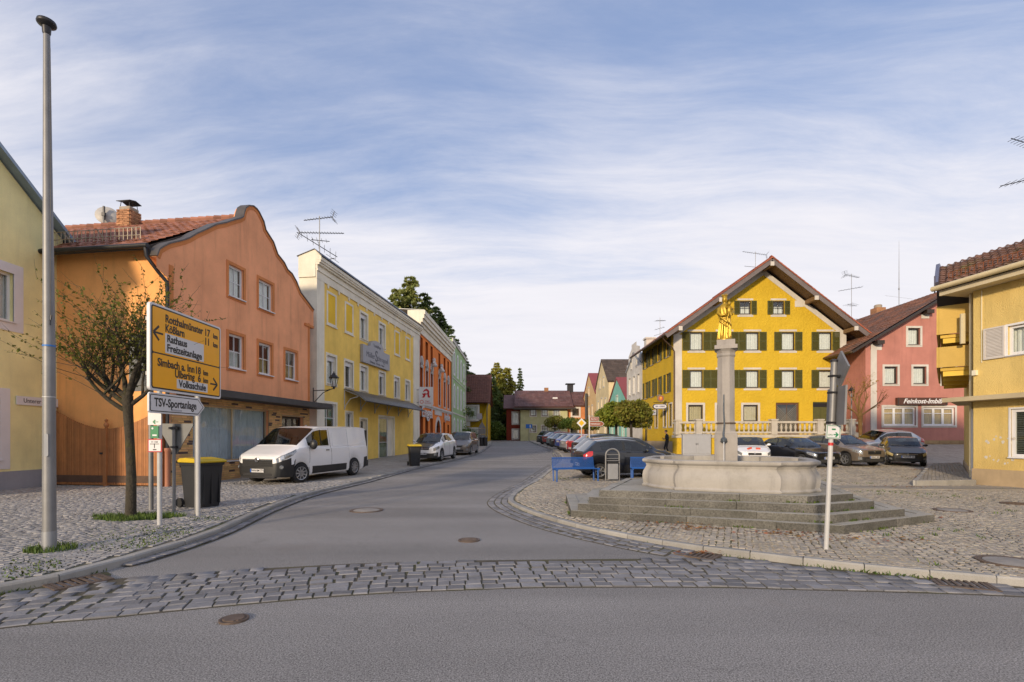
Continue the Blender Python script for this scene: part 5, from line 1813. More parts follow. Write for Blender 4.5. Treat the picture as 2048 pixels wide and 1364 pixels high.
for px in (1066.5, 1089.5, 1113):
 wl += [(at(px, Ye) - x0, zat(832, Ye), .95, 1.05), (at(px, Ye) - x0, zat(864, Ye), .95, 1.05)]
wall('wall', h, [(0, -.5), (UW, -.5), (UW, ez), (0, ez)], [rect(u - w / 2, z, u + w / 2, z + hh) for u, z, w, hh in wl], OLIVE)
for u, z, w, hh in wl:
 window(h, u, z, w, hh, frame=BROWNWOOD, bars=(1, 1), surround=OFFWHITE, sw=.14, sash=False, curtain=(CURTAIN, 0, 1), fw=.09)
simple_gable(h, UW, 9.5, ez, zat(781, Ye + 4.7), OLIVE, FARROOF, .9, tilesize=.5)
mb = MB()
mb.box(-1.2, -.9, ez - .9, UW + .8, -.8, ez - .65)
mb.box(-.9, -.06, ez - 1.0, UW, -.01, ez - .3)
ob('eaves_boards', mb, DARKWOOD, h)
mb = MB()
mb.tube([(0, -.1, -.2), (0, -.1, ez - .8)], .06, 6)
ob('downpipe', mb, DARKWOOD, h)
mb = MB()
mb.box(UW * .55, 4.3, zat(781, Ye + 4.7) - .2, UW * .55 + .7, 5.0, zat(770, Ye))
ob('chimney', mb, mat('chimney_brick', (0.40, 0.20, 0.10)), h)
mb = MB()
mb.box(5.5, 1.6, ez + 1.0, 6.3, 2.0, ez + 1.22)
ob('skylight', mb, WHITE, h)
hw = thing('house', 'dark wine red house wing left of the grey green farmhouse', 'house', (at(1013, 84), 84.0, 0))
UW2 = x0 + .2 - at(1013, 84)
ez2 = ez - .3
wl = [(UW2 * .62, 4.0, .95, 1.9), (UW2 * .62, 1.5, .95, 1.5)]
wall('wall', hw, [(0, -.5), (UW2, -.5), (UW2, ez2), (0, ez2)], [rect(u - w / 2, z, u + w / 2, z + hh) for u, z, w, hh in wl], WINE)
for u, z, w, hh in wl:
 window(hw, u, z, w, hh, bars=(1, 1), surround=OFFWHITE, sw=.18, sash=False, curtain=(CURTAIN, 0, 1))
simple_gable(hw, UW2, 8, ez2, ez2 + 2.3, WINE, FARROOF, .5)
ho = thing('house', 'apricot house with brown roof and black chimney adjoining the grey green farmhouse', 'house', (x1 + .01, Ye + .6, 0))
UW3 = x2 - x1 + 1.0
wl = [(1.4, zat(830, Ye) - .1, 1.1, 1.2), (1.2, 1.3, 1.0, 1.9)]
wall('wall', ho, [(0, -.5), (UW3, -.5), (UW3, ez), (0, ez)], [rect(u - w / 2, z, u + w / 2, z + hh) for u, z, w, hh in wl], APRICOT)
for u, z, w, hh in wl:
 window(ho, u, z, w, hh, frame=BROWNWOOD, bars=(0, 1), surround=OFFWHITE, sw=.28, sash=False)
simple_gable(ho, UW3, 9, ez, zat(783, Ye + 5), APRICOT, FARROOF, .4, tilesize=.5)
mb = MB()
mb.box(.5, 4.0, ez + 1.6, 1.5, 4.8, zat(769, Ye + 4))
mb.box(.2, 3.8, zat(768, Ye + 4), 1.8, 5.0, zat(766, Ye + 4))
ob('chimney', mb, DARKMETAL, ho)
# ------------------------------------------------------------------ row on the right of the street (gables facing the street)
XR0 = 12.1
def row_house(label, ynear, yfar, wallm, roofm, ez, apex, outline=None, wins=(), D=11, tilesize=None, frame=WHITE, sur=OFFWHITE, ov=.12):
 h = thing('house', label, 'house', (XR0, yfar, 0), R(-90), 'row of gabled houses on the right of the street')
 UW = yfar - ynear
 holes = [rect(u - w / 2, z, u + w / 2, z + hh) for u, z, w, hh in wins]
 wall('wall', h, outline or [(0, -.5), (UW, -.5), (UW, ez), (UW / 2, apex), (0, ez)], holes, wallm)
 for u, z, w, hh in wins:
  window(h, u, z, w, hh, frame=frame, bars=(1, 1), surround=sur, sw=.16, sash=False)
 simple_gable(h, UW, D, ez, apex + .12, wallm, roofm, ov, 'y', tilesize)
 return h
PEACH = plaster('peach_plaster', (0.66, 0.46, 0.24), 0.1)
CREAMY = plaster('creamy_plaster', (0.66, 0.55, 0.34), 0.15)
TURQ = plaster('turquoise_plaster', (0.22, 0.50, 0.44), 0.1)
WHITEW = plaster('white_plaster', (0.60, 0.58, 0.55), 0.2)
REDSHEET = mat('red_sheet_roof', (0.26, 0.05, 0.045), 0.5, 0.15, 1)
DARKTILE = mat('dark_tile_roof', (0.085, 0.062, 0.05), 0.8, 0.2, 1, rnd=.2)
row_house('peach gabled house with red sheet roof, farthest of the right row', 72.2, 85, PEACH, REDSHEET, 8.2, 11.7,
   wins=[(3, 5.0, 1, 1.5), (6.3, 5.0, 1, 1.5), (9.6, 5.0, 1, 1.5), (6.3, 8.3, .9, 1.2), (3, 2, 1, 1.6), (9.6, 2, 1, 1.6)])
row_house('tall cream gabled house with dark tiled roof behind the turquoise house', 62.6, 72.1, CREAMY, DARKTILE, 8.8, 12.1,
   wins=[(2, 5.3, .8, 1.4), (4.7, 5.5, .8, 1.4), (7.4, 5.3, .8, 1.4), (3.4, 8.4, .7, 1.2), (6.1, 8.4, .7, 1.2), (2, 2, 1, 1.6), (7, 2, 1, 1.6)], tilesize=.4, D=14)
row_house('turquoise gabled house with red roof between the cream and white houses', 52.8, 62.5, TURQ, REDSHEET, 5.9, 8.5,
   wins=[(2.6, 4.2, .8, 1.2), (4.9, 5.4, .8, 1.0), (7.1, 4.2, .8, 1.2), (2, 1.5, 1.2, 1.5), (5, 1.5, 1.2, 1.5), (8, 1.5, 1.2, 1.5)], D=12)
UW = 52.7 - 46.45
row_house('white house with stepped gable and chimney next to the yellow shuttered house', 46.45, 52.7, WHITEW, GREYMETAL, 8.6, 10.0,
   outline=[(0, -.5), (UW, -.5), (UW, 9.5), (UW - .8, 9.5), (UW - .8, 10.3), (UW / 2 + 1, 10.6), (UW / 2 + 1, 11.0), (UW / 2 - 1, 11.0), (UW / 2 - 1, 10.6), (.8, 10.0), (.8, 9.2), (0, 9.2)],
   wins=[(1.3, 6.0, .8, 1.7), (3.1, 6.0, .8, 1.7), (4.9, 6.0, .8, 1.7), (2, 8.6, .5, .9), (4.2, 8.6, .5, .9), (1.3, 3.2, .8, 1.6), (3.1, 3.2, .8, 1.6), (4.9, 3.2, .8, 1.6)])
mb = MB()
mb.box(-.4, -.4, 0, .4, .4, 1.0)
mb.box(-.5, -.5, 1.0, .5, .5, 1.15)
c_ = thing('chimney', 'white chimney on the stepped white house', 'chimney', (13.0, 47.3, 9.9))
ob('stack', mb, WHITEW, c_)
# ------------------------------------------------------------------ yellow house with olive shutters
YG = mat('rough_yellow_plaster', (0.60, 0.40, 0.03), 0.85, 0.10, 0.8, 0.7, 6.0, streak=0.10, spec=0.25, bdist=0.12)
TRIM = plaster('grey_white_trim', (0.56, 0.53, 0.49), 0.25)
Yg = 37.5
gx0, gx1 = at(1347, Yg), at(1692, Yg)
h = thing('house', 'big yellow gabled house with olive green shutters and balustraded terrace', 'house', (gx0, Yg, 0))
gable_house = h
UW = gx1 - gx0
D = 9.0
apx, apz = at(1527, Yg) - gx0, zat(541, Yg)
ez = zat(668, Yg)
GU = lambda px: at(px, Yg) - gx0
wins = []
for px in (1392.5, 1449, 1504.7, 1576, 1650.6):
 wins += [(GU(px), zat(701, Yg), 1.0, zat(664, Yg) - zat(701, Yg), 'u'), (GU(px), zat(776, Yg), 1.0, zat(740, Yg) - zat(776, Yg), 'u')]
wins += [(GU(1490.5), zat(629, Yg), .86, 1.02, 'a'), (GU(1557), zat(629, Yg), .86, 1.02, 'a')]
wins += [(GU(1391), zat(843, Yg), 1.1, 1.25, 'g'), (GU(1501), zat(843, Yg), 1.1, 1.25, 'g'), (GU(1447), zat(843, Yg), 1.0, 1.25, 'g'), (GU(1575), 1.86, 1.75, 2.4, 'd'), (GU(1641), 1.86, 1.15, 2.45, 's')]
holes = [rect(u - w / 2, z, u + w / 2, z + hh) for u, z, w, hh, _ in wins]
wall('wall', h, [(0, -.5), (UW, -.5), (UW, ez), (apx, apz + .1), (0, ez)], holes, YG, depth=.12)
for k, (u, z, w, hh, kd) in enumerate(wins):
 if kd == 'u':
  window(h, u, z, w, hh, frame=DARKWOOD, bars=(0, 0), fw=.09, recess=.06, sill=TRIM, sillout=.06, curtain=(CURTAIN, .0, 1), shutters=(GREENSHUT, .54))
 elif kd == 'a':
  window(h, u, z, w, hh, frame=DARKWOOD, bars=(1, 1), fw=.09, recess=.06, sill=TRIM, curtain=(CURTAIN, 0, .6), shutters=(GREENSHUT, .40), sash=False)
 elif kd == 'g':
  window(h, u, z, w, hh, frame=DARKWOOD, bars=(0, 0), fw=.09, recess=.08, sill=TRIM, surround=TRIM, sw=.16, curtain=(mat('cream_blind', (0.60, 0.52, 0.36), .9, .08, 4), 0, 1))
 elif kd == 'd':
  dw = window(h, u, z, w, hh, frame=BROWNWOOD, bars=(1, 0), fw=.14, recess=.1, sill=None, sash=False, name='door')
  mb = MB()
  n_ = 9
  for i in range(-n_, n_):
   for sgn in (-1, 1):
    a, b = i * .16, i * .16 + sgn * hh
    pts = [(a, .07, .1), (a + sgn * (hh - .2), .07, hh - .1)]
    x0_, x1_ = pts[0][0], pts[1][0]
    lo_, hi_ = -w / 2 + .13, w / 2 - .13
    t0, t1 = sorted(((lo_ - x0_) / (x1_ - x0_), (hi_ - x0_) / (x1_ - x0_)))
    t0, t1 = max(0, t0), min(1, t1)
    if t1 > t0:
     P0_, P1_ = Vector(pts[0]), Vector(pts[1])
     mb.tube([P0_.lerp(P1_, t0), P0_.lerp(P1_, t1)], .012, 4)
  ob('lattice', mb, mat('pale_lattice', (0.28, 0.25, 0.2), .6, 0), dw)
 else:
  dw = MB()
  dw.box(u - w / 2, .06, z, u + w / 2, .1, z + hh)
  for i in range(2):
   dw.box(u - w / 2 + .05 + i * w / 2, .035, z + .1, u - .05 + i * w / 2, .061, z + hh - .45)
  ob('door', dw, GREENSHUT, h)
  dw = MB()
  dw.box(u - w / 2, .045, z + hh - .38, u + w / 2, .06, z + hh - .08)
  ob('door_light', dw, BLACK, h)
for k, (u, z, w, hh, kd) in enumerate(wins):
 if kd in 'ua':
  mb = MB()
  mb.box(u - w / 2 - .16, -.02, z + hh + .04, u + w / 2 + .16, -.002, z + hh + .18)
  mb.box(u - w / 2 - .16, -.02, z - .17, u + w / 2 + .16, -.0025, z - .036)
  ob('window_band', mb, TRIM, h)
# white corner and rake bands
mb = MB()
mb.box(-.004, -.03, -.5, .62, -.002, ez - .05)
mb.box(UW - .5, -.03, -.5, UW + .004, -.002, ez - .05)
bw = .34
slL, slR = (apz - ez) / apx, (apz - ez) / (UW - apx)
nl, nr = math.hypot(1, slL), math.hypot(1, slR)
mb.prism([(0, ez + .08), (apx, apz + .08), (apx, apz + .08 - bw * nl), (0, ez + .08 - bw * nl)], -.028, -.0035)
mb.prism([(apx, apz + .08), (UW, ez + .08), (UW, ez + .08 - bw * nr), (apx, apz + .08 - bw * nr)], -.0275, -.0032)
for f_ in (.50, .02):
 u = apx + (UW - apx) * (1 - f_)
 z = apz - (u - apx) * slR
 mb.box(u - .75, -.026, z - .35, u - .1, -.0045, z + .12)
ob('white_bands', mb, TRIM, h)
mb = MB()
mb.box(.95, .95, -.6, UW - .004, D, ez)
mb.box(UW - .2, .004, -.6, UW - .001, .95, ez)
mb.prism([(0.01, ez), (UW - .01, ez), (UW - .01, ez + .3), (apx, apz + .3), (0.01, ez + .3)], .95, D)
ob('side_wall', mb, YG, h)
# side towards the street: its own facade with shuttered windows
sd = bpy.data.objects.new('side_facade', None)
COL.objects.link(sd)
sd.parent = h
sd.location = (0, D, 0)
sd.rotation_euler = (0, 0, R(-90))
sw_ = []
for u, k in ((1.3, 0), (3.3, 0), (5.3, 1), (7.6, 1)):
 sw_ += [(u, 7.9, .85, 1.45, 'u'), (u, 5.15, .85, 1.45, 'u')]
for u in (2.6, 4.6, 6.9, 8.3):
 sw_.append((u, 2.5, .7, 1.7, 'g'))
sw_.append((1.2, .5, 1.0, 2.3, 'd'))
wall('wall', sd, [(0, -.5), (D, -.5), (D, ez + .33), (0, ez + .33)], [rect(u - w / 2, z, u + w / 2, z + hh) for u, z, w, hh, _ in sw_], YG, depth=.12)
for u, z, w, hh, kd in sw_:
 # the windows of the side facade would be a fourth level: they hang on the house itself
 Ms = sd.matrix_basis if False else Matrix.Translation((0, D, 0)) @ Matrix.Rotation(R(-90), 4, 'Z')
 wo = window(h, 0, 0, w, hh, frame=DARKWOOD, bars=(1, 0) if kd == 'd' else (0, 0), fw=.08, recess=.06, sill=TRIM, surround=TRIM if kd == 'g' else None, sw=.12,
    shutters=(GREENSHUT, .44) if kd == 'u' else None, curtain=(CURTAIN, 0, 1) if kd == 'u' else None)
 wo.matrix_local = Ms @ Matrix.Translation((u, 0, z))
mb = MB()
mb.box(-.002, -.03, -.5, D + .01, -.002, 1.35)
pl = ob('plinth', mb, plaster('buff_plinth', (0.42, 0.34, 0.24), .2), sd)
wal = [c for c in sd.children if c.name.startswith('wall')][0]
for c in (wal, pl):
 c.parent = h
 c.matrix_local = Matrix.Translation((0, D, 0)) @ Matrix.Rotation(R(-90), 4, 'Z')
bpy.data.objects.remove(sd)
# roof with deep overhang
GROOF = mat('orange_roof_tile', (0.30, 0.085, 0.045), 0.75, 0.2, 1, rnd=.25)
SOFFIT = mat('soffit_boards', (0.20, 0.12, 0.055), 0.6, 0.2, 3)
FASCIA = mat('grey_bargeboard', (0.15, 0.125, 0.125), 0.6, 0.15, 3)
of, os_ = 1.25, .95
el, er = -os_, UW + os_
zl, zr = ez - os_ * slL + .45, ez - os_ * slR + .45
az = apz + .50
mb = MB()
slab(mb, [(el, D + .4, zl), (el, -of, zl), (apx, -of, az), (apx, D + .4, az)], .10)
slab(mb, [(apx, D + .4, az), (apx, -of, az), (er, -of, zr), (er, D + .4, zr)], .10)
ob('roof_deck', mb, FASCIA, h)
b1 = MB()
b1.cbox((0, 0, 0), (1, 1, 1))
bme = b1.mesh('soffit_board', SOFFIT)
for (xa, za, xb, zb_) in ((el + .05, zl, apx, az), (apx, az, er - .05, zr)):
 L = math.hypot(xb - xa, zb_ - za)
 a = math.atan2(zb_ - za, xb - xa)
 for k in range(9):
  o_ = link('soffit_board', bme, h)
  y = -of + .10 + k * (of - .05) / 9
  o_.matrix_local = Matrix.Translation(((xa + xb) / 2, y, (za + zb_) / 2 - .155)) @ Matrix.Rotation(-a, 4, 'Y') @ Matrix.Diagonal((L - .3, (of - .05) / 9 - .012, .03, 1))
for (xa, za, xb, zb_) in ((el, zl, apx, az), (apx, az, er, zr)):
 L = math.hypot(xb - xa, zb_ - za)
 a = math.atan2(zb_ - za, xb - xa)
 mb = MB()
 mb.M = Matrix.Translation(((xa + xb) / 2, -of - .02, (za + zb_) / 2 - .16)) @ Matrix.Rotation(-a, 4, 'Y')
 mb.cbox((0, 0, 0), (L, .04, .36))
 ob('bargeboard', mb, FASCIA, h)
for (fx, m_) in ((apx, 0), (apx + (UW - apx) * .52, 1), (UW - .1, 2), (apx - apx * .55, 3), (.1, 4)):
 z = (az - (fx - apx) * slR if fx >= apx else az - (apx - fx) * slL) - .42
 mb = MB()
 mb.box(fx - .13, -of + .02, z - .14, fx + .13, .3, z + .14)
 ob('purlin', mb, SOFFIT, h)
 mb = MB()
 mb.box(fx - .135, -of - .05, z - .15, fx + .135, -of + .018, z + .15)
 ob('purlin_end', mb, TRIM, h)
L1 = math.hypot(apx - el, az - zl)
vt_ = MB().box(-.17, -.09, -.05, .17, .20, .035).mesh('verge_tile', GROOF)
for (xa, za, xb, zb_) in ((el, zl, apx, az), (er, zr, apx, az)):
 L = math.hypot(xb - xa, zb_ - za)
 a = math.atan2(zb_ - za, xb - xa)
 for k in range(int(L / .34) + 1):
  t = (k + .5) * .34 / L
  o_ = link('verge_tile', vt_, h)
  o_.matrix_local = Matrix.Translation((xa + (xb - xa) * t, -of, za + (zb_ - za) * t + .055)) @ Matrix.Rotation(-a + (R(3) if xb > xa else R(-3)), 4, 'Y')
tiles(h, (el, D + .4, zl + .01), (0, -1, 0), (apx - el, 0, az - zl), D + .4 + of, L1 - .05, .33, .36, GROOF, 150, sortby=lambda q: -q[0])
tiles(h, (er, -of, zr + .01), (0, 1, 0), (apx - er, 0, az - zr), D + .4 + of, math.hypot(er - apx, az - zr) - .05, .33, .36, GROOF, 150, sortby=lambda q: q[0])
mb = MB()
for k in range(28):
 y = -of + k * .38
 mb.tube([(apx, y, az + .03), (apx, y + .4, az + .045)], [.12, .10], 8)
ob('ridge_tiles', mb, GROOF, h, True)
mb = MB()
mb.tube([(el - .06, -of + .02, zl - .05), (el - .06, D + .5, zl - .05)], .08, 8)
mb.tube([(el - .05, -.5, zl - .08), (el + .2, -.35, zl - .35), (-.15, -.12, zl - .8), (.03, -.09, zl - 1.1), (.03, -.09, .3)], .055, 8)
ob('gutter', mb, mat('copper_brown_metal', (0.10, 0.06, 0.035), .45, .15, 3, metal=.4), h, True)
# inn signs on the street side
sg = thing('hanging_sign', 'round reddish emblem above an oblong white lettered board hung on the yellow shuttered house', 'sign', (gx0 - .75, 38.4, zat(813, 38.4)))
mb = MB()
pl_ = [(.5 * math.cos(a) * .45 + (.33 if math.cos(a) > 0 else -.33), .2 * math.sin(a)) for a in [2 * math.pi * i / 24 for i in range(24)]]
mb.prism(pl_, -.05, .05)
ob('board', mb, mat('sign_rim', (0.06, 0.055, 0.06), .5, 0), sg)
mb = MB()
mb.prism([(a * .88, b * .74) for a, b in pl_], -.056, .056)
ob('panel', mb, mat('sign_white', (0.62, 0.62, 0.66)), sg)
text('EISI - LIZENZ', .15, mat('sign_blue', (0.02, 0.03, 0.16), .5, 0), sg, frame_m((0, -.059, 0), (1, 0, 0), (0, 0, 1)), bold=.004, sx=.85)
mb = MB()
mb.tube([(-.5, 0, .30), (.75, 0, .30)], .022, 6)
mb.tube([(-.3, 0, .3), (-.3, 0, .18)], .012, 5)
mb.tube([(.3, 0, .3), (.3, 0, .18)], .012, 5)
ob('bracket', mb, DARKMETAL, sg)
mb = MB()
mb.M = Matrix.Translation((.05, 0, .62)) @ Matrix.Rotation(R(90), 4, 'X')
mb.lathe([(.10, -.06), (.26, -.05), (.27, 0), (.26, .05), (.10, .06)], 24)
ob('emblem', mb, mat('emblem_bronze', (0.22, 0.15, 0.11), .5, .1, 4), sg, True)
mb = MB()
mb.M = Matrix.Translation((.05, 0, .62)) @ Matrix.Rotation(R(90), 4, 'X')
mb.lathe([(.16, .0), (.165, .066), (.0, .068)], 20)
ob('emblem_disc', mb, mat('emblem_red', (0.50, 0.09, 0.03), .5, 0), sg)
mb = MB()
mb.prism([(-.03, -.10), (.03, -.10), (.03, .02), (.08, .02), (.05, .12), (0, .08), (-.05, .12), (-.08, .02), (-.03, .02)], -.078, -.07)
mb.v = [(x + .05, y, z + .62) for x, y, z in mb.v]
ob('emblem_mark', mb, mat('emblem_yellow', (0.70, 0.45, 0.05), .5, 0), sg)
sg = thing('street_name_sign', 'blue and white street name board on the street side of the yellow shuttered house', 'street sign', (gx0 - .03, 42.5, 3.75), R(-90))
mb = MB()
mb.box(-.6, -.03, -.2, .6, 0, .2)
ob('board', mb, WHITE, sg)
text('Unterer Markt', .17, mat('sign_blue', (0.02, 0.03, 0.16)), sg, frame_m((0, -.034, 0), (1, 0, 0), (0, 0, 1)))
# terrace with balustrade and stairs
TST = mat('terrace_stone', (0.47, 0.43, 0.37), .85, .12, 1.5, .2, 60, streak=.3)
tx0, tx1, ty = at(1362, 35.6), at(1700, 35.6), 35.3
tz = 1.84
t_ = thing('terrace', 'yellow walled terrace with pale stone balustrade in front of the yellow shuttered house', 'terrace', (0, 0, 0))
tw = MB()
xc = tx0 + 1.15
poly = [(tx0, 37.48), (tx0, 36.5), (xc, ty), (tx1, ty), (tx1, 37.48)]
tw.prism(poly, -.5, tz - .22, axis='z')
ob('terrace_wall', tw, YG, t_)
tw = MB()
tw.prism([(x + (-.06 if x < xc else .06 if x > tx1 - .1 else 0), y - (.06 if y < 36 else 0)) for x, y in poly], tz - .22, tz, axis='z')
ob('terrace_slab', tw, TST, t_)
bal = MB()
bal.lathe([(.085, 0), (.085, .05), (.05, .07), (.045, .11), (.085, .25), (.092, .30), (.07, .40), (.04, .50), (.04, .56), (.075, .58), (.075, .62)], 8)
balm = bal.mesh('baluster', TST, True, 50)
runs = [((tx0 + .05, 37.2), (tx0 + .05, 36.55)), ((tx0 + .1, 36.4), (xc - .05, ty + .12)), ((xc + .1, ty + .1), (tx1 - .2, ty + .1))]
rail, piers = MB(), []
for (a, b) in runs:
 a, b = Vector(a), Vector(b)
 L = (b - a).length
 ang = math.atan2(b.y - a.y, b.x - a.x)
 c = (a + b) / 2
 rail.cbox((c.x, c.y, tz + .88), (L + .1, .26, .14), rz=ang)
 rail.cbox((c.x, c.y, tz + .15), (L + .1, .24, .13), rz=ang)
 n = max(1, int(L / .33))
 for k in range(n):
  q = a.lerp(b, (k + .5) / n)
  link('baluster', balm, t_, (q.x, q.y, tz + .21))
ob('balustrade_rail', rail, TST, t_)
m1 = MB()
m1.box(-.2, -.2, 0, .2, .2, 1.0)
m1.box(-.25, -.25, 1.0, .25, .25, 1.1)
pm = m1.mesh('pier', TST)
for x, y in ((tx0 + .05, 36.45), (xc, ty + .1), (at(1450, ty), ty + .1), (at(1548, ty), ty + .1), (at(1640, ty), ty + .1), (tx1 - .1, ty + .1)):
 link('pier', pm, t_, (x, y, tz))
st_ = MB()
nst = 9
zb = P(tx1 + 3, 35.5)
for k in range(nst):
 zz = tz - (tz - zb) * (k + 1) / (nst + 1)
 st_.box(tx1 + .27 * k + .062, ty + .25, -.3, tx1 + .27 * (k + 1) + .062, 37.4, zz)
ob('stair', st_, TST, t_)
sr = MB()
a, b = Vector((tx1, ty + .1, tz)), Vector((tx1 + .27 * nst + .2, ty + .1, zb + .2))
pts = [(a.x, a.z - .45), (b.x, b.z - .4), (b.x, b.z + .16), (a.x, a.z + .2)]
sr.prism(pts, ty - .02, ty + .22)
sr.prism([(a.x, a.z + .80), (b.x, b.z + .76), (b.x, b.z + .92), (a.x, a.z + .96)], ty - .03, ty + .23)
ob('stair_rail', sr, TST, t_)
for k in range(7):
 q = a.lerp(b, (k + .6) / 7.4)
 link('baluster', balm, t_, (q.x, q.y, q.z + .2))
mb = MB()
mb.box(at(1514, ty), ty - .03, .5, at(1536, ty), ty - .001, .95)
ob('cellar_opening', mb, BLACK, t_)
cb = thing('utility_cabinet', 'light grey metal utility cabinet with two doors below the terrace corner', 'cabinet', (at(1395, 34.8), 34.9, P(13, 34.9)))
mb = MB()
mb.box(-.98, 0, 0, .98, .3, 1.42)
mb.box(-1.02, -.03, 1.42, 1.02, .33, 1.48)
CAB = mat('cabinet_grey', (0.42, 0.43, 0.46), .45, .05, 2, metal=.2)
ob('housing', mb, CAB, cb, bevel=.01)
for s in (0, 1):
 mb = MB()
 mb.box(-.94 + s * .95, -.022, .10, -.01 + s * .95, -.001, 1.38)
 ob('door', mb, CAB, cb, bevel=.008)
 mb = MB()
 mb.box(-.08 + s * .12, -.04, .7, -.05 + s * .12, -.021, .85)
 ob('handle', mb, DARKMETAL, cb)
# ------------------------------------------------------------------ brown wooden barn between the yellow and the pink house
BARN = mat('barn_board', (0.15, 0.085, 0.035), .8, .2, 2, rnd=.25, streak=.3)
bx0, bx1, by = gx1 + .15, at(1736, 39), 39.0
bn = thing('wooden_barn', 'brown vertical boarded barn between the yellow and pink houses', 'barn', (bx0, by, 0))
mb = MB()
mb.box(-.01, 0, 0, .01 + .0, .03, 1)
bme = MB().box(0, 0, 0, 1, 1, 1).mesh('board', BARN)
n = 14
for k in range(n):
 w_ = (bx1 - bx0) / n
 link('board', bme, bn, (k * w_, random.uniform(-.01, .01), .3), None, (w_ - .015, .03, zat(715, by) - .3))
mb = MB()
mb.box(0, .04, .2, bx1 - bx0, 5, zat(712, by))
ob('barn_wall', mb, DARKWOOD, bn)
mb = MB()
mb.box(.1, -.5, zat(733, by), .9, -.05, zat(702, by))
ob('meter_box', mb, CAB, bn)
mb = MB()
slab(mb, [(-.2, -1.6, zat(709, by - 1.6)), (bx1 - bx0 + .6, -1.6, zat(690, by - 1.6)), (bx1 - bx0 + .6, 5, zat(660, by)), (-.2, 5, zat(690, by))], .12)
ob('barn_roof', mb, mat('sheet_roof', (0.20, 0.20, 0.24), .4, .2, 1.5, metal=.3), bn)
# ------------------------------------------------------------------ pink snack shop
PINK = plaster('pink_plaster', (0.45, 0.195, 0.16), 0.25, 0.2)
Yp = 35.0
px0 = at(1731, Yp)
h = thing('house', 'pink house with a brown snack shop sign above its two wide windows', 'house', (px0, Yp, 0))
UW = 13.6
PU = lambda px: at(px, Yp) - px0
ez = zat(690, Yp)
sl_ = .60
apz = ez + sl_ * UW / 2
wins = [(PU(1782), zat(768, Yp), .92, zat(733, Yp) - zat(768, Yp), 's'), (PU(1839.5), zat(768, Yp), .92, zat(733, Yp) - zat(768, Yp), 's'), (PU(1897), zat(768, Yp), .92, zat(733, Yp) - zat(768, Yp), 's'),
  (PU(1828), zat(690, Yp), .86, zat(656, Yp) - zat(690, Yp), 's'),
  (PU(1799), zat(851, Yp), 2.25, zat(814, Yp) - zat(851, Yp), 'w'), (PU(1878), zat(851, Yp), 2.2, zat(815, Yp) - zat(851, Yp), 'w'), (PU(1960), zat(768, Yp), .92, 1.2, 's')]
holes = [rect(u - w / 2, z, u + w / 2, z + hh) for u, z, w, hh, _ in wins]
wall('wall', h, [(0, -.3), (UW, -.3), (UW, ez), (UW / 2, apz), (0, ez)], holes, PINK, depth=.15)
for u, z, w, hh, kd in wins:
 if kd == 's':
  window(h, u, z, w, hh, frame=DARKWOOD, bars=(0, 0), fw=.08, recess=.12, sill=TRIM, surround=TRIM, sw=.14, curtain=(CURTAIN, 0, .9))
 else:
  window(h, u, z, w, hh, bars=(2, 0), fw=.11, recess=.08, surround=TRIM, sw=.14, sash=False, barw=.16, curtain=(WARMCURTAIN, 0, 1))
  mb = MB()
  mb.box(u - w / 2 + .1, .07, z + hh * .66, u + w / 2 - .1, .13, z + hh * .66 + .04)
  ob('transom', mb, WHITE, h)
mb = MB()
mb.box(PU(1741), -.04, -.3, PU(1753), -.002, ez)
mb.box(PU(1741), -.03, ez - .35, PU(1763), -.003, ez + .1)
mb.box(PU(1842), -.03, zat(637, Yp), PU(1858), -.003, zat(629, Yp))
ob('pilaster', mb, TRIM, h)
SAND = mat('sandstone_block', (0.33, 0.22, 0.11), .85, .2, 2, .4, 40, rnd=.2)
m1 = MB().cbox((0, 0, 0), (1, 1, 1)).mesh('stone', SAND)
for r in range(4):
 u = 1.9 - random.uniform(0, .4)
 while u < UW - 5:
  ln = random.uniform(.5, .9)
  link('stone', m1, h, (u + ln / 2, -.03, .62 + r * .235), None, (ln - .015, .08, .222))
  u += ln
simple = MB()
simple.box(.004, .95, -.3, UW - .004, 12, ez)
simple.box(.001, .004, -.3, .2, .95, ez)
simple.prism([(.01, ez), (UW - .01, ez), (UW / 2, apz - .05)], .95, 12)
ob('side_wall', simple, PINK, h)
PROOF = mat('pink_house_roof', (0.235, 0.10, 0.055), .8, .2, 1.2, rnd=.25, spots=((0.13, 0.085, 0.07), .7, .45, .62, .9))
e_, f_ = -1.3, -.55
r = MB()
rz2 = apz + .25
ze = ez + .25 + sl_ * e_
slab(r, [(e_, 12.5, ze), (e_, f_, ze), (UW / 2, f_, rz2), (UW / 2, 12.5, rz2)], .14)
slab(r, [(UW / 2, 12.5, rz2), (UW / 2, f_, rz2), (UW - e_, f_, ze), (UW - e_, 12.5, ze)], .14)
ob('roof_deck', r, DARKWOOD, h)
tiles(h, (e_, 12.3, ze + .01), (0, -1, 0), (UW / 2 - e_, 0, rz2 - ze), 12.3 - f_, math.hypot(UW / 2 - e_, rz2 - ze) - .05, .36, .40, PROOF, 200, sortby=lambda q: -q[0])
mb = MB()
mb.tube([(e_ - .07, f_, ze - .02), (e_ - .07, 12.5, ze - .02)], .08, 8)
ob('gutter', mb, mat('copper_brown_metal', (0.10, 0.06, 0.035)), h, True)
for u, z in ((PU(1752), ez - .1), (PU(1850), zat(632, Yp))):
 mb = MB()
 mb.box(u - .25, f_ + .05, z + .1, u + .25, .02, z + .35)
 ob('purlin_end', mb, DARKWOOD, h)
mb = MB()
mb.box(-.4, -.4, 0, .4, .4, 1.25)
c_ = thing('chimney', 'brick chimney on the roof slope between the yellow and pink houses', 'chimney', (at(1756, 44), 44, zat(645, 44)))
ob('stack', mb, mat('chimney_brick', (0.40, 0.20, 0.10)), c_)
mb = MB()
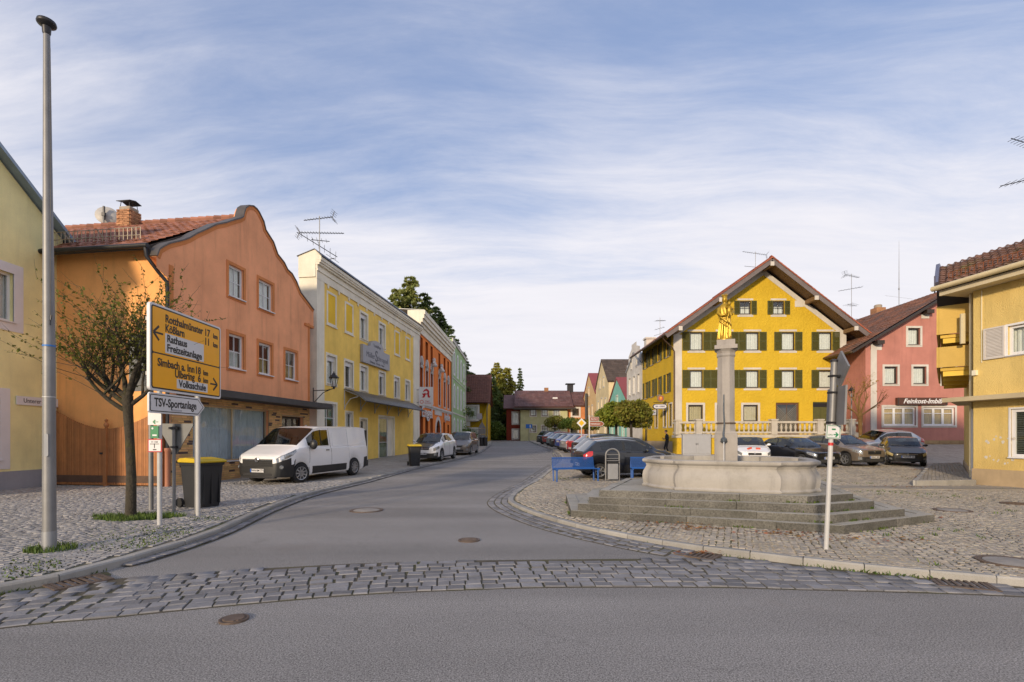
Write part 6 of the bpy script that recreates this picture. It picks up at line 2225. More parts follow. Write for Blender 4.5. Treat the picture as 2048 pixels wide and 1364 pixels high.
mb.lathe([(.3, 1.25), (.3, 1.5), (.25, 1.55)], 10)
ob('chimney_pot', mb, mat('chimney_concrete', (0.35, 0.30, 0.24)), c_, True)
SB = mat('brown_sign_board', (0.075, 0.03, 0.018), .6, .2, 3)
sg = thing('shop_sign', 'brown sign board reading Feinkost-Imbiß in white script on the pink house', 'sign', (at(1841, Yp), Yp - .02, zat(803, Yp)))
mb = MB()
mb.box(-1.78, -.2, -.26, 1.72, -.002, .26)
ob('board', mb, SB, sg, bevel=.01)
mb = MB()
mb.box(-1.76, -.215, -.24, -1.70, -.201, .24)
mb.box(1.58, -.215, -.24, 1.70, -.201, .24)
ob('end_cap', mb, DARKWOOD, sg)
text('Feinkost-Imbiß', .46, WHITE, sg, frame_m((-.03, -.205, -.0), (1, 0, 0), (0, 0, 1)), shear=.35, bold=.008, sx=.98)
yagi('tall roof aerial with three booms behind the right eave of the yellow shuttered house', (at(1703, 43), 43, zat(645, 43)), 0, 4.2,
  [(4.0, 1.4, 10, 10, .22, 8), (2.9, 1.9, 170, 7, .25, 8), (1.5, 1.0, 15, 5, .4, 5), (.3, 2.2, 5, 2, .1, 0)])
mb = MB()
mb.tube([(0, 0, -2), (0, 0, 2.2), (0, 0, 5.6)], [.03, .028, .008], 6)
mb.tube([(0, 0, 1.4), (0, 0, 1.55)], .06, 6)
mb.tube([(-1.2, 0, .9), (1.2, 0, .6)], .008, 4)
w_ = thing('whip_aerial', 'tall thin whip aerial rising behind the pink house roof', 'aerial', (at(1798, 43), 43, zat(612, 43)))
ob('mast', mb, GREYMETAL, w_)
yagi('slanted television aerial at the apex of the yellow shuttered house', (at(1511, 42), 42, zat(527, 42)), 0, 1.0,
  [(.85, 1.9, 165, 12, .22, -14), (-.3, 1.6, 150, 3, .02, -15)])
yagi('small roof aerial above the left eave of the yellow shuttered house', (at(1320, 46), 46, zat(672, 46)), 0, 1.7, [(1.4, 1.1, 20, 8, .25, -5), (.7, .9, 150, 4, .3, 10), (.2, 1.0, 160, 3, .1, 15)])
# ------------------------------------------------------------------ yellow corner house at the right edge
RY = mat('rough_ochre_render', (0.74, 0.55, 0.20), .9, .12, .8, .8, 34, streak=.25, spec=.2, bdist=.03,
   spots=((0.55, 0.37, 0.12), .35, .50, .72, .55))
c0 = Vector((14.95, 16.2))
d1 = Vector((.19, -1)).normalized()
h = thing('house', 'ochre corner house with mossy tiled roof and white shutter at the right edge', 'house', (c0.x, c0.y, 0), math.atan2(d1.y, d1.x))
corner = h
CF = lambda px: None
def cu_(px):          # distance along the front wall seen at pixel column px
 k = (px - CX) / F
 return (k * c0.y - c0.x) / (d1.x - k * d1.y)
def cz_(px, py):
 return zat(py, c0.y + d1.y * cu_(px))
UW = 14.0
ez = 6.75
wu0 = cu_(2016)
ww_ = 1.35
wz0, wz1 = cz_(2020, 710), cz_(2020, 652)
lu0 = cu_(2022)
lz0, lz1 = cz_(2030, 914), cz_(2030, 818)
wins = [(wu0 + ww_ / 2, wz0, ww_, wz1 - wz0), (lu0 + 1.1, lz0, 2.2, lz1 - lz0), (5.5, wz0, ww_, wz1 - wz0), (9, wz0, ww_, wz1 - wz0), (6, lz0, 2.2, lz1 - lz0)]
wall('wall', h, [(0, -.3), (UW, -.3), (UW, ez), (0, ez)], [rect(u - w / 2, z, u + w / 2, z + hh) for u, z, w, hh in wins], RY, depth=.14)
for k, (u, z, w, hh) in enumerate(wins):
 if k in (1, 4):
  wo = window(h, u, z, w, hh, bars=(0, 0), fw=.09, recess=.03, sill=WHITE, surround=WHITE, sw=.05)
  sl1 = MB().box(-w / 2 + .08, .10, 0, w / 2 - .08, .14, .012).mesh('slat', GREENSHUT if False else mat('blind_slat', (0.16, 0.17, 0.13), .5, .1, 3))
  for q in range(int(hh / .055) - 2):
   link('slat', sl1, wo, (0, 0, .08 + q * .055), (R(28), 0, 0))
 else:
  wo = window(h, u, z, w, hh, bars=(1, 0), fw=.08, recess=.06, surround=WHITE, sw=.06, curtain=(CURTAIN, 0, 1))
  m1 = MB()
  sw2 = .58
  for x0_, x1_ in ((0, .05), (sw2 - .05, sw2)):
   m1.box(x0_, -.06, -.05, x1_, -.015, hh + .05)
  m1.box(.05, -.058, -.05, sw2 - .05, -.017, 0)
  m1.box(.05, -.058, hh, sw2 - .05, -.017, hh + .05)
  n_ = 20
  for q in range(n_):
   m1.cbox((sw2 / 2, -.036, (q + .5) * hh / n_), (sw2 - .1, .008, hh / n_ * 1.15), rx=R(-30))
  link('shutter', m1.mesh('shutter', mat('white_shutter', (0.62, 0.58, 0.54), .5, .06, 3)), wo, (-w / 2 - sw2 - .06, 0, 0))
# diagonal rear wall with balconies
d2 = Vector((22.6 - 14.95, 25 - 16.2)).normalized()
Mi = Matrix.Rotation(-math.atan2(d1.y, d1.x), 4, 'Z')
loc2 = lambda x, y, z: Mi @ Vector((x - c0.x, y - c0.y, z))
LN = 11.6
e2v = Mi.to_3x3() @ Vector((d2.x, d2.y, 0))
nv = Vector((-e2v.y, e2v.x, 0))          # out of the rear wall (towards the square)
rw = MB()
q0 = Vector((0, 0, 0))
q1 = e2v * LN
rw.add([(0, 0, -.3), (q1.x, q1.y, -.3), (q1.x, q1.y, ez), (0, 0, ez)], [(3, 2, 1, 0)])
rw.add([(0, 0, -.3), (UW, 0, -.3), (UW, 12, -.3), (q1.x, q1.y, -.3), (0, 0, ez), (UW, 0, ez), (UW, 12, ez), (q1.x, q1.y, ez)], [(4, 5, 6, 7), (1, 2, 6, 5), (2, 3, 7, 6)])
ob('rear_wall', rw, RY, h)
RYS = plaster('smooth_ochre_plaster', (0.62, 0.42, 0.09), .2)
WPANEL = plaster('balcony_cladding', (0.56, 0.385, 0.11), .1)
def on2(s, out, z):
 v = e2v * s + nv * out
 return (v.x, v.y, z)
def box2(mb, s0, s1, o0, o1, z0, z1):
 vs = [on2(s, o, z) for z in (z0, z1) for s, o in ((s0, o0), (s1, o0), (s1, o1), (s0, o1))]
 mb.add(vs, [(3, 2, 1, 0), (4, 5, 6, 7), (0, 1, 5, 4), (1, 2, 6, 5), (2, 3, 7, 6), (3, 0, 4, 7)])
for (z0, z1, s0, s1) in ((4.86, 6.15, .75, 7.5), (3.72, 4.74, .75, 7.5)):
 mb = MB()
 box2(mb, s0, s1, .86, .92, z0 + .32, z1)
 box2(mb, s0, s0 + .05, .0, .855, z0 + .32, z1)
 ob('balcony_panel', mb, WPANEL, h)
 mb = MB()
 box2(mb, s0 + .1, s1 - .1, .0, .82, z0 + .20, z0 + .318)
 ob('balcony_slab', mb, RYS, h)
 for q in range(4):
  mb = MB()
  box2(mb, s0 + .15 + q * 1.9, s0 + 30 / 100 + q * 1.9, .0, .75, z0 + .02, z0 + .198)
  ob('balcony_beam', mb, mat('ochre_beam', (0.66, 0.44, 0.04), .6, .1, 3), h)
mb = MB()
mb.M = Matrix.Identity(4)
for z0 in (4.5,):
 v = on2(.35, .05, 0)
 mb.tube([(v[0], v[1], .3), (v[0], v[1], 6.4)], .045, 8)
 v = on2(.45, .25, 0)
 mb.tube([(v[0], v[1], 4.75), (v[0], v[1], 5.75)], .075, 8)
ob('downpipe', mb, mat('cream_pipe', (0.58, 0.50, 0.32), .5, .1, 3), h, True)
mb = MB()
box2(mb, .25, 1.25, -.02, .05, .15, 2.55)
ob('door_frame', mb, WHITE, h)
mb = MB()
box2(mb, .33, 1.17, .04, .056, .25, 2.47)
ob('door_glass', mb, mat('dark_door_glass', (0.05, 0.055, 0.05), .08, 0), h)
# plinth, canopy
mb = MB()
mb.box(-.02, -.04, -.3, UW, -.002, .62)
box2(mb, 0, LN, .002, .04, -.3, .5)
ob('plinth', mb, mat('buff_plinth_stone', (0.44, 0.33, 0.20), .85, .2, 1.5, .2, 50, streak=.3), h)
CANO = mat('canopy_concrete', (0.50, 0.42, 0.27), .85, .15, 1.5, .2, 60, spots=((0.35, 0.16, 0.05), 1.5, .6, .85, .6))
mb = MB()
p2 = on2(2.6, .0, 0)
p3 = on2(2.6, .35, 0)
p4 = on2(.0, .55, 0)
mb.prism([(0, .0), (UW, .0), (UW, -.55), (-.55, -.55), (p4[0], p4[1]), (p3[0], p3[1]), (p2[0], p2[1])][::-1], 2.78, 2.92, axis='z')
ob('canopy', mb, CANO, h)
mb = MB()
mb.box(.02, -.10, 3.62, .14, -.002, 3.78)
mb.box(.25, -.03, 4.0, .26, -.002, 6.3)
ob('wall_lamp', mb, mat('lamp_glass', (0.8, 0.75, 0.6), .3, 0), h)
# repair spots in the render
SP = mat('filler_spot', (0.60, 0.56, 0.50), .9, .05)
for r_ in range(2):
 for q in range(9):
  u = .35 + q * .1 + random.uniform(-.04, .04)
  z = (1.55 if r_ == 0 else .93) + random.uniform(-.12, .12)
  rr = random.uniform(.018, .05)
  n_ = 9
  mb = MB()
  mb.prism([(rr * random.uniform(.6, 1.2) * math.cos(2 * math.pi * k / n_), rr * random.uniform(.6, 1.3) * math.sin(2 * math.pi * k / n_)) for k in range(n_)], -.004, -.001)
  ob('filler_spot', mb, SP, h, loc=(u, 0, z))
# roof
CROOF = mat('mossy_roof_tile', (0.185, 0.095, 0.062), .85, .25, 2, .3, 40, rnd=.30, moss=((0.17, 0.14, 0.025), 1.1, .56, .72))
eo = .62
zt = 6.62
start = -.72
vv = Mi.to_3x3() @ Vector((.66, .75, 0))
rr_ = Vector((vv.x, vv.y, .46)) * 3.1
rd = Vector((rr_.x, rr_.y, -rr_.z)) * 1.3
mb = MB()
slab(mb, [(start, -eo, zt), (UW, -eo, zt), (UW + rr_.x, -eo + rr_.y, zt + rr_.z), (start + rr_.x, -eo + rr_.y, zt + rr_.z)], .1)
slab(mb, [(start + rr_.x, -eo + rr_.y, zt + rr_.z), (UW + rr_.x, -eo + rr_.y, zt + rr_.z), (UW + rr_.x + rd.x, -eo + rr_.y + rd.y, zt + rr_.z + rd.z), (start + rr_.x + rd.x, -eo + rr_.y + rd.y, zt + rr_.z + rd.z)], .1)
ob('roof_deck', mb, DARKWOOD, h)
dw_ = 3.0
mb = MB()
mb.box(start + .1, -eo + .05, zt - .28, UW, -eo + .13, zt - .11)
mb.box(start + .1, -eo + .13, zt - .26, UW, 2.2, zt - .2)
ob('eaves_board', mb, mat('cream_boards', (0.60, 0.52, 0.36), .6, .08, 2), h)
tiles(h, (start + .12, -eo, zt + .02), (1, 0, 0), rr_, UW - start - .1, rr_.length - .05, .235, .36, CROOF, 300, prof=.06, nc=7, sortby=lambda q: q[0])
mb = MB()
mb.tube([(start - .02, -eo - .09, zt - .03), (UW, -eo - .09, zt - .03)], .085, 10)
ob('gutter', mb, mat('cream_gutter', (0.60, 0.50, 0.30), .45, .1, 2), h, True)
mb = MB()
for k in range(70):
 u = start + .2 + k * .13
 q = Vector((u, -eo, zt)) + Vector((0, .3, .2))
 mb.tube([(u, q.y, q.z + .05), (u + .02, q.y - .02, q.z + .28)], .011, 4)
for s in (.1, .27):
 mb.tube([(start + .2, q.y, q.z + s), (start + 9.5, q.y, q.z + s)], .012, 4)
ob('snow_guard', mb, mat('rusty_iron', (0.22, 0.075, 0.03), .8, .3, 8), h)
mb = MB()
mb.prism([(start - .02, zt - .16), (start - .02, zt + .42), (start + .0, zt + .42), (start + .0, zt - .16)], -eo - .02, -eo + .02)
pts = [(start - .04, -eo, zt + .20), (start + .10, -eo, zt + .20), (start + .10 + rr_.x, -eo + rr_.y, zt + rr_.z + .20), (start - .04 + rr_.x, -eo + rr_.y, zt + rr_.z + .20)]
slab(mb, pts, .36)
ob('verge_flashing', mb, mat('violet_zinc', (0.17, 0.16, 0.21), .4, .15, 3, metal=.5), h)
Mc = Matrix.Translation(h.location) @ Matrix.Rotation(h.rotation_euler.z, 4, 'Z')
q = Mc @ Vector((1.1, 3.2, zt + 2.2))
yagi('television aerial on the mossy corner house roof cut by the right edge', (at(2056, q.y), q.y, 9.2), 0, zat(283, q.y) - 9.2,
  [(zat(287, q.y) - 9.2, 1.2, 190, 9, .2, -8), (zat(359, q.y) - 9.2, 1.5, 175, 8, .25, 12)], .014)
# ------------------------------------------------------------------ vehicles
TYRE = mat('tyre_rubber', (0.018, 0.018, 0.019), 0.85, 0.15, 10)
RIM = mat('alloy_rim', (0.42, 0.43, 0.45), 0.35, 0.1, 5, metal=0.7)
LAMP = mat('headlamp_lens', (0.27, 0.285, 0.30), 0.1, 0.45, 16, metal=0.35, coat=1.0)
AMBERLAMP = mat('yellowed_lens', (0.50, 0.40, 0.18), 0.2, 0.2, 10, coat=0.6)
TAIL = mat('tail_lens', (0.45, 0.012, 0.012), 0.15, 0.15, 10, coat=1.0)
CHROME = mat('chrome', (0.62, 0.63, 0.65), 0.18, 0.05, metal=1.0)
PLATE = mat('plate_white', (0.66, 0.66, 0.68), 0.4, 0)
PBLUE = mat('plate_blue', (0.02, 0.10, 0.42), 0.4, 0)
SEATM = mat('car_interior', (0.03, 0.03, 0.032), 0.9, 0.2, 4)
def paint(name, col, metal=0.0, rough=0.28):
 return mat('paint_' + name, col, rough, 0.03, 2, metal=metal, coat=0.8, spec=0.5)
def wheel_mesh(r, w, spokes):
 def mk():
  mb = MB()
  mb.M = Matrix.Rotation(R(90), 4, 'X')
  mb.lathe([(r * .66, -w / 2), (r * .9, -w / 2), (r * .98, -w * .38), (r, -w * .25), (r, w * .25), (r * .98, w * .38), (r * .9, w / 2), (r * .66, w / 2)], 28, cap=False)
  return mb.mesh('wheel', TYRE, True, 50)
 def mk2():
  mb = MB()
  mb.M = Matrix.Rotation(R(90), 4, 'X')
  rr = r * .67
  for s in (-1, 1):
   mb.lathe([(rr, s * w * .45), (rr * .98, s * w * .53), (rr * .90, s * w * .50), (rr * .88, s * w * .22)][::s] if s > 0 else [(rr * .88, s * w * .22), (rr * .90, s * w * .50), (rr * .98, s * w * .53), (rr, s * w * .45)], 28, m=0, cap=False)
   mb.lathe([(.02, s * w * .46), (rr * .22, s * w * .46), (rr * .22, s * w * .30)], 12)
  for k in range(spokes):
   a = 2 * math.pi * k / spokes
   old = mb.M
   mb.M = Matrix.Rotation(a, 4, 'Y')
   for s in (-1, 1):
    mb.box(rr * .12, min(s * w * .32, s * w * .47), -rr * .10, rr * .92, max(s * w * .32, s * w * .47), rr * .10)
   mb.M = old
  return mb.mesh('rim', RIM, True, 40)
 def mk3():
  mb = MB()
  mb.M = Matrix.Rotation(R(90), 4, 'X')
  for s in (-1, 1):
   mb.lathe([(.01, s * w * .22), (r * .65, s * w * .22), (r * .65, s * w * .2)], 20)
  return mb.mesh('brake_disc', SEATM)
 return cached(('wh', r, w), mk), cached(('rim', r, w, spokes), mk2), cached(('br', r, w), mk3)
class Car:
 """body lofted from cross-sections along the length; x forward, y left, z up, ground at z = 0"""
 def __init__(s, L, W, H, wb, fo, r, top, belt, plan=None, roofw=.76, nose=.34, sill=.21, pillar=None, glass=None, tail=.86, flat=False):
  s.L, s.W, s.H, s.wb, s.fo, s.r = L, W, H, wb, fo, r
  s.top, s.belt = np.array(top), np.array(belt)      # (distance from the front, height)
  s.plan = np.array(plan or [(0, .60), (.03, .70), (.10, .84), (.25, .93), (.55, .985), (1.1, 1.0), (L - .9, 1.0), (L - .35, .965), (L - .12, .91), (L - .03, .85), (L, .78)])
  s.roofw, s.nose, s.sill, s.tail = roofw, nose, sill, tail
  s.glass = glass            # dict: ws (x0, x1), sides [(x0, x1)...], rear (x0, x1)
  s.ax = (fo, fo + wb)
 def bottom(s, x):
  z = s.sill + .03 * max(0, 1 - x / .3) + (.08 * max(0, 1 - (s.L - x) / .4))
  R_ = s.r + .055
  for a in s.ax:
   d = abs(x - a)
   if d < R_:
    z = max(z, s.r - .01 + math.sqrt(R_ * R_ - d * d) * .98)
  return z
 def topz(s, x):
  return float(np.interp(x, s.top[:, 0], s.top[:, 1]))
 def section(s, x):
  w = float(np.interp(x, s.plan[:, 0], s.plan[:, 1])) * s.W / 2
  zb = s.bottom(x)
  tz = s.topz(x)
  bz = min(float(np.interp(x, s.belt[:, 0], s.belt[:, 1])), tz - .012)
  cab = max(0.0, min(1.0, (tz - bz - .02) / max(.05, s.H - bz)))
  yr = s.roofw * s.W / 2
  y6 = (w * .80) * (1 - cab ** .6) + yr * cab ** .6
  h = bz - zb
  crown = .018 + .035 * cab
  z6 = max(bz + .004, tz - crown)
  y5 = w * .945
  return [(0, zb), (w * .93, zb), (w * .975, zb + min(.09, .2 * h)), (w * 1.0, zb + .50 * h), (w * .995, zb + .78 * h), (w * .965, bz - .012), (y5, bz),
    (y5 + (y6 - y5) * .10, bz + (z6 - bz) * .10), (y5 + (y6 - y5) * .90, bz + (z6 - bz) * .88), (y6, z6), (y6 * .86, z6 + crown * .55), (y6 * .5, tz - .004), (0, tz)]
 def P(s, x, v):
  sec = s.section(x)
  i = min(int(v), len(sec) - 2)
  f = v - i
  y = sec[i][0] * (1 - f) + sec[i + 1][0] * f
  z = sec[i][1] * (1 - f) + sec[i + 1][1] * f
  return Vector((s.L / 2 - x, y, z))
 def stations(s):
  xs = set(np.round(np.linspace(0, s.L, int(s.L / .085)), 3))
  xs |= {0, .015, .03, .06, .10, .16, s.L - .015, s.L - .03, s.L - .07, s.L}
  for a in s.ax:
   R_ = s.r + .055
   for k in range(-12, 13):
    xs.add(round(a + R_ * math.sin(k / 12 * math.pi / 2), 3))
   xs.add(round(a - R_ - .002, 3)); xs.add(round(a + R_ + .002, 3))
  for a, b in [s.glass['ws'], s.glass['rear']] + s.glass['sides']:
   xs |= {round(a, 3), round(b, 3)}
  for p in list(s.top[:, 0]) + list(s.belt[:, 0]):
   xs.add(round(float(p), 3))
  xs = sorted(x for x in xs if 0 <= x <= s.L)
  out = [xs[0]]
  for x in xs[1:]:
   if x - out[-1] > .004:
    out.append(x)
  return out
 def build(s, root, pm, lower=None, mirror=None, roof=None):
  xs = s.stations()
  secs = [s.section(x) for x in xs]
  n = len(secs[0])
  bodym, ws, sw, rw = MB(), MB(), MB(), MB()
  def vid(side, i, j):
   return secs[i][j][0] * side, secs[i][j][1]
  V, idx = [], {}
  for i, x in enumerate(xs):
   for j in range(n):
    for side in (1, -1):
     if j in (0, n - 1) and side < 0:
      idx[(i, j, -1)] = idx[(i, j, 1)]
      continue
     idx[(i, j, side)] = len(V)
     V.append((s.L / 2 - x, secs[i][j][0] * side, secs[i][j][1]))
  g = s.glass
  inr = lambda x0, x1, r_: x0 >= r_[0] - .003 and x1 <= r_[1] + .003
  bf, bm_, wf, sf, rf = [], [], [], [], []
  for i in range(len(xs) - 1):
   x0, x1 = xs[i], xs[i + 1]
   for j in range(n - 1):
    for side in (1, -1):
     f = (idx[(i, j, side)], idx[(i, j + 1, side)], idx[(i + 1, j + 1, side)], idx[(i + 1, j, side)])
     f = f[::-1] if side > 0 else f
     if j >= 9 and inr(x0, x1, g['ws']) or (j == 8 and False):
      wf.append(f)
     elif j >= 9 and inr(x0, x1, g['rear']):
      rf.append(f)
     elif j == 7 and any(inr(x0, x1, q) for q in g['sides']):
      sf.append(f)
     else:
      bf.append(f)
      m = 0
      if j == 0:
       m = 2
      elif j in (7, 8, 6) and g.get('black') and g['black'][0] <= x0 and x1 <= g['black'][1] and (s.topz(x0) - np.interp(x0, s.belt[:, 0], s.belt[:, 1])) > .1 and j == 7:
       m = 1
      elif lower and lower(x0, j):
       m = 1
      elif roof and j >= 10:
       m = 3
      bm_.append(m)
  for i, fl in ((0, False), (len(xs) - 1, True)):
   for j in range(n - 1):
    f = [idx[(i, j, 1)], idx[(i, j + 1, 1)], idx[(i, j + 1, -1)], idx[(i, j, -1)]]
    f = list(dict.fromkeys(f))
    f = tuple(f if not fl else f[::-1])
    bf.append(f)
    bm_.append(1 if (lower and lower(xs[i], j)) else 0)
  def sub(faces, mats, name, mi=None):
   used = sorted({v for f in faces for v in f})
   mp = {v: k for k, v in enumerate(used)}
   me = bpy.data.meshes.new(name)
   me.from_pydata([V[v] for v in used], [], [tuple(mp[v] for v in f) for f in faces])
   for a in mats:
    me.materials.append(a)
   if mi:
    me.polygons.foreach_set('material_index', mi)
   me.polygons.foreach_set('use_smooth', [True] * len(me.polygons))
   me.set_sharp_from_angle(angle=R(38))
   me.update()
   return link(name, me, root)
  sub(bf, [pm, BLACKPLASTIC, SEATM, roof or pm], 'body', bm_)
  if wf:
   sub(wf, [CARGLASS], 'windscreen')
  if rf:
   sub(rf, [CARGLASS], 'rear_window')
  if sf:
   lf = [f for f in sf if V[f[0]][1] > 0]
   rt = [f for f in sf if V[f[0]][1] <= 0]
   for q in (lf, rt):
    sub(q, [CARGLASS], 'side_window')
  # cabin: seats and dashboard
  mb = MB()
  cx0, cx1 = g['ws'][0], g['rear'][1]
  fx = s.L / 2 - g['ws'][1] - .45
  bz = float(np.interp(g['ws'][1], s.belt[:, 0], s.belt[:, 1]))
  for y in (-.36, .36):
   mb.cbox((fx, y * s.W / 1.75, bz - .12), (.14, .46, .75), ry=R(-14))
   mb.cbox((fx - .09, y * s.W / 1.75, bz + .29), (.09, .25, .17), ry=R(-10))
  if s.L < 4.8:
   mb.cbox((fx - .85, 0, bz - .15), (.14, s.W * .68, .65), ry=R(-16))
  mb.box(s.L / 2 - g['ws'][1] - .1, -s.W * .42, bz - .35, s.L / 2 - g['ws'][0] - .25, s.W * .42, bz - .06)
  mb.box(-s.L / 2 + .3, -s.W * .40, s.sill + .1, s.L / 2 - .5, s.W * .40, min(bz - .3, .5))
  ob('seats', mb, SEATM, root)
 def patch(s, root, name, x0, x1, v0, v1, m, off=.008, nx=5, nv=4, taper=0.0, both=True, depth=.02):
  """a lens or panel lying on the body surface, on both sides"""
  for side in ((1, -1) if both else (1,)):
   vs = []
   for k in range(2):
    for i in range(nx + 1):
     x = x0 + (x1 - x0) * i / nx
     for j in range(nv + 1):
      t = j / nv
      vc = (v0 + v1) / 2
      v = v0 + (v1 - v0) * t
      v = vc + (v - vc) * (1 - taper * i / nx)
      p = s.P(x, v)
      e = 1e-2
      du = s.P(min(x + e, s.L), v) - s.P(max(x - e, 0), v)
      dv = s.P(x, min(v + .1, 11.9)) - s.P(x, max(v - .1, .05))
      nrm = dv.cross(du)
      nrm = nrm.normalized() if nrm.length > 1e-9 else Vector((0, 1, 0))
      if nrm.y < 0 and abs(nrm.y) > .2:
       nrm = -nrm
      p = p + nrm * (off if k == 0 else -depth)
      vs.append((p.x, p.y * side, p.z))
   a = lambda k, i, j: k * (nx + 1) * (nv + 1) + i * (nv + 1) + j
   fs = [(a(0, i, j), a(0, i, j + 1), a(0, i + 1, j + 1), a(0, i + 1, j)) for i in range(nx) for j in range(nv)]
   for i in range(nx):
    fs += [(a(0, i, 0), a(0, i + 1, 0), a(1, i + 1, 0), a(1, i, 0)), (a(0, i, nv), a(1, i, nv), a(1, i + 1, nv), a(0, i + 1, nv))]
   for j in range(nv):
    fs += [(a(0, 0, j), a(1, 0, j), a(1, 0, j + 1), a(0, 0, j + 1)), (a(0, nx, j), a(0, nx, j + 1), a(1, nx, j + 1), a(1, nx, j))]
   if side < 0:
    fs = [f[::-1] for f in fs]
   mb = MB()
   mb.add(vs, fs)
   ob(name, mb, m, root, True, angle=45)
 def seam(s, root, pts, side, m=None, w=.012):
  """dark shut line along points (x, v) of the body side"""
  mb = MB()
  q = []
  for (xa, va), (xb, vb) in zip(pts[:-1], pts[1:]):
   for k in range(8):
    t = k / 8
    p = s.P(xa + (xb - xa) * t, va + (vb - va) * t)
    q.append((p.x, (p.y + .0) * side, p.z))
  p = s.P(*pts[-1])
  q.append((p.x, p.y * side, p.z))
  mb.tube(q, w / 2, 4)
  ob('shut_line', mb, m or BLACKPLASTIC, root)
 def wheels(s, root, spokes=6, w=.2, steer=0.0, wide=True):
  tm, rm, bm_ = wheel_mesh(s.r, w, spokes)
  for k, a in enumerate(s.ax):
   for side in (1, -1):
    y = side * (s.W / 2 - w / 2 - .025)
    wo = link('wheel', tm, root, (s.L / 2 - a, y, s.r), (0, 0, steer if k == 0 else 0))
    link('rim', rm, wo)
    link('brake_disc', bm_, wo)
 def mirrors(s, root, x, m, size=(.12, .20, .13)):
  for side in (1, -1):
   p = s.P(x, 6.6)
   mb = MB()
   mb.ball((p.x - .02, side * (p.y + .12), p.z + .06), (size[0] / 2, size[1] / 2, size[2] / 2), 12, 8)
   mb.cbox((p.x - .01, side * (p.y + .03), p.z + .03), (.05, .10, .04))
   ob('wing_mirror', mb, m, root, True)
 def plate(s, root, front, z, txt, tilt=0):
  x = s.L / 2 + .012 if front else -s.L / 2 - .012
  sg = 1 if front else -1
  mb = MB()
  mb.box(-.26, -.055, 0, .26, .055, .012)
  M = frame_m((x, 0, z), (0, sg, 0), (0, 0, 1))
  po = ob('number_plate', mb, PLATE, root)
  po.matrix_local = M
  mb = MB()
  mb.box(-.26, -.054, .0125, -.215, .054, .0145)
  ob('plate_band', mb, PBLUE, po)
  text(txt, .095, BLACK, po, frame_m((.02, 0, .0135), (1, 0, 0), (0, 1, 0)), extrude=.001, bold=.003)
 def front_box(s, root, name, y0, y1, z0, z1, m, proud=.014, front=True, bevel=.008):
  mb = MB()
  x = s.L / 2
  if front:
   mb.box(x - .10, y0, z0, x + proud, y1, z1)
  else:
   mb.box(-x - proud, y0, z0, -x + .10, y1, z1)
  return ob(name, mb, m, root, bevel=bevel)
 def handle(s, root, x, v=5.0, m=None):
  for side in (1, -1):
   p = s.P(x, v)
   mb = MB()
   mb.cbox((p.x, side * (p.y + .012), p.z), (.17, .03, .03))
   ob('door_handle', mb, m or BLACKPLASTIC, root, bevel=.008)
def hatch(L, W, H, wb, fo, r, hood=(.70, .95), cowl=.95, wst=1.75, rr=None, tailz=.98, rearb=None, belt=(.93, 1.0), pillars=(2.25, 2.35), rside=None, black=True, roofw=.74, sill=.2, noseplan=None, sides=None):
 rr = rr or L - .75
 rearb = rearb or L - .12
 rside = rside or rr + .05
 top = [(0, hood[0] - .10), (.03, hood[0] - .03), (.12, hood[0]), (cowl * .6, hood[1] - .05), (cowl, hood[1]), (cowl + (wst - cowl) * .5, hood[1] + (H - .06 - hood[1]) * .56), (wst, H - .055), (wst + .35, H - .012),
   (wst + .8, H), (rr - .5, H - .02), (rr, H - .075), (rearb, tailz), (L - .03, tailz - .06), (L, tailz - .12)]
 bl = [(0, hood[0] - .13), (.12, hood[0] - .03), (cowl, hood[1] - .05), (cowl + .3, belt[0]), (rr, belt[1]), (L - .2, belt[1] - .02), (L, tailz - .14)]
 ws = (cowl + .04, wst)
 g = dict(ws=ws, rear=(rr, rearb - .03), sides=sides or [(cowl + .42, pillars[0]), (pillars[1], rside)], black=(cowl + .3, rside + .02) if black else None)
 return Car(L, W, H, wb, fo, r, top, bl, noseplan, roofw, sill=sill, glass=g)
def place_car(name, label, cat, px, py, heading, group='cars parked round the square', lift=.1, at_xy=None):
 x, y = at_xy or gp(px, py, lift)
 t = thing(name, label, cat, (x, y, G(x, y) + lift + .004), heading, group)
 # sit the car on the local slope
 e = 1.3
 hx, hy = math.cos(heading), math.sin(heading)
 pit = math.atan2(G(x + hx * e, y + hy * e) - G(x - hx * e, y - hy * e), 2 * e)
 rol = math.atan2(G(x - hy * e, y + hx * e) - G(x + hy * e, y - hx * e), 2 * e)
 t.rotation_euler = (rol, -pit, heading)
 return t
# --- white delivery van in front of the salmon house
WP = paint('van_white', (0.80, 0.80, 0.81), 0.0, .35)
VL, VW, VH = 5.0, 1.96, 1.93
van = Car(VL, VW, VH, 3.1, .93, .335,
   [(0, .86), (.04, .93), (.15, 1.0), (.5, 1.14), (.82, 1.26), (1.3, 1.60), (1.66, 1.86), (1.95, 1.915), (2.6, 1.93), (4.5, 1.93), (4.85, 1.91), (4.95, 1.86), (5.0, 1.80)],
   [(0, .82), (.15, .95), (.82, 1.18), (1.2, 1.22), (1.7, 1.16), (2.6, 1.15), (5, 1.15)],
   [(0, .62), (.03, .72), (.10, .83), (.25, .92), (.55, .98), (1.1, 1.0), (VL - .5, 1.0), (VL - .12, .985), (VL - .03, .95), (VL, .92)],
   roofw=.84, sill=.24, glass=dict(ws=(.86, 1.70), rear=(4.999, 5.0), sides=[(1.28, 2.42)], black=None))
vx = -7.09 + .98 * 0
f1 = Vector((-7.05, 16.75))
f2 = Vector((-6.22, 19.75))
hd = math.atan2(*(f1 - f2).yx)
mid = f1 + (f2 - f1).normalized() * (VL / 2 - .93)
perp = Vector((-(f1 - f2).normalized().y, (f1 - f2).normalized().x))
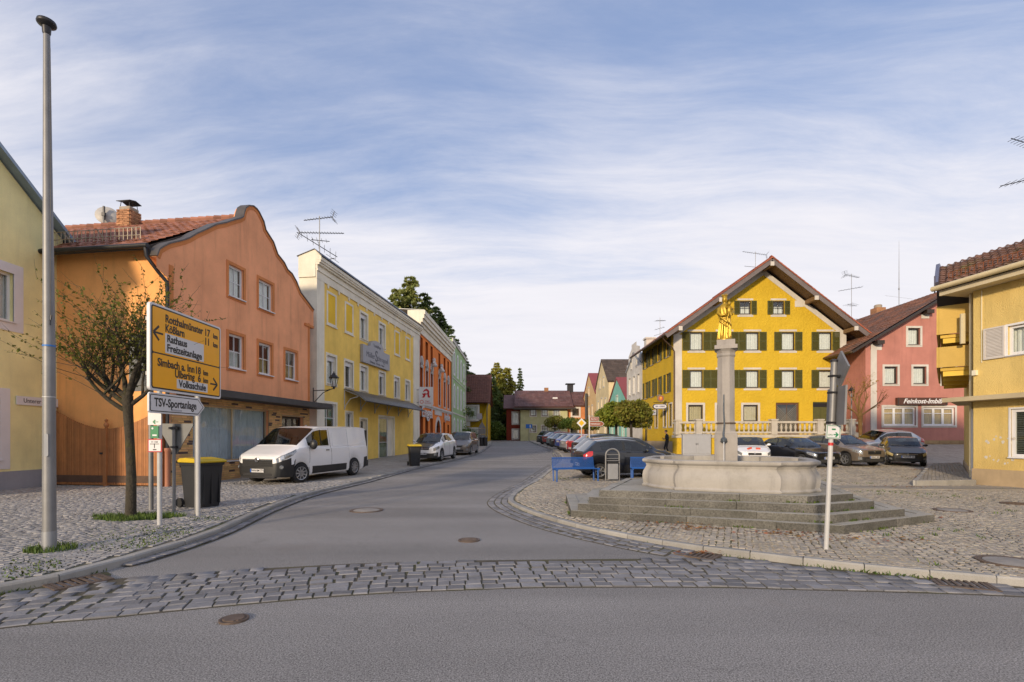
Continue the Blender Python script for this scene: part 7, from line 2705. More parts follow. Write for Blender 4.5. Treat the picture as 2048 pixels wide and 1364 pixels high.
mid = mid + (-perp if perp.x > 0 else perp) * .93
vt = place_car('delivery_van', 'white delivery van parked on the cobbles in front of the salmon house', 'van', 0, 0, hd, None, .1, (mid.x, mid.y))
lowv = lambda x, j: (x < .42 and j <= 3) or (x < .6 and j <= 2) or (x > VL - .4 and j <= 2)
van.build(vt, WP, lowv)
van.wheels(vt, 9, .22, R(-14))
van.patch(vt, 'side_rail', 1.45, 3.45, 1.5, 2.55, BLACKPLASTIC, .012)
van.patch(vt, 'headlight', .035, .66, 3.95, 5.75, LAMP, .012, taper=.6)
van.front_box(vt, 'grille', -.58, .58, .60, .84, BLACKPLASTIC, .012)
for z in (.64, .70, .76):
 van.front_box(vt, 'grille_bar', -.55, .55, z, z + .022, DARKMETAL, .022)
van.front_box(vt, 'chrome_bar', -.55, .55, .80, .835, CHROME, .026)
mb = MB()
mb.M = Matrix.Translation((VL / 2 + .03, 0, .815)) @ Matrix.Rotation(R(90), 4, 'Y')
mb.lathe([(.062, -.01), (.075, .0), (.075, .012), (.062, .016), (.055, .005)], 20)
mb.M = Matrix.Translation((VL / 2 + .03, 0, .815))
mb.box(-.002, -.10, -.012, .014, .10, .012)
ob('badge', mb, CHROME, vt)
van.front_box(vt, 'lower_grille', -.55, .55, .30, .38, SEATM, .006)
van.front_box(vt, 'bumper_lip', -.66, .66, .225, .27, DARKMETAL, .02)
van.plate(vt, True, .47, 'PAN·SM 771')
for side in (1, -1):
 mb = MB()
 p = van.P(.12, 3.1)
 mb.M = Matrix.Translation((p.x + .0, side * p.y, p.z - .03)) @ Matrix.Rotation(R(90), 4, 'Y') @ Matrix.Rotation(side * R(-40), 4, 'X')
 mb.lathe([(.05, -.02), (.06, .02), (.045, .03), (.04, .015)], 14)
 ob('fog_light', mb, LAMP, vt, True)
van.mirrors(vt, 1.40, BLACKPLASTIC, (.20, .28, .34))
van.patch(vt, 'headlamp_bulb', .10, .20, 4.3, 5.0, CHROME, .018)
van.seam(vt, [(.03, 5.72), (.35, 5.85), (.70, 5.95)], 1, BLACKPLASTIC, .02)
van.seam(vt, [(.03, 5.72), (.35, 5.85), (.70, 5.95)], -1, BLACKPLASTIC, .02)
van.handle(vt, 2.30, 4.6)
van.seam(vt, [(1.30, 2.4), (1.30, 4.5), (1.42, 6.2)], 1)
van.seam(vt, [(2.52, 2.2), (2.52, 6), (2.48, 8.6)], 1)
van.seam(vt, [(1.30, 2.4), (1.30, 4.5), (1.42, 6.2)], -1)
van.seam(vt, [(3.62, 2.4), (3.62, 8.6)], 1, GREYMETAL, .008)
for side in (1,):
 van.seam(vt, [(2.66, 8.55), (4.82, 8.55), (4.86, 7.2), (2.66, 6.6), (2.66, 8.55)], side, WP, .016)
van.seam(vt, [(2.0, 8.1), (2.0, 7.0)], 1, BLACKPLASTIC, .035)
mb = MB()
for y in (-.86, .80):
 mb.box(-VL / 2 - .03, y, .55, -VL / 2 + .08, y + .07, 1.78)
ob('rear_trim', mb, BLACKPLASTIC, vt)
van.front_box(vt, 'tail_bumper', -.92, .92, .32, .56, BLACKPLASTIC, .05, False)
# wipers
mb = MB()
for y0, y1 in ((.55, -.1), (-.15, -.75)):
 a, b = van.P(.86, 11.9), van.P(1.05, 11.9)
 mb.tube([(a.x + .03, y0, a.z + .02), (b.x + .02, y1, a.z + .05)], .012, 4)
ob('wiper', mb, BLACKPLASTIC, vt)
# --- parked cars
CARS = dict(
 suv=lambda: hatch(4.21, 1.81, 1.60, 2.60, .87, .335, (.86, 1.06), .95, 1.70, 3.55, 1.08, 4.10, (1.03, 1.12), (2.28, 2.38), 3.5),
 touran=lambda: hatch(4.40, 1.80, 1.64, 2.68, .90, .325, (.78, 1.04), .90, 1.75, 3.95, 1.05, 4.30, (1.0, 1.06), (2.32, 2.42), 3.95),
 corsa=lambda: hatch(3.82, 1.65, 1.44, 2.49, .76, .29, (.70, .95), .88, 1.62, 3.15, .98, 3.70, (.92, 1.0), (2.05, 2.14), 3.0),
 polo=lambda: hatch(3.90, 1.65, 1.46, 2.46, .78, .295, (.74, .96), .90, 1.65, 3.25, 1.0, 3.78, (.94, 1.0), (2.1, 2.2), 3.1),
 bmw=lambda: hatch(4.24, 1.75, 1.43, 2.66, .76, .32, (.74, .93), 1.18, 1.95, 3.30, 1.0, 4.0, (.91, .98), (2.45, 2.55), 3.3),
 crossover=lambda: hatch(4.16, 1.74, 1.56, 2.54, .84, .33, (.86, 1.02), .98, 1.75, 3.35, 1.10, 4.0, (.99, 1.09), (2.3, 2.4), 3.3),
 twingo=lambda: hatch(3.60, 1.65, 1.47, 2.37, .62, .285, (.72, .98), .78, 1.55, 3.05, 1.0, 3.52, (.94, 1.02), (2.02, 2.12), 2.95),
 mpv=lambda: hatch(4.47, 1.80, 1.63, 2.70, .92, .325, (.78, 1.02), .88, 1.80, 3.95, 1.05, 4.36, (.98, 1.05), (2.35, 2.45), 4.0),
 wagon=lambda: hatch(4.55, 1.78, 1.48, 2.65, .88, .315, (.72, .95), 1.02, 1.80, 3.95, 1.0, 4.42, (.92, .99), (2.40, 2.50), 3.9),
)
def car(kind, label, pm, px, py, heading, front=True, rear=True, txt='', name='parked_car', lower=None, roof=None, lamp=None, grille=None, spokes=6, rim=None, steer=0, group='cars parked round the square', at_xy=None, detail=True, mir=None):
 c = CARS[kind]()
 t = place_car(name, label, 'car', px, py, heading, group, .1, at_xy)
 c.build(t, pm, lower, roof=roof)
 c.wheels(t, spokes, .19, steer)
 c.mirrors(t, c.glass['ws'][0] + .42, mir or pm)
 lz = float(c.belt[1][1])
 if front:
  c.patch(t, 'headlight', .035, .42, 3.7, 5.6, lamp or LAMP, .010, taper=.45)
  zz = lz
  if grille == 'kidney':
   for y in (-.21, .02):
    c.front_box(t, 'grille', y, y + .19, zz - .20, zz - .06, SEATM, .02)
    c.front_box(t, 'grille_rim', y - .012, y + .202, zz - .063, zz - .045, CHROME, .024)
  elif grille == 'bar':
   c.front_box(t, 'grille', -.40, .40, zz - .16, zz - .04, BLACKPLASTIC, .012)
   c.front_box(t, 'grille_bar', -.38, .38, zz - .09, zz - .062, CHROME, .02)
  elif grille == 'chrome':
   c.front_box(t, 'grille', -.36, .36, zz - .22, zz - .07, BLACKPLASTIC, .012)
   c.front_box(t, 'grille_rim', -.39, .39, zz - .075, zz - .05, CHROME, .02)
   c.front_box(t, 'grille_rim', -.34, .34, zz - .24, zz - .215, CHROME, .02)
  else:
   c.front_box(t, 'grille', -.30, .30, zz - .17, zz - .06, SEATM, .012)
  c.front_box(t, 'lower_grille', -.48, .48, .26, .40, SEATM, .01)
  c.plate(t, True, .47, txt or 'PAN·KA 214')
  mb = MB()
  mb.M = Matrix.Translation((c.L / 2 + .022, 0, zz - .09)) @ Matrix.Rotation(R(90), 4, 'Y')
  mb.lathe([(.045, -.01), (.05, .0), (.045, .008)], 14)
  ob('badge', mb, CHROME, t)
  if detail:
   c.patch(t, 'fog_light', .05, .16, 2.2, 2.9, LAMP, .006, 3, 3)
   mb = MB()
   for y0, y1 in ((.55, .0), (.0, -.55)):
    a = c.P(c.glass['ws'][0], 11.9)
    mb.tube([(a.x + .02, y0, a.z + .015), (a.x - .06, y1, a.z + .06)], .01, 4)
   ob('wiper', mb, BLACKPLASTIC, t)
 if rear:
  c.patch(t, 'tail_light', c.L - .34, c.L - .02, 3.9, 5.9, TAIL, .010, taper=-.2)
  c.plate(t, False, .78 if kind != 'twingo' else .5, txt or 'PAN·KA 214')
  c.front_box(t, 'bumper', -c.W * .40, c.W * .40, .28, .42, BLACKPLASTIC, .02, False)
 p0, p1 = c.glass['sides'][0][1] + .05, c.glass['ws'][0] + .34
 for side in (1, -1):
  c.seam(t, [(p0, 2.1), (p0, 5.9)], side)
  c.seam(t, [(p1 + .02, 2.2), (p1 - .05, 5.9)], side)
  if kind not in ('twingo', 'corsa', 'polo'):
   c.seam(t, [(c.ax[1] - c.r - .02, 2.3), (p0 + .9, 5.9)], side)
 c.handle(t, p0 - .16, 5.0, pm)
 if kind not in ('twingo', 'corsa', 'polo'):
  c.handle(t, p0 + .75, 5.0, pm)
 return t, c
LOWC = lambda x, j: j <= 1
LOW2 = lambda x, j: j <= 2 and (x < .25 or x > 3.9)
P_WHITE = paint('white', (0.78, 0.78, 0.79))
P_BLACK = paint('black', (0.009, 0.010, 0.014))
P_BROWN = paint('grey_brown', (0.20, 0.165, 0.135), .5)
P_BEIGE = paint('beige', (0.245, 0.20, 0.16), .5)
P_SILVER = paint('silver', (0.42, 0.44, 0.48), .6)
P_RED = paint('red', (0.42, 0.012, 0.018))
P_BLUE = paint('blue', (0.02, 0.055, 0.30), .3)
P_DGREY = paint('dark_grey', (0.045, 0.05, 0.06), .5)
P_CREAM = paint('cream', (0.50, 0.50, 0.47), .2)
P_ICE = paint('ice_blue', (0.36, 0.42, 0.46), .5)
hL = math.atan2(-1, -.16)
suv, c_ = car('suv', 'white crossover car with black roof parked beside the second wheelie bin', P_WHITE, 866, 925, hL, txt='PAN·K 3821', lower=lambda x, j: j <= 1 or (j <= 2 and x < .2), roof=P_BLACK, grille='bar', at_xy=(-4.62, 29.6), spokes=5)
car('touran', 'grey brown family car parked behind the white crossover', P_BROWN, 931, 911, math.atan2(-1, -.10), txt='PAN·E 612', grille='bar', at_xy=(-3.62, 36.8))
# in front of the terrace
t, c_ = car('polo', 'white small car with orange paw print on the bonnet seen behind the column', P_WHITE, 1508, 921, R(-106), txt='', at_xy=(12.45, 26.4))
mb = MB()
mb.tube([(c_.L / 2 - .35, .30, c_.topz(.35) + .004), (c_.L / 2 - .35, .10, c_.topz(.35) + .012)], .06, 8)
ob('bonnet_print', mb, mat('paint_print', (0.60, 0.10, 0.05), .4, 0), t)
mb = MB()
mb.tube([(c_.L / 2 - .42, -.10, c_.topz(.42) + .012), (c_.L / 2 - .30, -.28, c_.topz(.30) + .004)], .06, 8)
ob('bonnet_print', mb, mat('paint_print', (0.60, 0.10, 0.05)), t)
car('bmw', 'black five door hatchback with twin grille parked between white and beige cars', P_BLACK, 1590, 930, R(-80), txt='PAN·B 118', grille='kidney', at_xy=(14.35, 25.3), spokes=10)
car('crossover', 'beige crossover car parked right of the black hatchback', P_BEIGE, 1680, 928, R(-80), txt='PAN·L 200', grille='chrome', lower=lambda x, j: j <= 1 or (j <= 2 and x < .1), at_xy=(17.0, 26.0), spokes=5)
car('crossover', 'silver family car parked crosswise behind the black small car', P_SILVER, 1780, 913, R(184), at_xy=(22.6, 30.6), txt='PAN·T 55')
car('corsa', 'black small car with yellowed headlights facing the square by the footpath', paint('faded_black', (0.012, 0.011, 0.012)), 1803, 929, R(-120), lamp=AMBERLAMP, grille='bar', txt='PAN·HP 32', at_xy=(20.15, 25.9), lower=lambda x, j: x < .12 and j <= 3)
# angle parked along the right side of the street, tails to the road
car('twingo', 'black small three door car parked behind the blue benches', P_BLACK, 1246, 957, R(9), txt='PAN·C 909', at_xy=(4.25, 19.1), spokes=6, lower=None)
car('wagon', 'dark grey estate car parked just beyond the black three door car', P_DGREY, 0, 0, R(12), at_xy=(5.05, 22.6))
car('polo', 'cream roofed light car parked beyond the dark grey estate', P_CREAM, 0, 0, R(10), at_xy=(5.6, 26.2), lower=None)
car('crossover', 'dark blue grey tall car parked between the cream and the bright red cars', P_DGREY, 0, 0, R(14), at_xy=(5.75, 30.0))
car('twingo', 'bright red small car in the middle of the parked line on the street', P_RED, 0, 0, R(14), at_xy=(5.75, 35.0))
car('corsa', 'silver small car between the bright red car and the blue car', P_SILVER, 0, 0, R(16), at_xy=(5.70, 38.8))
car('corsa', 'blue small car in the parked line beside the silver small car', P_BLUE, 0, 0, R(18), at_xy=(5.65, 42.6))
car('wagon', 'black estate car parked beyond the blue small car', P_BLACK, 0, 0, R(20), at_xy=(5.85, 46.6))
car('polo', 'pale ice blue car parked between the black estate and the red car', P_ICE, 0, 0, R(22), at_xy=(5.55, 51.2))
car('crossover', 'red tall car with dark roof near the far end of the parked line', P_RED, 0, 0, R(24), at_xy=(5.55, 55.8), roof=P_BLACK)
car('mpv', 'dark people carrier at the very end of the parked line', P_DGREY, 0, 0, R(24), at_xy=(5.3, 60.8))
# ------------------------------------------------------------------ trees
BARK = mat('tree_bark', (0.05, 0.042, 0.03), 0.95, 0.35, 6, 0.9, 25, moss=((0.075, 0.075, 0.012), 2.2, .50, .68), bdist=.03)
DARKBARK = mat('dark_bark', (0.045, 0.038, 0.03), 0.95, 0.3, 6, 0.6, 25)
WARMBARK = mat('ochre_bark', (0.20, 0.115, 0.04), 0.95, 0.3, 6, 0.6, 25)
def leaf_mat(name, col, rnd=.35, hue=.03):
 m = mat(name, col, 0.6, .25, .8, rnd=rnd, hue=hue, spec=.3)
 nt = m.node_tree
 bs = nt.nodes['Principled BSDF']
 out = nt.nodes['Material Output']
 tr = nd(nt, 'ShaderNodeBsdfTranslucent', {'Color': (col[0] * 1.6, col[1] * 1.6, col[2], 1)})
 mx = nd(nt, 'ShaderNodeMixShader', {0: .3, 1: bs.outputs[0], 2: tr.outputs[0]})
 nt.links.new(mx.outputs[0], out.inputs[0])
 return m
def leaves_np(name, pts, size, m, parent, up=0.2, rng=RNG, aspect=.6):
 """one small bent leaf (two triangles) at every point, random directions"""
 pts = np.asarray(pts, float)
 n = len(pts)
 d = rng.normal(size=(n, 3))
 d /= np.linalg.norm(d, axis=1)[:, None]
 e = rng.normal(size=(n, 3))
 e[:, 2] *= up * 3
 e -= d * np.sum(e * d, 1)[:, None]
 e /= np.linalg.norm(e, axis=1)[:, None]
 s = size * rng.uniform(.6, 1.35, (n, 1))
 nrm = np.cross(d, e)
 a = pts - d * s
 b = pts + e * s * aspect + nrm * s * .15
 c = pts + d * s
 f = pts - e * s * aspect + nrm * s * .15
 V = np.stack([a, b, c, f], 1).reshape(-1, 3)
 idx = np.arange(n)[:, None] * 4 + np.array([[0, 1, 2, 3]])
 me = bpy.data.meshes.new(name)
 me.vertices.add(n * 4)
 me.vertices.foreach_set('co', V.ravel().astype(np.float32))
 me.loops.add(n * 4)
 me.loops.foreach_set('vertex_index', idx.ravel().astype(np.int32))
 me.polygons.add(n)
 me.polygons.foreach_set('loop_start', np.arange(0, n * 4, 4, dtype=np.int32))
 me.update(calc_edges=True)
 me.materials.append(m)
 return link(name, me, parent)
def branch(mb, p, d, L, r, depth, rnd, tips, spread=.6, upb=.25, seg=5, shoots=3, taper=.55):
 pts, rs = [p], [r]
 q = p.copy()
 dd = d.normalized()
 for i in range(seg):
  dd = (dd + Vector((rnd.gauss(0, .12), rnd.gauss(0, .12), rnd.gauss(0, .08) + upb * .12))).normalized()
  q = q + dd * (L / seg)
  pts.append(q.copy())
  rs.append(r * (1 - (1 - taper) * (i + 1) / seg))
 mb.tube(pts, rs, 8 if r > .03 else 5 if r > .01 else 3, cap=False)
 if depth == 0:
  tips.append(pts)
  return
 for k in range(shoots):
  i = rnd.randint(max(1, seg // 2), seg)
  a = Vector((rnd.gauss(0, 1), rnd.gauss(0, 1), rnd.gauss(0, .6))).normalized()
  nd_ = (dd + a * spread + Vector((0, 0, upb))).normalized()
  branch(mb, pts[i], nd_, L * rnd.uniform(.5, .8), rs[i] * rnd.uniform(.45, .7), depth - 1, rnd, tips, spread, upb, seg, shoots, taper)
# bare pruned tree by the signs
rnd = random.Random(11)
TX, TY = -7.19, 9.43
tr = thing('bare_tree', 'pruned street tree with thin twigs and sparse leaves beside the yellow direction sign', 'tree', (TX, TY, .08))
mb = MB()
mb.tube([(0, 0, -.1), (0, 0, .12), (.01, .0, .8), (-.02, 0, 1.5), (-.05, 0, 2.0), (-.06, 0, 2.32)], [.115, .09, .08, .074, .08, .09], 12)
mainb = [((-.95, -.15, 1.0), .95, .050), ((-.80, .3, .55), 1.15, .055), ((-.25, .2, 1.1), 1.0, .05), ((.22, -.1, 1.3), .95, .055), ((.7, .2, .6), .75, .045), ((-.55, -.4, .25), .85, .045), ((.15, .4, 1.2), 1.1, .045)]
tips, knuckles = [], []
for d, L, r in mainb:
 p = Vector((-.06, 0, rnd.uniform(2.0, 2.3)))
 pts, rs = [p], [r]
 dd = Vector(d).normalized()
 q = p.copy()
 for i in range(7):
  dd = (dd + Vector((rnd.gauss(0, .12), rnd.gauss(0, .12), .10))).normalized()
  q = q + dd * (L / 7)
  pts.append(q.copy())
  rs.append(r * (1 - .45 * (i + 1) / 7))
 mb.tube(pts, rs, 8)
 knuckles += [(pts[-1], dd, 1.0), (pts[4], dd, .6), (pts[6], dd, .7)]
 mb.ball(tuple(pts[-1]), r * .9, 8, 6)
 for k in range(2):
  j = rnd.randint(3, 6)
  a = (dd + Vector((rnd.gauss(0, .6), rnd.gauss(0, .6), rnd.uniform(.1, .6)))).normalized()
  sp = [pts[j]]
  for i in range(5):
   a = (a + Vector((rnd.gauss(0, .15), rnd.gauss(0, .15), .08))).normalized()
   sp.append(sp[-1] + a * rnd.uniform(.09, .15))
  mb.tube(sp, [r * .55, r * .5, r * .45, r * .42, r * .4, r * .42], 6)
  mb.ball(tuple(sp[-1]), r * .55, 6, 5)
  knuckles += [(sp[-1], a, 1.0), (sp[3], a, .5)]
ob('trunk', mb, BARK, tr, True, angle=60)
tw, lp = MB(), []
for p, dd, wgt in knuckles:
 for k in range(int(8 * wgt)):
  if p.x > .85:
   continue
  a = (dd * .35 + Vector((rnd.gauss(0, .75), rnd.gauss(0, .75), rnd.uniform(-.2, 1.5)))).normalized()
  L = rnd.uniform(.45, 1.5)
  sp = [p]
  for i in range(6):
   a = (a + Vector((rnd.gauss(0, .10), rnd.gauss(0, .10), .03))).normalized()
   sp.append(sp[-1] + a * (L / 6))
   if sp[-1].x > 1.05:
    sp[-1].x = 1.05
   if rnd.random() < .45 and i > 0:
    b = (a + Vector((rnd.gauss(0, .8), rnd.gauss(0, .8), rnd.gauss(.1, .6)))).normalized()
    l2 = rnd.uniform(.1, .35)
    tw.tube([sp[-1], sp[-1] + b * l2 * .5, sp[-1] + b * l2 + Vector((0, 0, .02))], [.003, .0025, .0015], 3, cap=False)
    for q in range(rnd.randint(0, 3)):
     lp.append(sp[-1] + b * l2 * rnd.uniform(.3, 1) + Vector((rnd.gauss(0, .015), rnd.gauss(0, .015), rnd.gauss(0, .015))))
  tw.tube(sp, [.006, .0055, .005, .004, .003, .0025, .0015], 3, cap=False)
  for q in range(int(L * (13 if sp[-1].z > 3.0 else 3.5))):
   i = rnd.uniform(2.2, 5.99)
   s_ = sp[int(i)].lerp(sp[int(i) + 1], i % 1)
   lp.append(s_ + Vector((rnd.gauss(0, .02), rnd.gauss(0, .02), rnd.gauss(0, .02))))
lp = [q for q in lp if q.x < 1.08]
ob('twigs', tw, DARKBARK, tr)
leaves_np('crown', lp, .030, leaf_mat('sparse_leaf', (0.125, 0.13, 0.022), .45, .035), tr)
# bare tree before the pink house
rnd = random.Random(5)
x, y = at(1722, 31.5), 31.5
tr = thing('bare_tree', 'bare ochre lit pollard tree in front of the pink house pilaster', 'tree', (x, y, P(x, y)))
mb, tips = MB(), []
mb.tube([(0, 0, -.2), (0, 0, .6), (-.04, 0, 1.3), (-.05, 0, 2.0), (-.05, 0, 2.5)], [.13, .10, .10, .12, .16], 10)
for d, L, r in (((-.9, 0, 1.0), 1.2, .06), ((.9, -.1, .9), 1.2, .06), ((.1, .3, 1.3), 1.5, .08), ((-.2, -.2, 1.4), 1.4, .07), ((.5, .1, 1.4), 1.3, .06)):
 branch(mb, Vector((-.05, 0, rnd.uniform(1.6, 2.4))), Vector(d), L, r, 2, rnd, tips, .7, .25, 4, 4)
ob('trunk', mb, WARMBARK, tr, True, angle=60)
lp = [p + Vector((rnd.gauss(0, .06), rnd.gauss(0, .06), rnd.gauss(0, .06))) for t in tips for p in t[2:] if rnd.random() < .8]
leaves_np('crown', lp, .05, leaf_mat('ochre_leaf', (0.28, 0.17, 0.02), .4, .03), tr)
def crown_points(n, rx, ry, rz, rng, lumps=9, flat=.55):
 """points in clumps over an uneven rounded crown"""
 c = rng.normal(size=(lumps, 3))
 c /= np.linalg.norm(c, axis=1)[:, None]
 c[:, 2] = np.abs(c[:, 2]) * 1.1 - .45
 out = []
 for k in range(lumps):
  m_ = n // lumps
  p = rng.normal(size=(m_, 3))
  p /= np.linalg.norm(p, axis=1)[:, None]
  rad = rng.uniform(.55, 1.0, (m_, 1)) ** .5 * rng.uniform(.33, .55)
  q = c[k] * .62 + p * rad
  out.append(q)
 q = np.concatenate(out)
 q[:, 2] = np.where(q[:, 2] < -flat, -flat + rng.uniform(-.08, .1, len(q)), q[:, 2])
 return q * np.array([rx, ry, rz])
MAPLE = leaf_mat('maple_leaf', (0.19, 0.22, 0.03), .45, .035)
MAPLED = leaf_mat('dark_maple_leaf', (0.10, 0.15, 0.03), .4, .03)
MAPLEB = leaf_mat('autumn_maple_leaf', (0.20, 0.195, 0.035), .45, .035)
rng = np.random.default_rng(3)
for k, (x, y, h_, rx, rz, n, m_, lab) in enumerate((
  (at(1232, 33), 33.0, zat(833, 33) - 0, 1.45, 1.15, 6500, MAPLE, 'round crowned maple with yellowing leaves left of the hanging sign, second nearest of its row'),
  (at(1262, 30.5), 30.5, zat(830, 30.5), 1.30, 1.25, 6500, MAPLEB, 'round crowned reddish green maple nearest the yellow shuttered house'),
  (at(1216, 39), 39.0, zat(838, 39), 1.3, 1.0, 4500, MAPLED, 'dark green round maple behind the brown arrow signs'),
  (at(1170, 47), 47.0, zat(848, 47), 1.3, .95, 3600, MAPLEB, 'round maple behind the priority road sign'),
  (at(1142, 55), 55.0, zat(849, 55), 1.4, .95, 3000, MAPLED, 'dark round maple in front of the apricot house'),
  (at(1110, 63), 63.0, zat(847, 63), 1.5, 1.2, 3000, MAPLEB, 'reddish round maple in front of the grey green farmhouse'))):
 t_ = thing('street_maple', lab, 'tree', (x, y, P(x, y)), 0, 'round maples along the parked cars')
 zc_ = h_ - P(x, y)
 mb = MB()
 mb.tube([(0, 0, -.1), (.02, 0, zc_ * .5), (0, 0, zc_)], [.10, .085, .07], 8)
 for q in range(7):
  a = 2 * math.pi * q / 7
  mb.tube([(0, 0, zc_ - .5), (.4 * math.cos(a), .4 * math.sin(a), zc_ - .1), (.8 * rx * math.cos(a), .8 * rx * math.sin(a), zc_ + .2)], [.05, .035, .012], 5)
 ob('trunk', mb, DARKBARK, t_, True)
 pts = crown_points(n, rx, rx, rz, rng, 11)
 pts[:, 2] += zc_
 leaves_np('crown', pts, .095, m_, t_, rng=rng)
def conifer(name, label, x, y, z0, H, Rb, m, dens=1.0, droop=.35, seed=1, leaf=.22, bare=.12, base_ry=1.0, bushy=1.0, shape=.85):
 rg = np.random.default_rng(seed)
 t_ = thing(name, label, 'tree', (x, y, z0), 0, 'tall trees behind the roofs')
 mb = MB()
 mb.tube([(0, 0, 0), (0, 0, H * .5), (0, 0, H * .98)], [H * .018, H * .011, .02], 8)
 pts = []
 tiers = int(H / .55)
 for k in range(tiers):
  f = bare + (1 - bare) * k / tiers
  z = H * f
  rad = Rb * (1 - f) ** shape * rg.uniform(.75, 1.12) + .15
  nb_ = max(4, int(5 + 4 * (1 - f)))
  for b in range(nb_):
   a = rg.uniform(0, 6.28)
   r1 = rad * rg.uniform(.6, 1.1)
   tip = np.array([math.cos(a) * r1, math.sin(a) * r1 * base_ry, z - droop * r1 + (.12 * r1 if bushy < 1 else 0)])
   if b % 2 == 0:
    mb.tube([(0, 0, z), tuple(tip * .5 + np.array([0, 0, z * .5 + .1])), tuple(tip)], [.05, .03, .01], 3, cap=False)
   m_ = int(r1 * 34 * dens)
   tt = rg.uniform(.15, 1, m_) ** .7
   base_ = np.array([0, 0, z])[None] * (1 - tt[:, None]) + tip[None] * tt[:, None]
   base_[:, 2] += .25 * np.sin(tt * math.pi) * r1 * .4
   sp = (.12 + .22 * (1 - tt))[:, None] * r1 * .55 * bushy
   base_ += rg.normal(size=(m_, 3)) * sp * np.array([1, 1, .45])
   pts.append(base_)
 ob('trunk', mb, DARKBARK, t_, True)
 leaves_np('crown', np.concatenate(pts), leaf, m, t_, rng=rg, aspect=.35)
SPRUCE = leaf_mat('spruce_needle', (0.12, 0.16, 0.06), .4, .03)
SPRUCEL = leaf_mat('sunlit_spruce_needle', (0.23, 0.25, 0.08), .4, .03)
LARCH = leaf_mat('larch_needle', (0.30, 0.28, 0.05), .4, .03)
BIRCH = leaf_mat('birch_leaf', (0.12, 0.16, 0.045), .4, .03)
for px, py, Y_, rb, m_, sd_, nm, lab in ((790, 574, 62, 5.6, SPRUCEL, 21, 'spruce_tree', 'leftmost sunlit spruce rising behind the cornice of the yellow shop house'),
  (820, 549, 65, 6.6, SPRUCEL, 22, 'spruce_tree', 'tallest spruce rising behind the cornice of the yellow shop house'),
  (848, 582, 67, 6.0, SPRUCE, 31, 'spruce_tree', 'dark spruce above the left end of the orange pharmacy cornice'),
  (872, 610, 70, 5.4, SPRUCE, 32, 'spruce_tree', 'dark spruce above the middle of the orange pharmacy cornice'),
  (893, 640, 76, 4.6, SPRUCE, 23, 'spruce_tree', 'dark spruce behind the green house roof'),
  (908, 668, 80, 4.4, SPRUCE, 24, 'spruce_tree', 'dark spruce above the right half of the green house'),
  (925, 705, 84, 4.2, SPRUCE, 33, 'spruce_tree', 'lowest dark spruce at the right edge of the green house')):
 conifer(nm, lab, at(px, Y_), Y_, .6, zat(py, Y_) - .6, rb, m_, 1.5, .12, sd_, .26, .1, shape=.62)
conifer('larch_tree', 'tall yellow green larch between the far yellow house and the farmhouse', at(994, 100), 100, 1.2, zat(722, 100) - 1.2, 3.4, LARCH, 1.8, .25, 25, .28, .08, shape=.5)
conifer('larch_tree', 'broad yellow green larch left of the farmhouse roof', at(1012, 96), 96, 1.2, zat(733, 96) - 1.2, 4.4, LARCH, 1.7, .2, 26, .28, .05, shape=.5)
conifer('spruce_tree', 'slim dark green spruce pointing above the farmhouse roof', at(1040, 104), 104, 1.2, zat(733, 104) - 1.2, 2.2, SPRUCE, 2.4, .3, 27, .26, .05)
conifer('birch_tree', 'loose pale green birch beside the far yellow house', at(982, 92), 92, 1.2, zat(742, 92) - 1.2, 3.6, BIRCH, .9, .5, 28, .24, .15, shape=.5)
conifer('spruce_tree', 'low dark spruce filling the gap at the end of the street', at(985, 88), 88, 1.2, zat(808, 88) - 1.2, 3.0, SPRUCE, 2.0, .25, 29, .26, .02)
conifer('spruce_tree', 'dark spruce behind the wine red house wing', at(1003, 92), 92, 1.2, zat(790, 92) - 1.2, 3.0, SPRUCE, 2.0, .25, 30, .26, .02)
rng = np.random.default_rng(9)
for x, y, rx, rz_, lab in ((at(990, 84), 84, 2.6, 2.4, 'dark clipped bush at the end of the street beside the red house wing'), (at(972, 90), 90, 3, 3.0, 'dark bush behind the far yellow house'), (at(1008, 90), 90, 2.2, 2.2, 'low dark bush left of the wine red house wing')):
 t_ = thing('bush', lab, 'bush', (x, y, 1.2))
 pts = crown_points(4200, rx, rx, rz_, rng, 12, .5)
 pts[:, 2] += rz_ * .5
 leaves_np('foliage', pts, .16, MAPLED, t_, rng=rng)
hr = np.random.default_rng(2)
# wooded rise beyond the last houses
pts = []
for k in range(240):
 x0, y0, hh = hr.uniform(-90, 140), hr.uniform(125, 170), hr.uniform(5, 9)
 q = hr.normal(size=(150, 3)) * np.array([1.6, 1.6, hh * .28]) + np.array([x0, y0, 1.2 + hh * .45])
 pts.append(q)
w_ = leaves_np('far_wood', np.concatenate(pts), .75, SPRUCE, None, rng=hr)
tag(w_, 'far off wood beyond the last houses of the street', 'wood')
w_['kind'] = 'stuff'
# ------------------------------------------------------------------ signs, masts, bins, benches, person
# tall tapered mast
fx, fy = -6.2, 6.7
t_ = thing('flagpole', 'tall tapered grey mast with a flat round cap in the left foreground', 'flagpole', (fx, fy, .1))
hz = lambda py: zat(py, fy) - .1
mb = MB()
mb.tube([(.0, 0, -.1), (.0, 0, .5), (-.004, 0, hz(690)), (-.02, 0, hz(400)), (-.036, 0, hz(60))], [.076, .073, .066, .052, .036], 20)
ob('shaft', mb, STEEL, t_, True)
mb = MB()
mb.tube([(0, 0, -.05), (0, 0, hz(1062))], [.0785, .0785], 20)
ob('dark_foot', mb, GREYMETAL, t_, True)
mb = MB()
mb.lathe([(.034, -.16), (.045, -.13), (.05, -.05), (.10, -.02), (.108, .0), (.10, .03), (.06, .05), (.03, .055)], 24, (-.037, 0, hz(47)))
ob('cap', mb, DARKMETAL, t_, True)
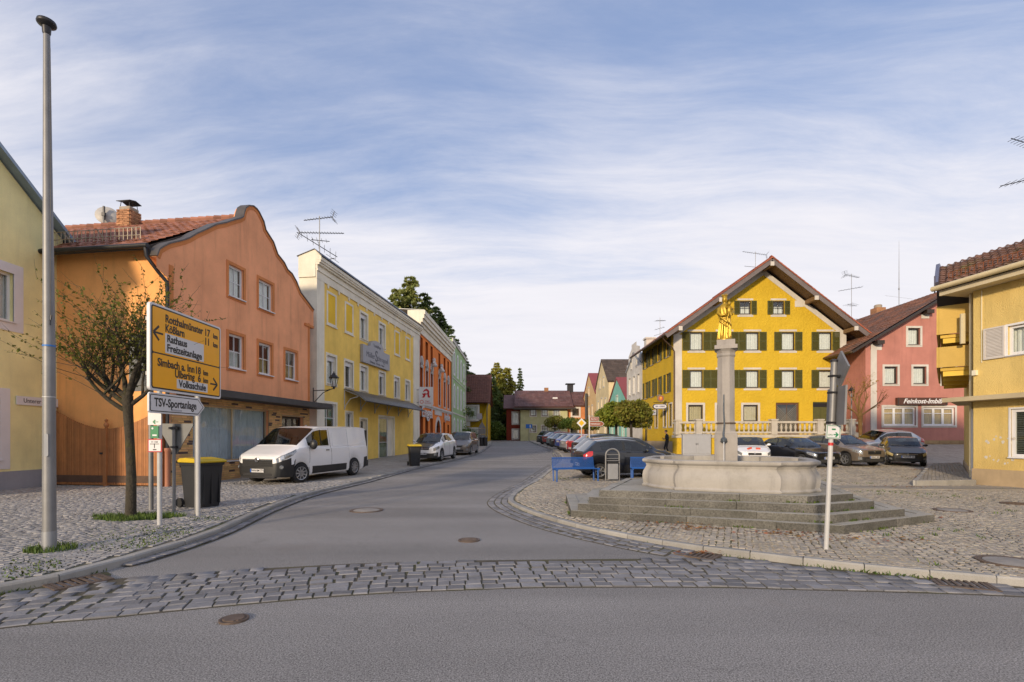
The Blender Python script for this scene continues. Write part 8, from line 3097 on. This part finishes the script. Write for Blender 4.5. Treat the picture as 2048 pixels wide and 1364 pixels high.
for z, m_, hgt in ((hz(692), mat('blue_tape', (0.02, 0.16, 0.50), .5, .05), .022), (hz(794), WHITEPOST, .012)):
 mb = MB()
 mb.tube([(-.004, 0, z - hgt / 2), (-.004, 0, z + hgt / 2)], [.0705, .070], 20)
 ob('tape_band', mb, m_, t_, True)
mb = MB()
mb.M = Matrix.Translation((.022, -.062, hz(890))) @ Matrix.Rotation(R(20), 4, 'Z')
mb.prism([(.022 * math.cos(a), (.13 if math.sin(a) > 0 else -.13) + .022 * math.sin(a)) for a in [2 * math.pi * k / 16 for k in range(16)]], -.014, .004)
ob('hatch_cover', mb, GREYMETAL, t_)
mb = MB()
mb.tube([(.05, -.04, hz(640)), (.075, -.06, hz(642)), (.085, -.06, hz(632))], .008, 6)
mb.tube([(.05, -.04, hz(640)), (.07, -.06, hz(652))], .008, 6)
mb.tube([(.06, -.05, hz(640)), (.058, -.045, hz(400)), (.04, -.03, hz(100))], .004, 4)
ob('cleat_and_rope', mb, DARKMETAL, t_)
# yellow direction sign on two white posts
YSIGN = mat('sign_yellow', (0.93, 0.42, 0.004), 0.42, 0.05, 2)
SIGNW = mat('sign_white_sheet', (0.66, 0.66, 0.68), 0.42, 0.04, 2)
sx = -6.0
y0_, y1_ = 8.28, 10.30
zb_, zt_ = 2.40, 3.87
sg = thing('direction_sign', 'large yellow direction sign to Rotthalmünster and Simbach on white posts', 'road sign', (sx, y0_, 0))
W_ = y1_ - y0_
Hs = zt_ - zb_
def rrect(x0, z0, x1, z1, r, n=5):
 out = []
 for cx, cz_, a0 in ((x1 - r, z0 + r, -90), (x1 - r, z1 - r, 0), (x0 + r, z1 - r, 90), (x0 + r, z0 + r, 180)):
  for k in range(n + 1):
   a = R(a0 + 90 * k / n)
   out.append((cx + r * math.cos(a), cz_ + r * math.sin(a)))
 return out
SM = Matrix.Rotation(R(90), 4, 'Z')          # local x runs away from the camera, face towards +X
sg.rotation_euler = (0, 0, R(90))
mb = MB()
mb.prism(rrect(0, zb_, W_, zt_, .06), 0.0, .05)
ob('board', mb, SIGNW, sg)
mb = MB()
mb.prism(rrect(.035, zb_ + .035, W_ - .035, zt_ - .035, .05), -.003, -.0005)
ob('border', mb, BLACK, sg)
mid = zb_ + Hs * .435
for z0, z1 in ((zb_ + .06, mid - .012), (mid + .012, zt_ - .06)):
 mb = MB()
 mb.prism(rrect(.06, z0, W_ - .06, z1, .03), -.006, -.0035)
 ob('yellow_field', mb, YSIGN, sg)
SF = lambda u, z: frame_m((u, -.008, z), (1, 0, 0), (0, 0, 1))
rows_u = [3.665, 3.50, 3.325, 3.165]
T = dict(extrude=.0015, sx=.95, bold=.005)
text('Rotthalmünster', .19, BLACK, sg, SF(.36, rows_u[0]), align='LEFT', extrude=.0015, sx=1.2, bold=.005, fit=1.05)
text('17', .19, BLACK, sg, SF(1.64, rows_u[0] - .005), align='RIGHT', **T)
text('km', .13, BLACK, sg, SF(1.90, rows_u[0] - .02), align='RIGHT', **T)
text('Kößlarn', .19, BLACK, sg, SF(.36, rows_u[1]), align='LEFT', extrude=.0015, sx=1.2, bold=.005, fit=0.5)
text('11', .19, BLACK, sg, SF(1.64, rows_u[1] - .015), align='RIGHT', **T)
text('km', .13, BLACK, sg, SF(1.90, rows_u[1] - .03), align='RIGHT', **T)
mb = MB()
mb.prism(rect(.36, rows_u[3] - .09, 1.44, rows_u[2] + .09), -.0085, -.0062)
ob('white_panel', mb, SIGNW, sg)
SF2 = lambda u, z: frame_m((u, -.0105, z), (1, 0, 0), (0, 0, 1))
text('Rathaus', .18, BLACK, sg, SF2(.40, rows_u[2]), align='LEFT', extrude=.0015, sx=1.2, bold=.005, fit=0.53)
text('Freizeitanlage', .18, BLACK, sg, SF2(.40, rows_u[3]), align='LEFT', extrude=.0015, sx=1.2, bold=.005, fit=0.97)
rows_l = [2.885, 2.74, 2.575]
text('Simbach a. Inn', .19, BLACK, sg, SF(1.16, rows_l[0]), align='RIGHT', extrude=.0015, sx=1.2, bold=.005, fit=0.98)
text('18', .19, BLACK, sg, SF(1.35, rows_l[0] - .005), align='RIGHT', **T)
text('km', .13, BLACK, sg, SF(1.58, rows_l[0] - .02), align='RIGHT', **T)
text('Ulbering', .19, BLACK, sg, SF(1.16, rows_l[1]), align='RIGHT', extrude=.0015, sx=1.2, bold=.005, fit=0.55)
text('6', .19, BLACK, sg, SF(1.35, rows_l[1] - .005), align='RIGHT', **T)
text('km', .13, BLACK, sg, SF(1.58, rows_l[1] - .02), align='RIGHT', **T)
mb = MB()
mb.prism(rect(.66, rows_l[2] - .085, 1.56, rows_l[2] + .085), -.0085, -.0062)
ob('white_panel', mb, SIGNW, sg)
text('Volksschule', .18, BLACK, sg, SF2(1.11, rows_l[2]), extrude=.0015, sx=1.2, bold=.005, fit=0.8)
def arrow(u, z, s, L=.22, w=.032):
 mb = MB()
 mb.prism(rect(u - L / 2, z - w / 2, u + L / 2, z + w / 2), -.0085, -.0062)
 t = u + s * L / 2
 for k in (1, -1):
  a, b = (t + s * .015, z), (t - s * .12, z + k * .12)
  d = Vector((b[0] - a[0], b[1] - a[1])).normalized() * .0
  n_ = Vector((-(b[1] - a[1]), b[0] - a[0])).normalized() * w * .62
  mb.prism([(a[0] + n_.x, a[1] + n_.y), (b[0] + n_.x, b[1] + n_.y), (b[0] - n_.x, b[1] - n_.y), (a[0] - n_.x, a[1] - n_.y)], -.0085 + k * .0003, -.0062)
 ob('arrow', mb, BLACK, sg)
arrow(.20, 3.38, -1)
arrow(1.76, 2.68, 1)
mb = MB()
mb.box(.02, .05, zb_ + .25, W_ - .02, .085, zb_ + .31)
mb.box(.02, .05, zt_ - .31, W_ - .02, .085, zt_ - .25)
ob('rail', mb, STEEL, sg)
for px, py in ((313, 1050), (412, 1031)):
 gx, gy = gp(px, py)
 mb = MB()
 mb.tube([(0, 0, -.05), (0, 0, 3.7)], .038, 12)
 po = ob('post', mb, WHITEPOST, sg, True)
 po.matrix_local = Matrix.Rotation(R(-90), 4, 'Z') @ Matrix.Translation((sx - .075 - sx, gy - y0_, .1))
# pointed white sign below
ts = thing('arrow_sign', 'white pointed sign reading TSV-Sportanlage below the yellow direction sign', 'road sign', (sx + .0, 8.26, 2.02), R(90))
L_, H_ = 1.50, .345
pl_ = [(0, .03), (.03, 0), (L_ - .20, 0), (L_, H_ / 2), (L_ - .20, H_), (.03, H_), (0, H_ - .03)]
mb = MB()
mb.prism(pl_, 0, .025)
ob('board', mb, SIGNW, ts)
ins = lambda d: [(d, .03 + d * .7), (.03 + d * .6, d), (L_ - .20 - d * .35, d), (L_ - d * 1.45, H_ / 2), (L_ - .20 - d * .35, H_ - d), (.03 + d * .6, H_ - d), (d, H_ - .03 - d * .7)]
mb = MB()
mb.prism(ins(.028), -.002, -.0004)
ob('border', mb, BLACK, ts)
mb = MB()
mb.prism(ins(.043), -.004, -.0021)
ob('field', mb, SIGNW, ts)
text('TSV-Sportanlage', .20, BLACK, ts, frame_m((.68, -.0055, H_ * .52), (1, 0, 0), (0, 0, 1)), extrude=.001, sx=1.0, bold=.005, fit=1.12)
mb = MB()
mb.box(.55, -.0062, .055, .82, -.0042, .085)
ob('sticker', mb, mat('faded_sticker', (0.40, 0.40, 0.44), .6, .2, 30), ts)
mb = MB()
mb.tube([(.1, .035, .06), (L_ - .2, .035, .06)], .012, 5)
mb.tube([(.1, .035, H_ - .06), (L_ - .2, .035, H_ - .06)], .012, 5)
ob('rail', mb, STEEL, ts)
# grey posts with the back of another board
ax_, ay_ = gp(302, 1020)
cx_, cy_ = gp(394, 1027)
bd = thing('traffic_board', 'grey back of a direction board on two grey posts behind the bare tree', 'road sign', (0, 0, 0))
for (x, y) in ((ax_, ay_), (cx_, cy_)):
 mb = MB()
 mb.tube([(x, y, .05), (x, y, 3.85)], .045, 12)
 ob('post', mb, STEEL, bd, True)
dv = (Vector((cx_, cy_)) - Vector((ax_, ay_))).normalized()
p0 = Vector((ax_, ay_)) - dv * .78 + Vector((0, .07))
p1 = Vector((cx_, cy_)) + dv * .06 + Vector((0, .07))
c = (p0 + p1) / 2
mb = MB()
mb.M = Matrix.Translation((c.x, c.y, 0)) @ Matrix.Rotation(math.atan2(dv.y, dv.x), 4, 'Z')
wl_ = (p1 - p0).length / 2
mb.box(-wl_, 0, 2.6, wl_, .03, 3.82)
mb.box(-wl_, -.03, 2.72, wl_, -.001, 2.77)
mb.box(-wl_, -.03, 3.62, wl_, -.001, 3.67)
ob('board', mb, mat('sign_back_grey', (0.16, 0.165, 0.165), .55, .15, 3), bd)
# give way sign from behind
bx, by = gp(348, 1023.5)
gw_ = thing('give_way_sign', 'grey back of a triangular give way sign on a thin grey post', 'road sign', (bx, by, .1))
mb = MB()
mb.tube([(0, 0, -.05), (0, 0, 1.75)], .032, 10)
ob('post', mb, STEEL, gw_, True)
mb = MB()
zt2 = zat(847, by) - .1
s_ = .335
mb.prism([(0, zt2 - .64), (.03, zt2 - .62), (s_ + .03, zt2 - .04), (s_ + .02, zt2), (-s_ - .02, zt2), (-s_ - .03, zt2 - .04), (-.03, zt2 - .62)], .035, .055)
ob('board', mb, mat('sign_back_grey2', (0.15, 0.155, 0.16), .5, .15, 3), gw_)
mb = MB()
mb.box(-.09, -.04, zt2 - .12, .09, .034, zt2 - .07)
mb.box(-.06, -.04, zt2 - .50, .06, .034, zt2 - .46)
ob('clamp', mb, DARKMETAL, gw_)
# small route signs on the left white post
lx, ly = gp(313, 1050)
rs = thing('route_sign', 'stack of small cycle and hiking route plates on the left white post', 'route sign', (lx, ly - .045, 0))
GREENINK = mat('sign_green', (0.01, 0.20, 0.075), .5, 0)
lz = lambda py: zat(py, ly)
mb = MB()
mb.box(-.11, -.008, lz(850), .115, 0, lz(819))
ob('plate', mb, SIGNW, rs)
mb = MB()
mb.prism([(-.02, lz(844) - .006), (.07, lz(844) - .006), (.07, lz(844) + .006), (-.02, lz(844) + .006)], -.011, -.0085)
mb.prism([(-.03, lz(844)), (.01, lz(844) + .04), (.025, lz(844) + .03), (.0, lz(844)), (.025, lz(844) - .03), (.01, lz(844) - .04)], -.0112, -.0086)
mb.M = Matrix.Translation((.035, 0, 0))
ob('arrow', mb, GREENINK, rs)
mb = MB()
mb.box(-.065, -.010, lz(876), .07, -.001, lz(852))
ob('green_plate', mb, GREENINK, rs)
mb = MB()
mb.box(-.03, -.013, lz(872), .045, -.0105, lz(869))
mb.ball((-.03, -.011, lz(857)), (.018, .003, .018), 8, 6)
ob('white_mark', mb, SIGNW, rs)
mb = MB()
mb.box(-.11, -.010, lz(904), .13, -.001, lz(878))
ob('red_border', mb, REDINK, rs)
mb = MB()
mb.box(-.092, -.013, lz(902), .112, -.0105, lz(880))
ob('field', mb, SIGNW, rs)
text('H 100', .045, BLACK, rs, frame_m((.01, -.0145, lz(884)), (1, 0, 0), (0, 0, 1)), extrude=.0008)
mb = MB()
mb.box(-.07, -.0155, lz(888.5), .085, -.0135, lz(887.3))
mb.box(.0, -.0155, lz(896), .012, -.0135, lz(887))
mb.box(-.02, -.0155, lz(900), .04, -.0135, lz(898))
ob('mark', mb, BLACK, rs)
# leaning white post on the right with signs seen edge on
px_, py_ = gp(1652, 1098)
ps = thing('sign_post', 'leaning white post with edge on traffic signs and a cycle route plate by the fountain', 'sign post', (px_, py_, .1))
lean = Vector((.115, 0, 2.6)).normalized()
ps.rotation_euler = (0, math.atan2(.115, 2.6), 0)
pz = lambda py: zat(py, py_) - .1
mb = MB()
mb.tube([(0, 0, -.05), (0, 0, pz(730))], .030, 12)
ob('post', mb, WHITEPOST, ps, True)
mb = MB()
mb.tube([(.0, 0, pz(850)), (.0, 0, pz(722))], .041, 12)
ob('sleeve', mb, STEEL, ps, True)
mb = MB()
mb.lathe([(.045, 0), (.046, .03), (.03, .04)], 12, (0, 0, pz(724)))
for z in (pz(752), pz(785), pz(845)):
 mb.box(-.05, -.05, z - .012, .10, .05, z + .012)
ob('clamp', mb, DARKMETAL, ps)
ang = R(64)
ux = Vector((math.cos(ang), -math.sin(ang), 0))
bk = mat('sign_back_grey', (0.16, 0.165, 0.165))
mb = MB()
mb.M = Matrix.Translation((.09, 0, 0)) @ Matrix.Rotation(R(75), 4, 'Z')
q = .30
zc2 = pz(738)
mb.prism([(-q, zc2), (0, zc2 - q * .84), (q, zc2), (0, zc2 + q * .84)], -.012, .012)
ob('diamond_board', mb, STEEL, ps)
mb = MB()
mb.M = Matrix.Translation((.055, 0, 0)) @ Matrix.Rotation(R(77), 4, 'Z')
mb.box(-.30, -.012, pz(850), .30, .012, pz(774))
ob('additional_board', mb, STEEL, ps)
mb = MB()
mb.box(-.10, -.052, pz(877), .095, -.042, pz(850))
ob('plate', mb, SIGNW, ps)
mb = MB()
ring(mb, rect(-.092, pz(876), .087, pz(851)), rect(-.085, pz(875), .08, pz(852)), -.0545, -.0522)
mb.prism([(.0, pz(869) - .007), (.05, pz(869) - .007), (.05, pz(869) + .007), (.0, pz(869) + .007)], -.0546, -.0522)
mb.prism([(.07, pz(869)), (.035, pz(869) + .035), (.02, pz(869) + .028), (.043, pz(869)), (.02, pz(869) - .028), (.035, pz(869) - .035)], -.0548, -.0523)
mb.box(-.025, -.0547, pz(860), .025, -.0524, pz(857))
ob('print', mb, GREENINK, ps)
mb = MB()
for x in (-.06, -.025):
 ring(mb, [(x + .013 * math.cos(2 * math.pi * k / 12), pz(870) + .013 * math.sin(2 * math.pi * k / 12)) for k in range(12)], [(x + .010 * math.cos(2 * math.pi * k / 12), pz(870) + .010 * math.sin(2 * math.pi * k / 12)) for k in range(12)], -.0546, -.0522)
mb.box(-.055, -.0546, pz(869), -.03, -.0524, pz(868.3))
ob('cycle_mark', mb, GREENINK, ps)
mb = MB()
mb.tube([(0, 0, pz(891)), (0, 0, pz(885))], .0315, 12)
ob('red_sticker', mb, mat('sticker_red', (0.50, 0.02, 0.02), .5, 0), ps)
# wheelie bins
BINB = mat('bin_body', (0.022, 0.023, 0.026), .55, .15, 4)
BINY = mat('bin_lid_yellow', (0.60, 0.42, 0.01), .5, .08, 3)
def bin_(x, y, rz, label, wide=.58):
 t_ = thing('wheelie_bin', label, 'bin', (x, y, P(x, y)), rz, 'yellow lidded wheelie bins')
 mb = MB()
 z = [.0, .06, .25, .55, .90, .91, .96, .97]
 s = [.78, .80, .83, .89, .96, 1.03, 1.05, 1.0]
 vs, fs = [], []
 for zz, k in zip(z, s):
  vs += [(a * k, b * k, zz) for a, b in rrect(-wide / 2, -.34, wide / 2, .34, .06, 4)]
 n = len(vs) // len(z)
 for i in range(len(z) - 1):
  for j in range(n):
   fs.append((i * n + j, i * n + (j + 1) % n, (i + 1) * n + (j + 1) % n, (i + 1) * n + j))
 fs += [tuple(range(n - 1, -1, -1)), tuple(range(n * (len(z) - 1), n * len(z)))]
 mb.add(vs, fs)
 for xx in (-.18, 0, .18):
  mb.box(xx - .015, -.318, .08, xx + .015, -.27, .86)
 ob('body', mb, BINB, t_, True, angle=30)
 mb = MB()
 pts = [(-.38, .965), (-.40, 1.0), (-.30, 1.04), (.10, 1.075), (.30, 1.06), (.36, 1.02), (.36, .972)]
 mb.prism(pts, -wide / 2 - .015, wide / 2 + .015)
 mb.v = [(y_, x_, z_) for x_, y_, z_ in mb.v]
 mb.f = [f[::-1] for f in mb.f]
 ob('lid', mb, BINY, t_, bevel=.015)
 mb = MB()
 mb.tube([(-wide / 2, .40, .98), (wide / 2, .40, .98)], .02, 8)
 mb.box(-wide / 2, .33, .95, -wide / 2 + .05, .41, 1.0)
 mb.box(wide / 2 - .05, .33, .95, wide / 2, .41, 1.0)
 ob('handle', mb, BINB, t_)
 for sgn in (-1, 1):
  mb = MB()
  mb.M = Matrix.Translation((sgn * (wide / 2 - .02), .32, .10)) @ Matrix.Rotation(R(90), 4, 'Y')
  mb.lathe([(.06, -.03), (.10, -.03), (.10, .03), (.06, .03)], 16)
  ob('wheel', mb, TYRE, t_, True)
 return t_
bx, by = gp(386, 1017)
bin_(bx - .02, by + .34, R(68), 'black wheelie bin with yellow lid behind the sign posts')
bin_(-4.86, 24.9, R(20), 'black wheelie bin with yellow lid in front of the white crossover car')
# blue mesh benches and litter bin
BENCH = mat('bench_blue', (0.012, 0.085, 0.33), .45, .08, 3, coat=.2)
def mesh_panel(mb, p, u, v, nu, nv, r=.006):
 p, u, v = Vector(p), Vector(u), Vector(v)
 for k in range(nu + 1):
  q = p + u * (k / nu)
  mb.tube([q, q + v], r, 4, cap=False)
 for k in range(nv + 1):
  q = p + v * (k / nv)
  mb.tube([q, q + u], r, 4, cap=False)
def bench(x, y, rz, label, L=1.55):
 t_ = thing('blue_bench', label, 'bench', (x, y, P(x, y)), rz, 'blue metal benches beside the fountain')
 mb = MB()
 mesh_panel(mb, (-L / 2, -.22, .44), (L, 0, 0), (0, .44, -.02), 52, 16)
 mb.tube([(-L / 2, -.22, .44), (L / 2, -.22, .44), (L / 2, .22, .42), (-L / 2, .22, .42), (-L / 2, -.22, .44)], .016, 6)
 ob('seat', mb, BENCH, t_)
 mb = MB()
 mesh_panel(mb, (-L / 2, .22, .44), (L, 0, 0), (0, .12, .36), 52, 14)
 mb.tube([(-L / 2, .22, .44), (L / 2, .22, .44), (L / 2, .34, .80), (-L / 2, .34, .80), (-L / 2, .22, .44)], .02, 6)
 ob('backrest', mb, BENCH, t_)
 for sgn in (-1, 1):
  mb = MB()
  xx = sgn * (L / 2 - .02)
  mb.tube([(xx, -.16, 0), (xx, -.16, .42)], .028, 8)
  mb.box(xx - .02, -.25, .385, xx + .02, .26, .425)
  mb.tube([(xx, -.22, .44), (xx + sgn * .03, -.26, .44)], .02, 6)
  ob('leg', mb, BENCH, t_)
  mb = MB()
  mb.tube([(xx, .2, 0), (xx, .24, .42)], .028, 8)
  ob('leg', mb, BENCH, t_)
bench(at(1152, 17.4), 17.4, R(14), 'blue mesh bench left of the grey litter bin')
bench(at(1308, 17.6), 17.6, R(-6), 'blue mesh bench half hidden behind the fountain basin')
lx_, ly_ = at(1225, 17.5), 17.5
t_ = thing('litter_bin', 'grey litter bin in an arched tube frame between the blue benches', 'litter bin', (lx_, ly_, P(lx_, ly_)), R(4))
mb = MB()
pts = [(-.24, 0, -.02), (-.24, 0, .90)] + [(-.24 * math.cos(math.pi * k / 12), 0, .90 + .22 * math.sin(math.pi * k / 12)) for k in range(1, 12)] + [(.24, 0, .90), (.24, 0, -.02)]
mb.tube(pts, .028, 10)
mb.tube([(-.24, 0, .92), (.24, 0, .92)], .016, 6)
mb.tube([(-.24, 0, .78), (.24, 0, .78)], .016, 6)
ob('frame', mb, STEEL, t_, True)
mb = MB()
mb.box(-.175, -.12, .06, .175, .12, .64)
ob('container', mb, GREYMETAL, t_, bevel=.015)
mb = MB()
mb.box(-.18, -.125, .60, .18, .125, .66)
ob('bag_rim', mb, BLACKPLASTIC, t_, bevel=.01)
mb = MB()
mb.box(-.21, -.14, .70, .21, .14, .72)
mb.box(-.30, -.16, -.02, .30, .16, .02)
ob('lid', mb, STEEL, t_)
# priority road sign, brown arrow signs
x, y = at(1163, 31), 31.0
t_ = thing('priority_sign', 'white and yellow diamond priority road sign among the parked cars', 'road sign', (x, y, P(x, y)))
zc3 = zat(846, y) - P(x, y)
mb = MB()
mb.tube([(0, .03, 0), (0, .03, zc3)], .035, 8)
ob('post', mb, WHITEPOST, t_, True)
for s_, d_, m_, nm in ((.30, 0, SIGNW, 'board'), (.18, .004, mat('diamond_yellow', (0.68, 0.42, 0.01), .45, .03), 'yellow_field')):
 mb = MB()
 mb.prism([(-s_, zc3), (0, zc3 - s_), (s_, zc3), (0, zc3 + s_)], -.01 - d_, .0 - d_)
 ob(nm, mb, m_, t_)
x, y = at(1179, 26.5), 26.5
t_ = thing('brown_arrow_sign', 'pair of brown direction plates, the lower one pointed, on a white post', 'road sign', (x, y, P(x, y)))
BRN = mat('sign_brown', (0.24, 0.062, 0.024), .5, .05)
mb = MB()
mb.tube([(0, .04, 0), (0, .04, zat(830, y) - P(x, y))], .04, 8)
ob('post', mb, WHITEPOST, t_, True)
q0, q1, q2, q3 = [zat(v, y) - P(x, y) for v in (842, 834, 852.5, 843)]
for nm, pl_, zc4, tx in (('upper_plate', [(0, q0), (.50, q0), (.50, q1), (0, q1)], (q0 + q1) / 2, 'Alte Post 2'), ('lower_plate', [(0, q2), (.66, q2), (.78, (q2 + q3) / 2), (.66, q3), (0, q3)], (q2 + q3) / 2, 'Heimatmuseum')):
 mb = MB()
 mb.prism(pl_, -.01, .01)
 po = ob(nm, mb, SIGNW, t_)
 mb = MB()
 cxp = sum(p[0] for p in pl_) / len(pl_)
 mb.prism([(cxp + (a - cxp) * .95, zc4 + (b - zc4) * .86) for a, b in pl_], -.014, -.0105)
 ob('brown_field', mb, BRN, po)
 text(tx, .10, SIGNW, po, frame_m((.06, -.0155, zc4), (1, 0, 0), (0, 0, 1)), align='LEFT', extrude=.001, sx=.8, bold=.002)
x, y = at(1188, 60), 60.0
t_ = thing('chimney', 'slim dark chimney pipe against the peach house', 'chimney pipe', (11.8, 79.5, 1))
mb = MB()
mb.tube([(0, 0, 0), (0, 0, zat(787, 79.5) - 1)], .22, 8)
ob('pipe', mb, DARKMETAL, t_)
# blue parking sign on the farmhouse, far lamps
x, y = at(1058, 78), 78.0
t_ = thing('parking_sign', 'blue square traffic sign before the grey green farmhouse', 'road sign', (x, y, P(x, y)))
mb = MB()
mb.tube([(0, .04, 0), (0, .04, zat(852, y) - P(x, y))], .04, 6)
ob('post', mb, STEEL, t_)
mb = MB()
zc5 = zat(852.5, y) - P(x, y)
mb.box(-.5, -.01, zc5 - .32, .5, .01, zc5 + .32)
ob('board', mb, mat('sign_blue_board', (0.01, 0.12, 0.45), .5, 0), t_)
mb = MB()
mb.box(.12, -.014, zc5 - .2, .26, -.011, zc5 + .2)
ob('mark', mb, SIGNW, t_)
lantern((at(1703, 32.5), 32.5, zat(803, 32.5)), 0, 'slim post lantern beside the bare tree before the pink house', False, zat(803, 32.5) - P(at(1703, 32.5), 32.5))
# signs, bins and furniture at the far left kerb
x, y = at(964, 56), 56.0
t_ = thing('street_sign', 'pair of grey backed traffic signs on one post near the far yellow house', 'road sign', (x, y, P(x, y)))
mb = MB()
mb.tube([(0, 0, 0), (0, 0, zat(832, y) - P(x, y))], .035, 8)
ob('post', mb, STEEL, t_)
for a, b, nm in ((868, 857, 'lower_board'), (880, 869, 'bottom_board')):
 mb = MB()
 mb.box(-.42, -.02, zat(a, y) - P(x, y), .42, .02, zat(b, y) - P(x, y))
 ob(nm, mb, bk, t_)
mb = MB()
zt3 = zat(843, y) - P(x, y)
mb.prism([(-.45, zt3 - .75), (.45, zt3 - .75), (0, zt3)], -.02, .02)
ob('triangle_board', mb, bk, t_)
mb = MB()
mb.box(-.55, -.02, zat(838, y) - P(x, y), -.02, .0, zat(827, y) - P(x, y))
ob('upper_board', mb, SIGNGREY, t_)
for k, (px, col, lab) in enumerate(((963, BINB, 'left'), (971, BINB, 'right'))):
 x, y = at(px, 54), 54.0
 t_ = thing('litter_bin', 'slim dark litter bin at the far left kerb, %s one of two' % lab, 'litter bin', (x, y, P(x, y)))
 mb = MB()
 mb.lathe([(.2, 0), (.22, .1), (.22, .8), (.25, .82), (.25, .9), (.1, 1.0)], 12)
 ob('body', mb, col, t_, True)
# cascading white parasol / banner clutter near the hair salon is left to the house front
# young man leaning at the corner, looking at a phone
mx, my = at(1332.5, 36.9), 36.9
pr = thing('person', 'young man in dark clothes leaning on the yellow house corner looking at a phone', 'person', (mx, my, P(mx, my)), R(10))
SKIN = mat('skin', (0.45, 0.24, 0.16), .6, .05)
DARKCLOTH = mat('dark_clothes', (0.018, 0.02, 0.026), .85, .2, 8)
HAIRM = mat('dark_hair', (0.012, 0.009, 0.007), .6, .1)
J = dict(pelvis=((.06, 0, .88), .125), waist=((.08, 0, 1.02), .115), chest=((.07, 0, 1.25), .145), neckb=((.04, 0, 1.42), .075), neck=((.01, 0, 1.48), .055), head0=((-.03, 0, 1.54), .065), head=((-.05, 0, 1.62), .092), headt=((-.045, 0, 1.69), .075),
   lsh=((.05, .17, 1.37), .062), lel=((.05, .20, 1.10), .048), lwr=((-.14, .11, 1.08), .036), lha=((-.21, .07, 1.10), .034),
   rsh=((.05, -.17, 1.37), .062), rel=((.05, -.20, 1.10), .048), rwr=((-.14, -.10, 1.09), .036), rha=((-.21, -.05, 1.11), .034),
   lhi=((.05, .085, .84), .10), lkn=((-.10, .09, .47), .066), lan=((-.06, .09, .10), .05), lto=((-.20, .09, .04), .045),
   rhi=((.05, -.085, .84), .10), rkn=((-.02, -.09, .46), .066), ran=((.12, -.09, .10), .05), rto=((.0, -.09, .04), .045))
E = [('pelvis', 'waist'), ('waist', 'chest'), ('chest', 'neckb'), ('neckb', 'neck'), ('neck', 'head0'), ('head0', 'head'), ('head', 'headt'), ('chest', 'lsh'), ('lsh', 'lel'), ('lel', 'lwr'), ('lwr', 'lha'),
  ('chest', 'rsh'), ('rsh', 'rel'), ('rel', 'rwr'), ('rwr', 'rha'), ('pelvis', 'lhi'), ('lhi', 'lkn'), ('lkn', 'lan'), ('lan', 'lto'), ('pelvis', 'rhi'), ('rhi', 'rkn'), ('rkn', 'ran'), ('ran', 'rto')]
names = list(J)
me = bpy.data.meshes.new('body')
me.from_pydata([J[n][0] for n in names], [(names.index(a), names.index(b)) for a, b in E], [])
o = link('body', me, None)
sk = o.modifiers.new('skin', 'SKIN')
for i, n in enumerate(names):
 me.skin_vertices[0].data[i].radius = (J[n][1], J[n][1])
 me.skin_vertices[0].data[i].use_root = (n == 'pelvis')
o.modifiers.new('sub', 'SUBSURF').levels = 2
dg = bpy.context.evaluated_depsgraph_get()
m2 = bpy.data.meshes.new_from_object(o.evaluated_get(dg))
bpy.data.objects.remove(o)
m2.materials.clear()
m2.materials.append(DARKCLOTH)
m2.materials.append(SKIN)
for p in m2.polygons:
 c = p.center
 p.use_smooth = True
 p.material_index = 1 if (c.z > 1.47 or c.x < -.165 and c.z > 1.0) else 0
link('body', m2, pr)
mb = MB()
mb.ball((-.025, 0, 1.665), (.105, .098, .095), 14, 10)
ob('hair', mb, HAIRM, pr, True)
mb = MB()
mb.ball((-.145, 0, 1.60), (.016, .012, .018), 8, 6)
for s in (-1, 1):
 mb.ball((-.05, s * .09, 1.60), (.02, .012, .03), 8, 6)
ob('face', mb, SKIN, pr, True)
for sy in (1, -1):
 mb = MB()
 for q in range(4):
  z = 1.115 - .013 * q
  y0 = sy * (.06 if sy > 0 else .045)
  mb.tube([(-.215, y0, z), (-.255, y0 * .8, z + .006), (-.262, y0 * .45, z + .012)], [.009, .008, .006], 6)
 mb.tube([(-.20, sy * .055, 1.125), (-.225, sy * .05, 1.15), (-.245, sy * .035, 1.155)], [.011, .009, .007], 6)
 ob('fingers', mb, SKIN, pr, True)
for sy in (1, -1):
 mb = MB()
 ax = -.06 if sy > 0 else .12
 mb.ball((ax - .07, sy * .09, .045), (.14, .05, .05), 10, 6)
 ob('shoe', mb, mat('dark_shoe', (0.03, 0.03, 0.032), .7, .1), pr, True)
ph = thing('mobile_phone', 'dark mobile phone held in the hands of the young man', 'phone', (mx, my, P(mx, my)), R(10))
mb = MB()
mb.cbox((-.268, 0, 1.135), (.010, .075, .15), ry=R(-28))
ob('case', mb, BLACK, ph)
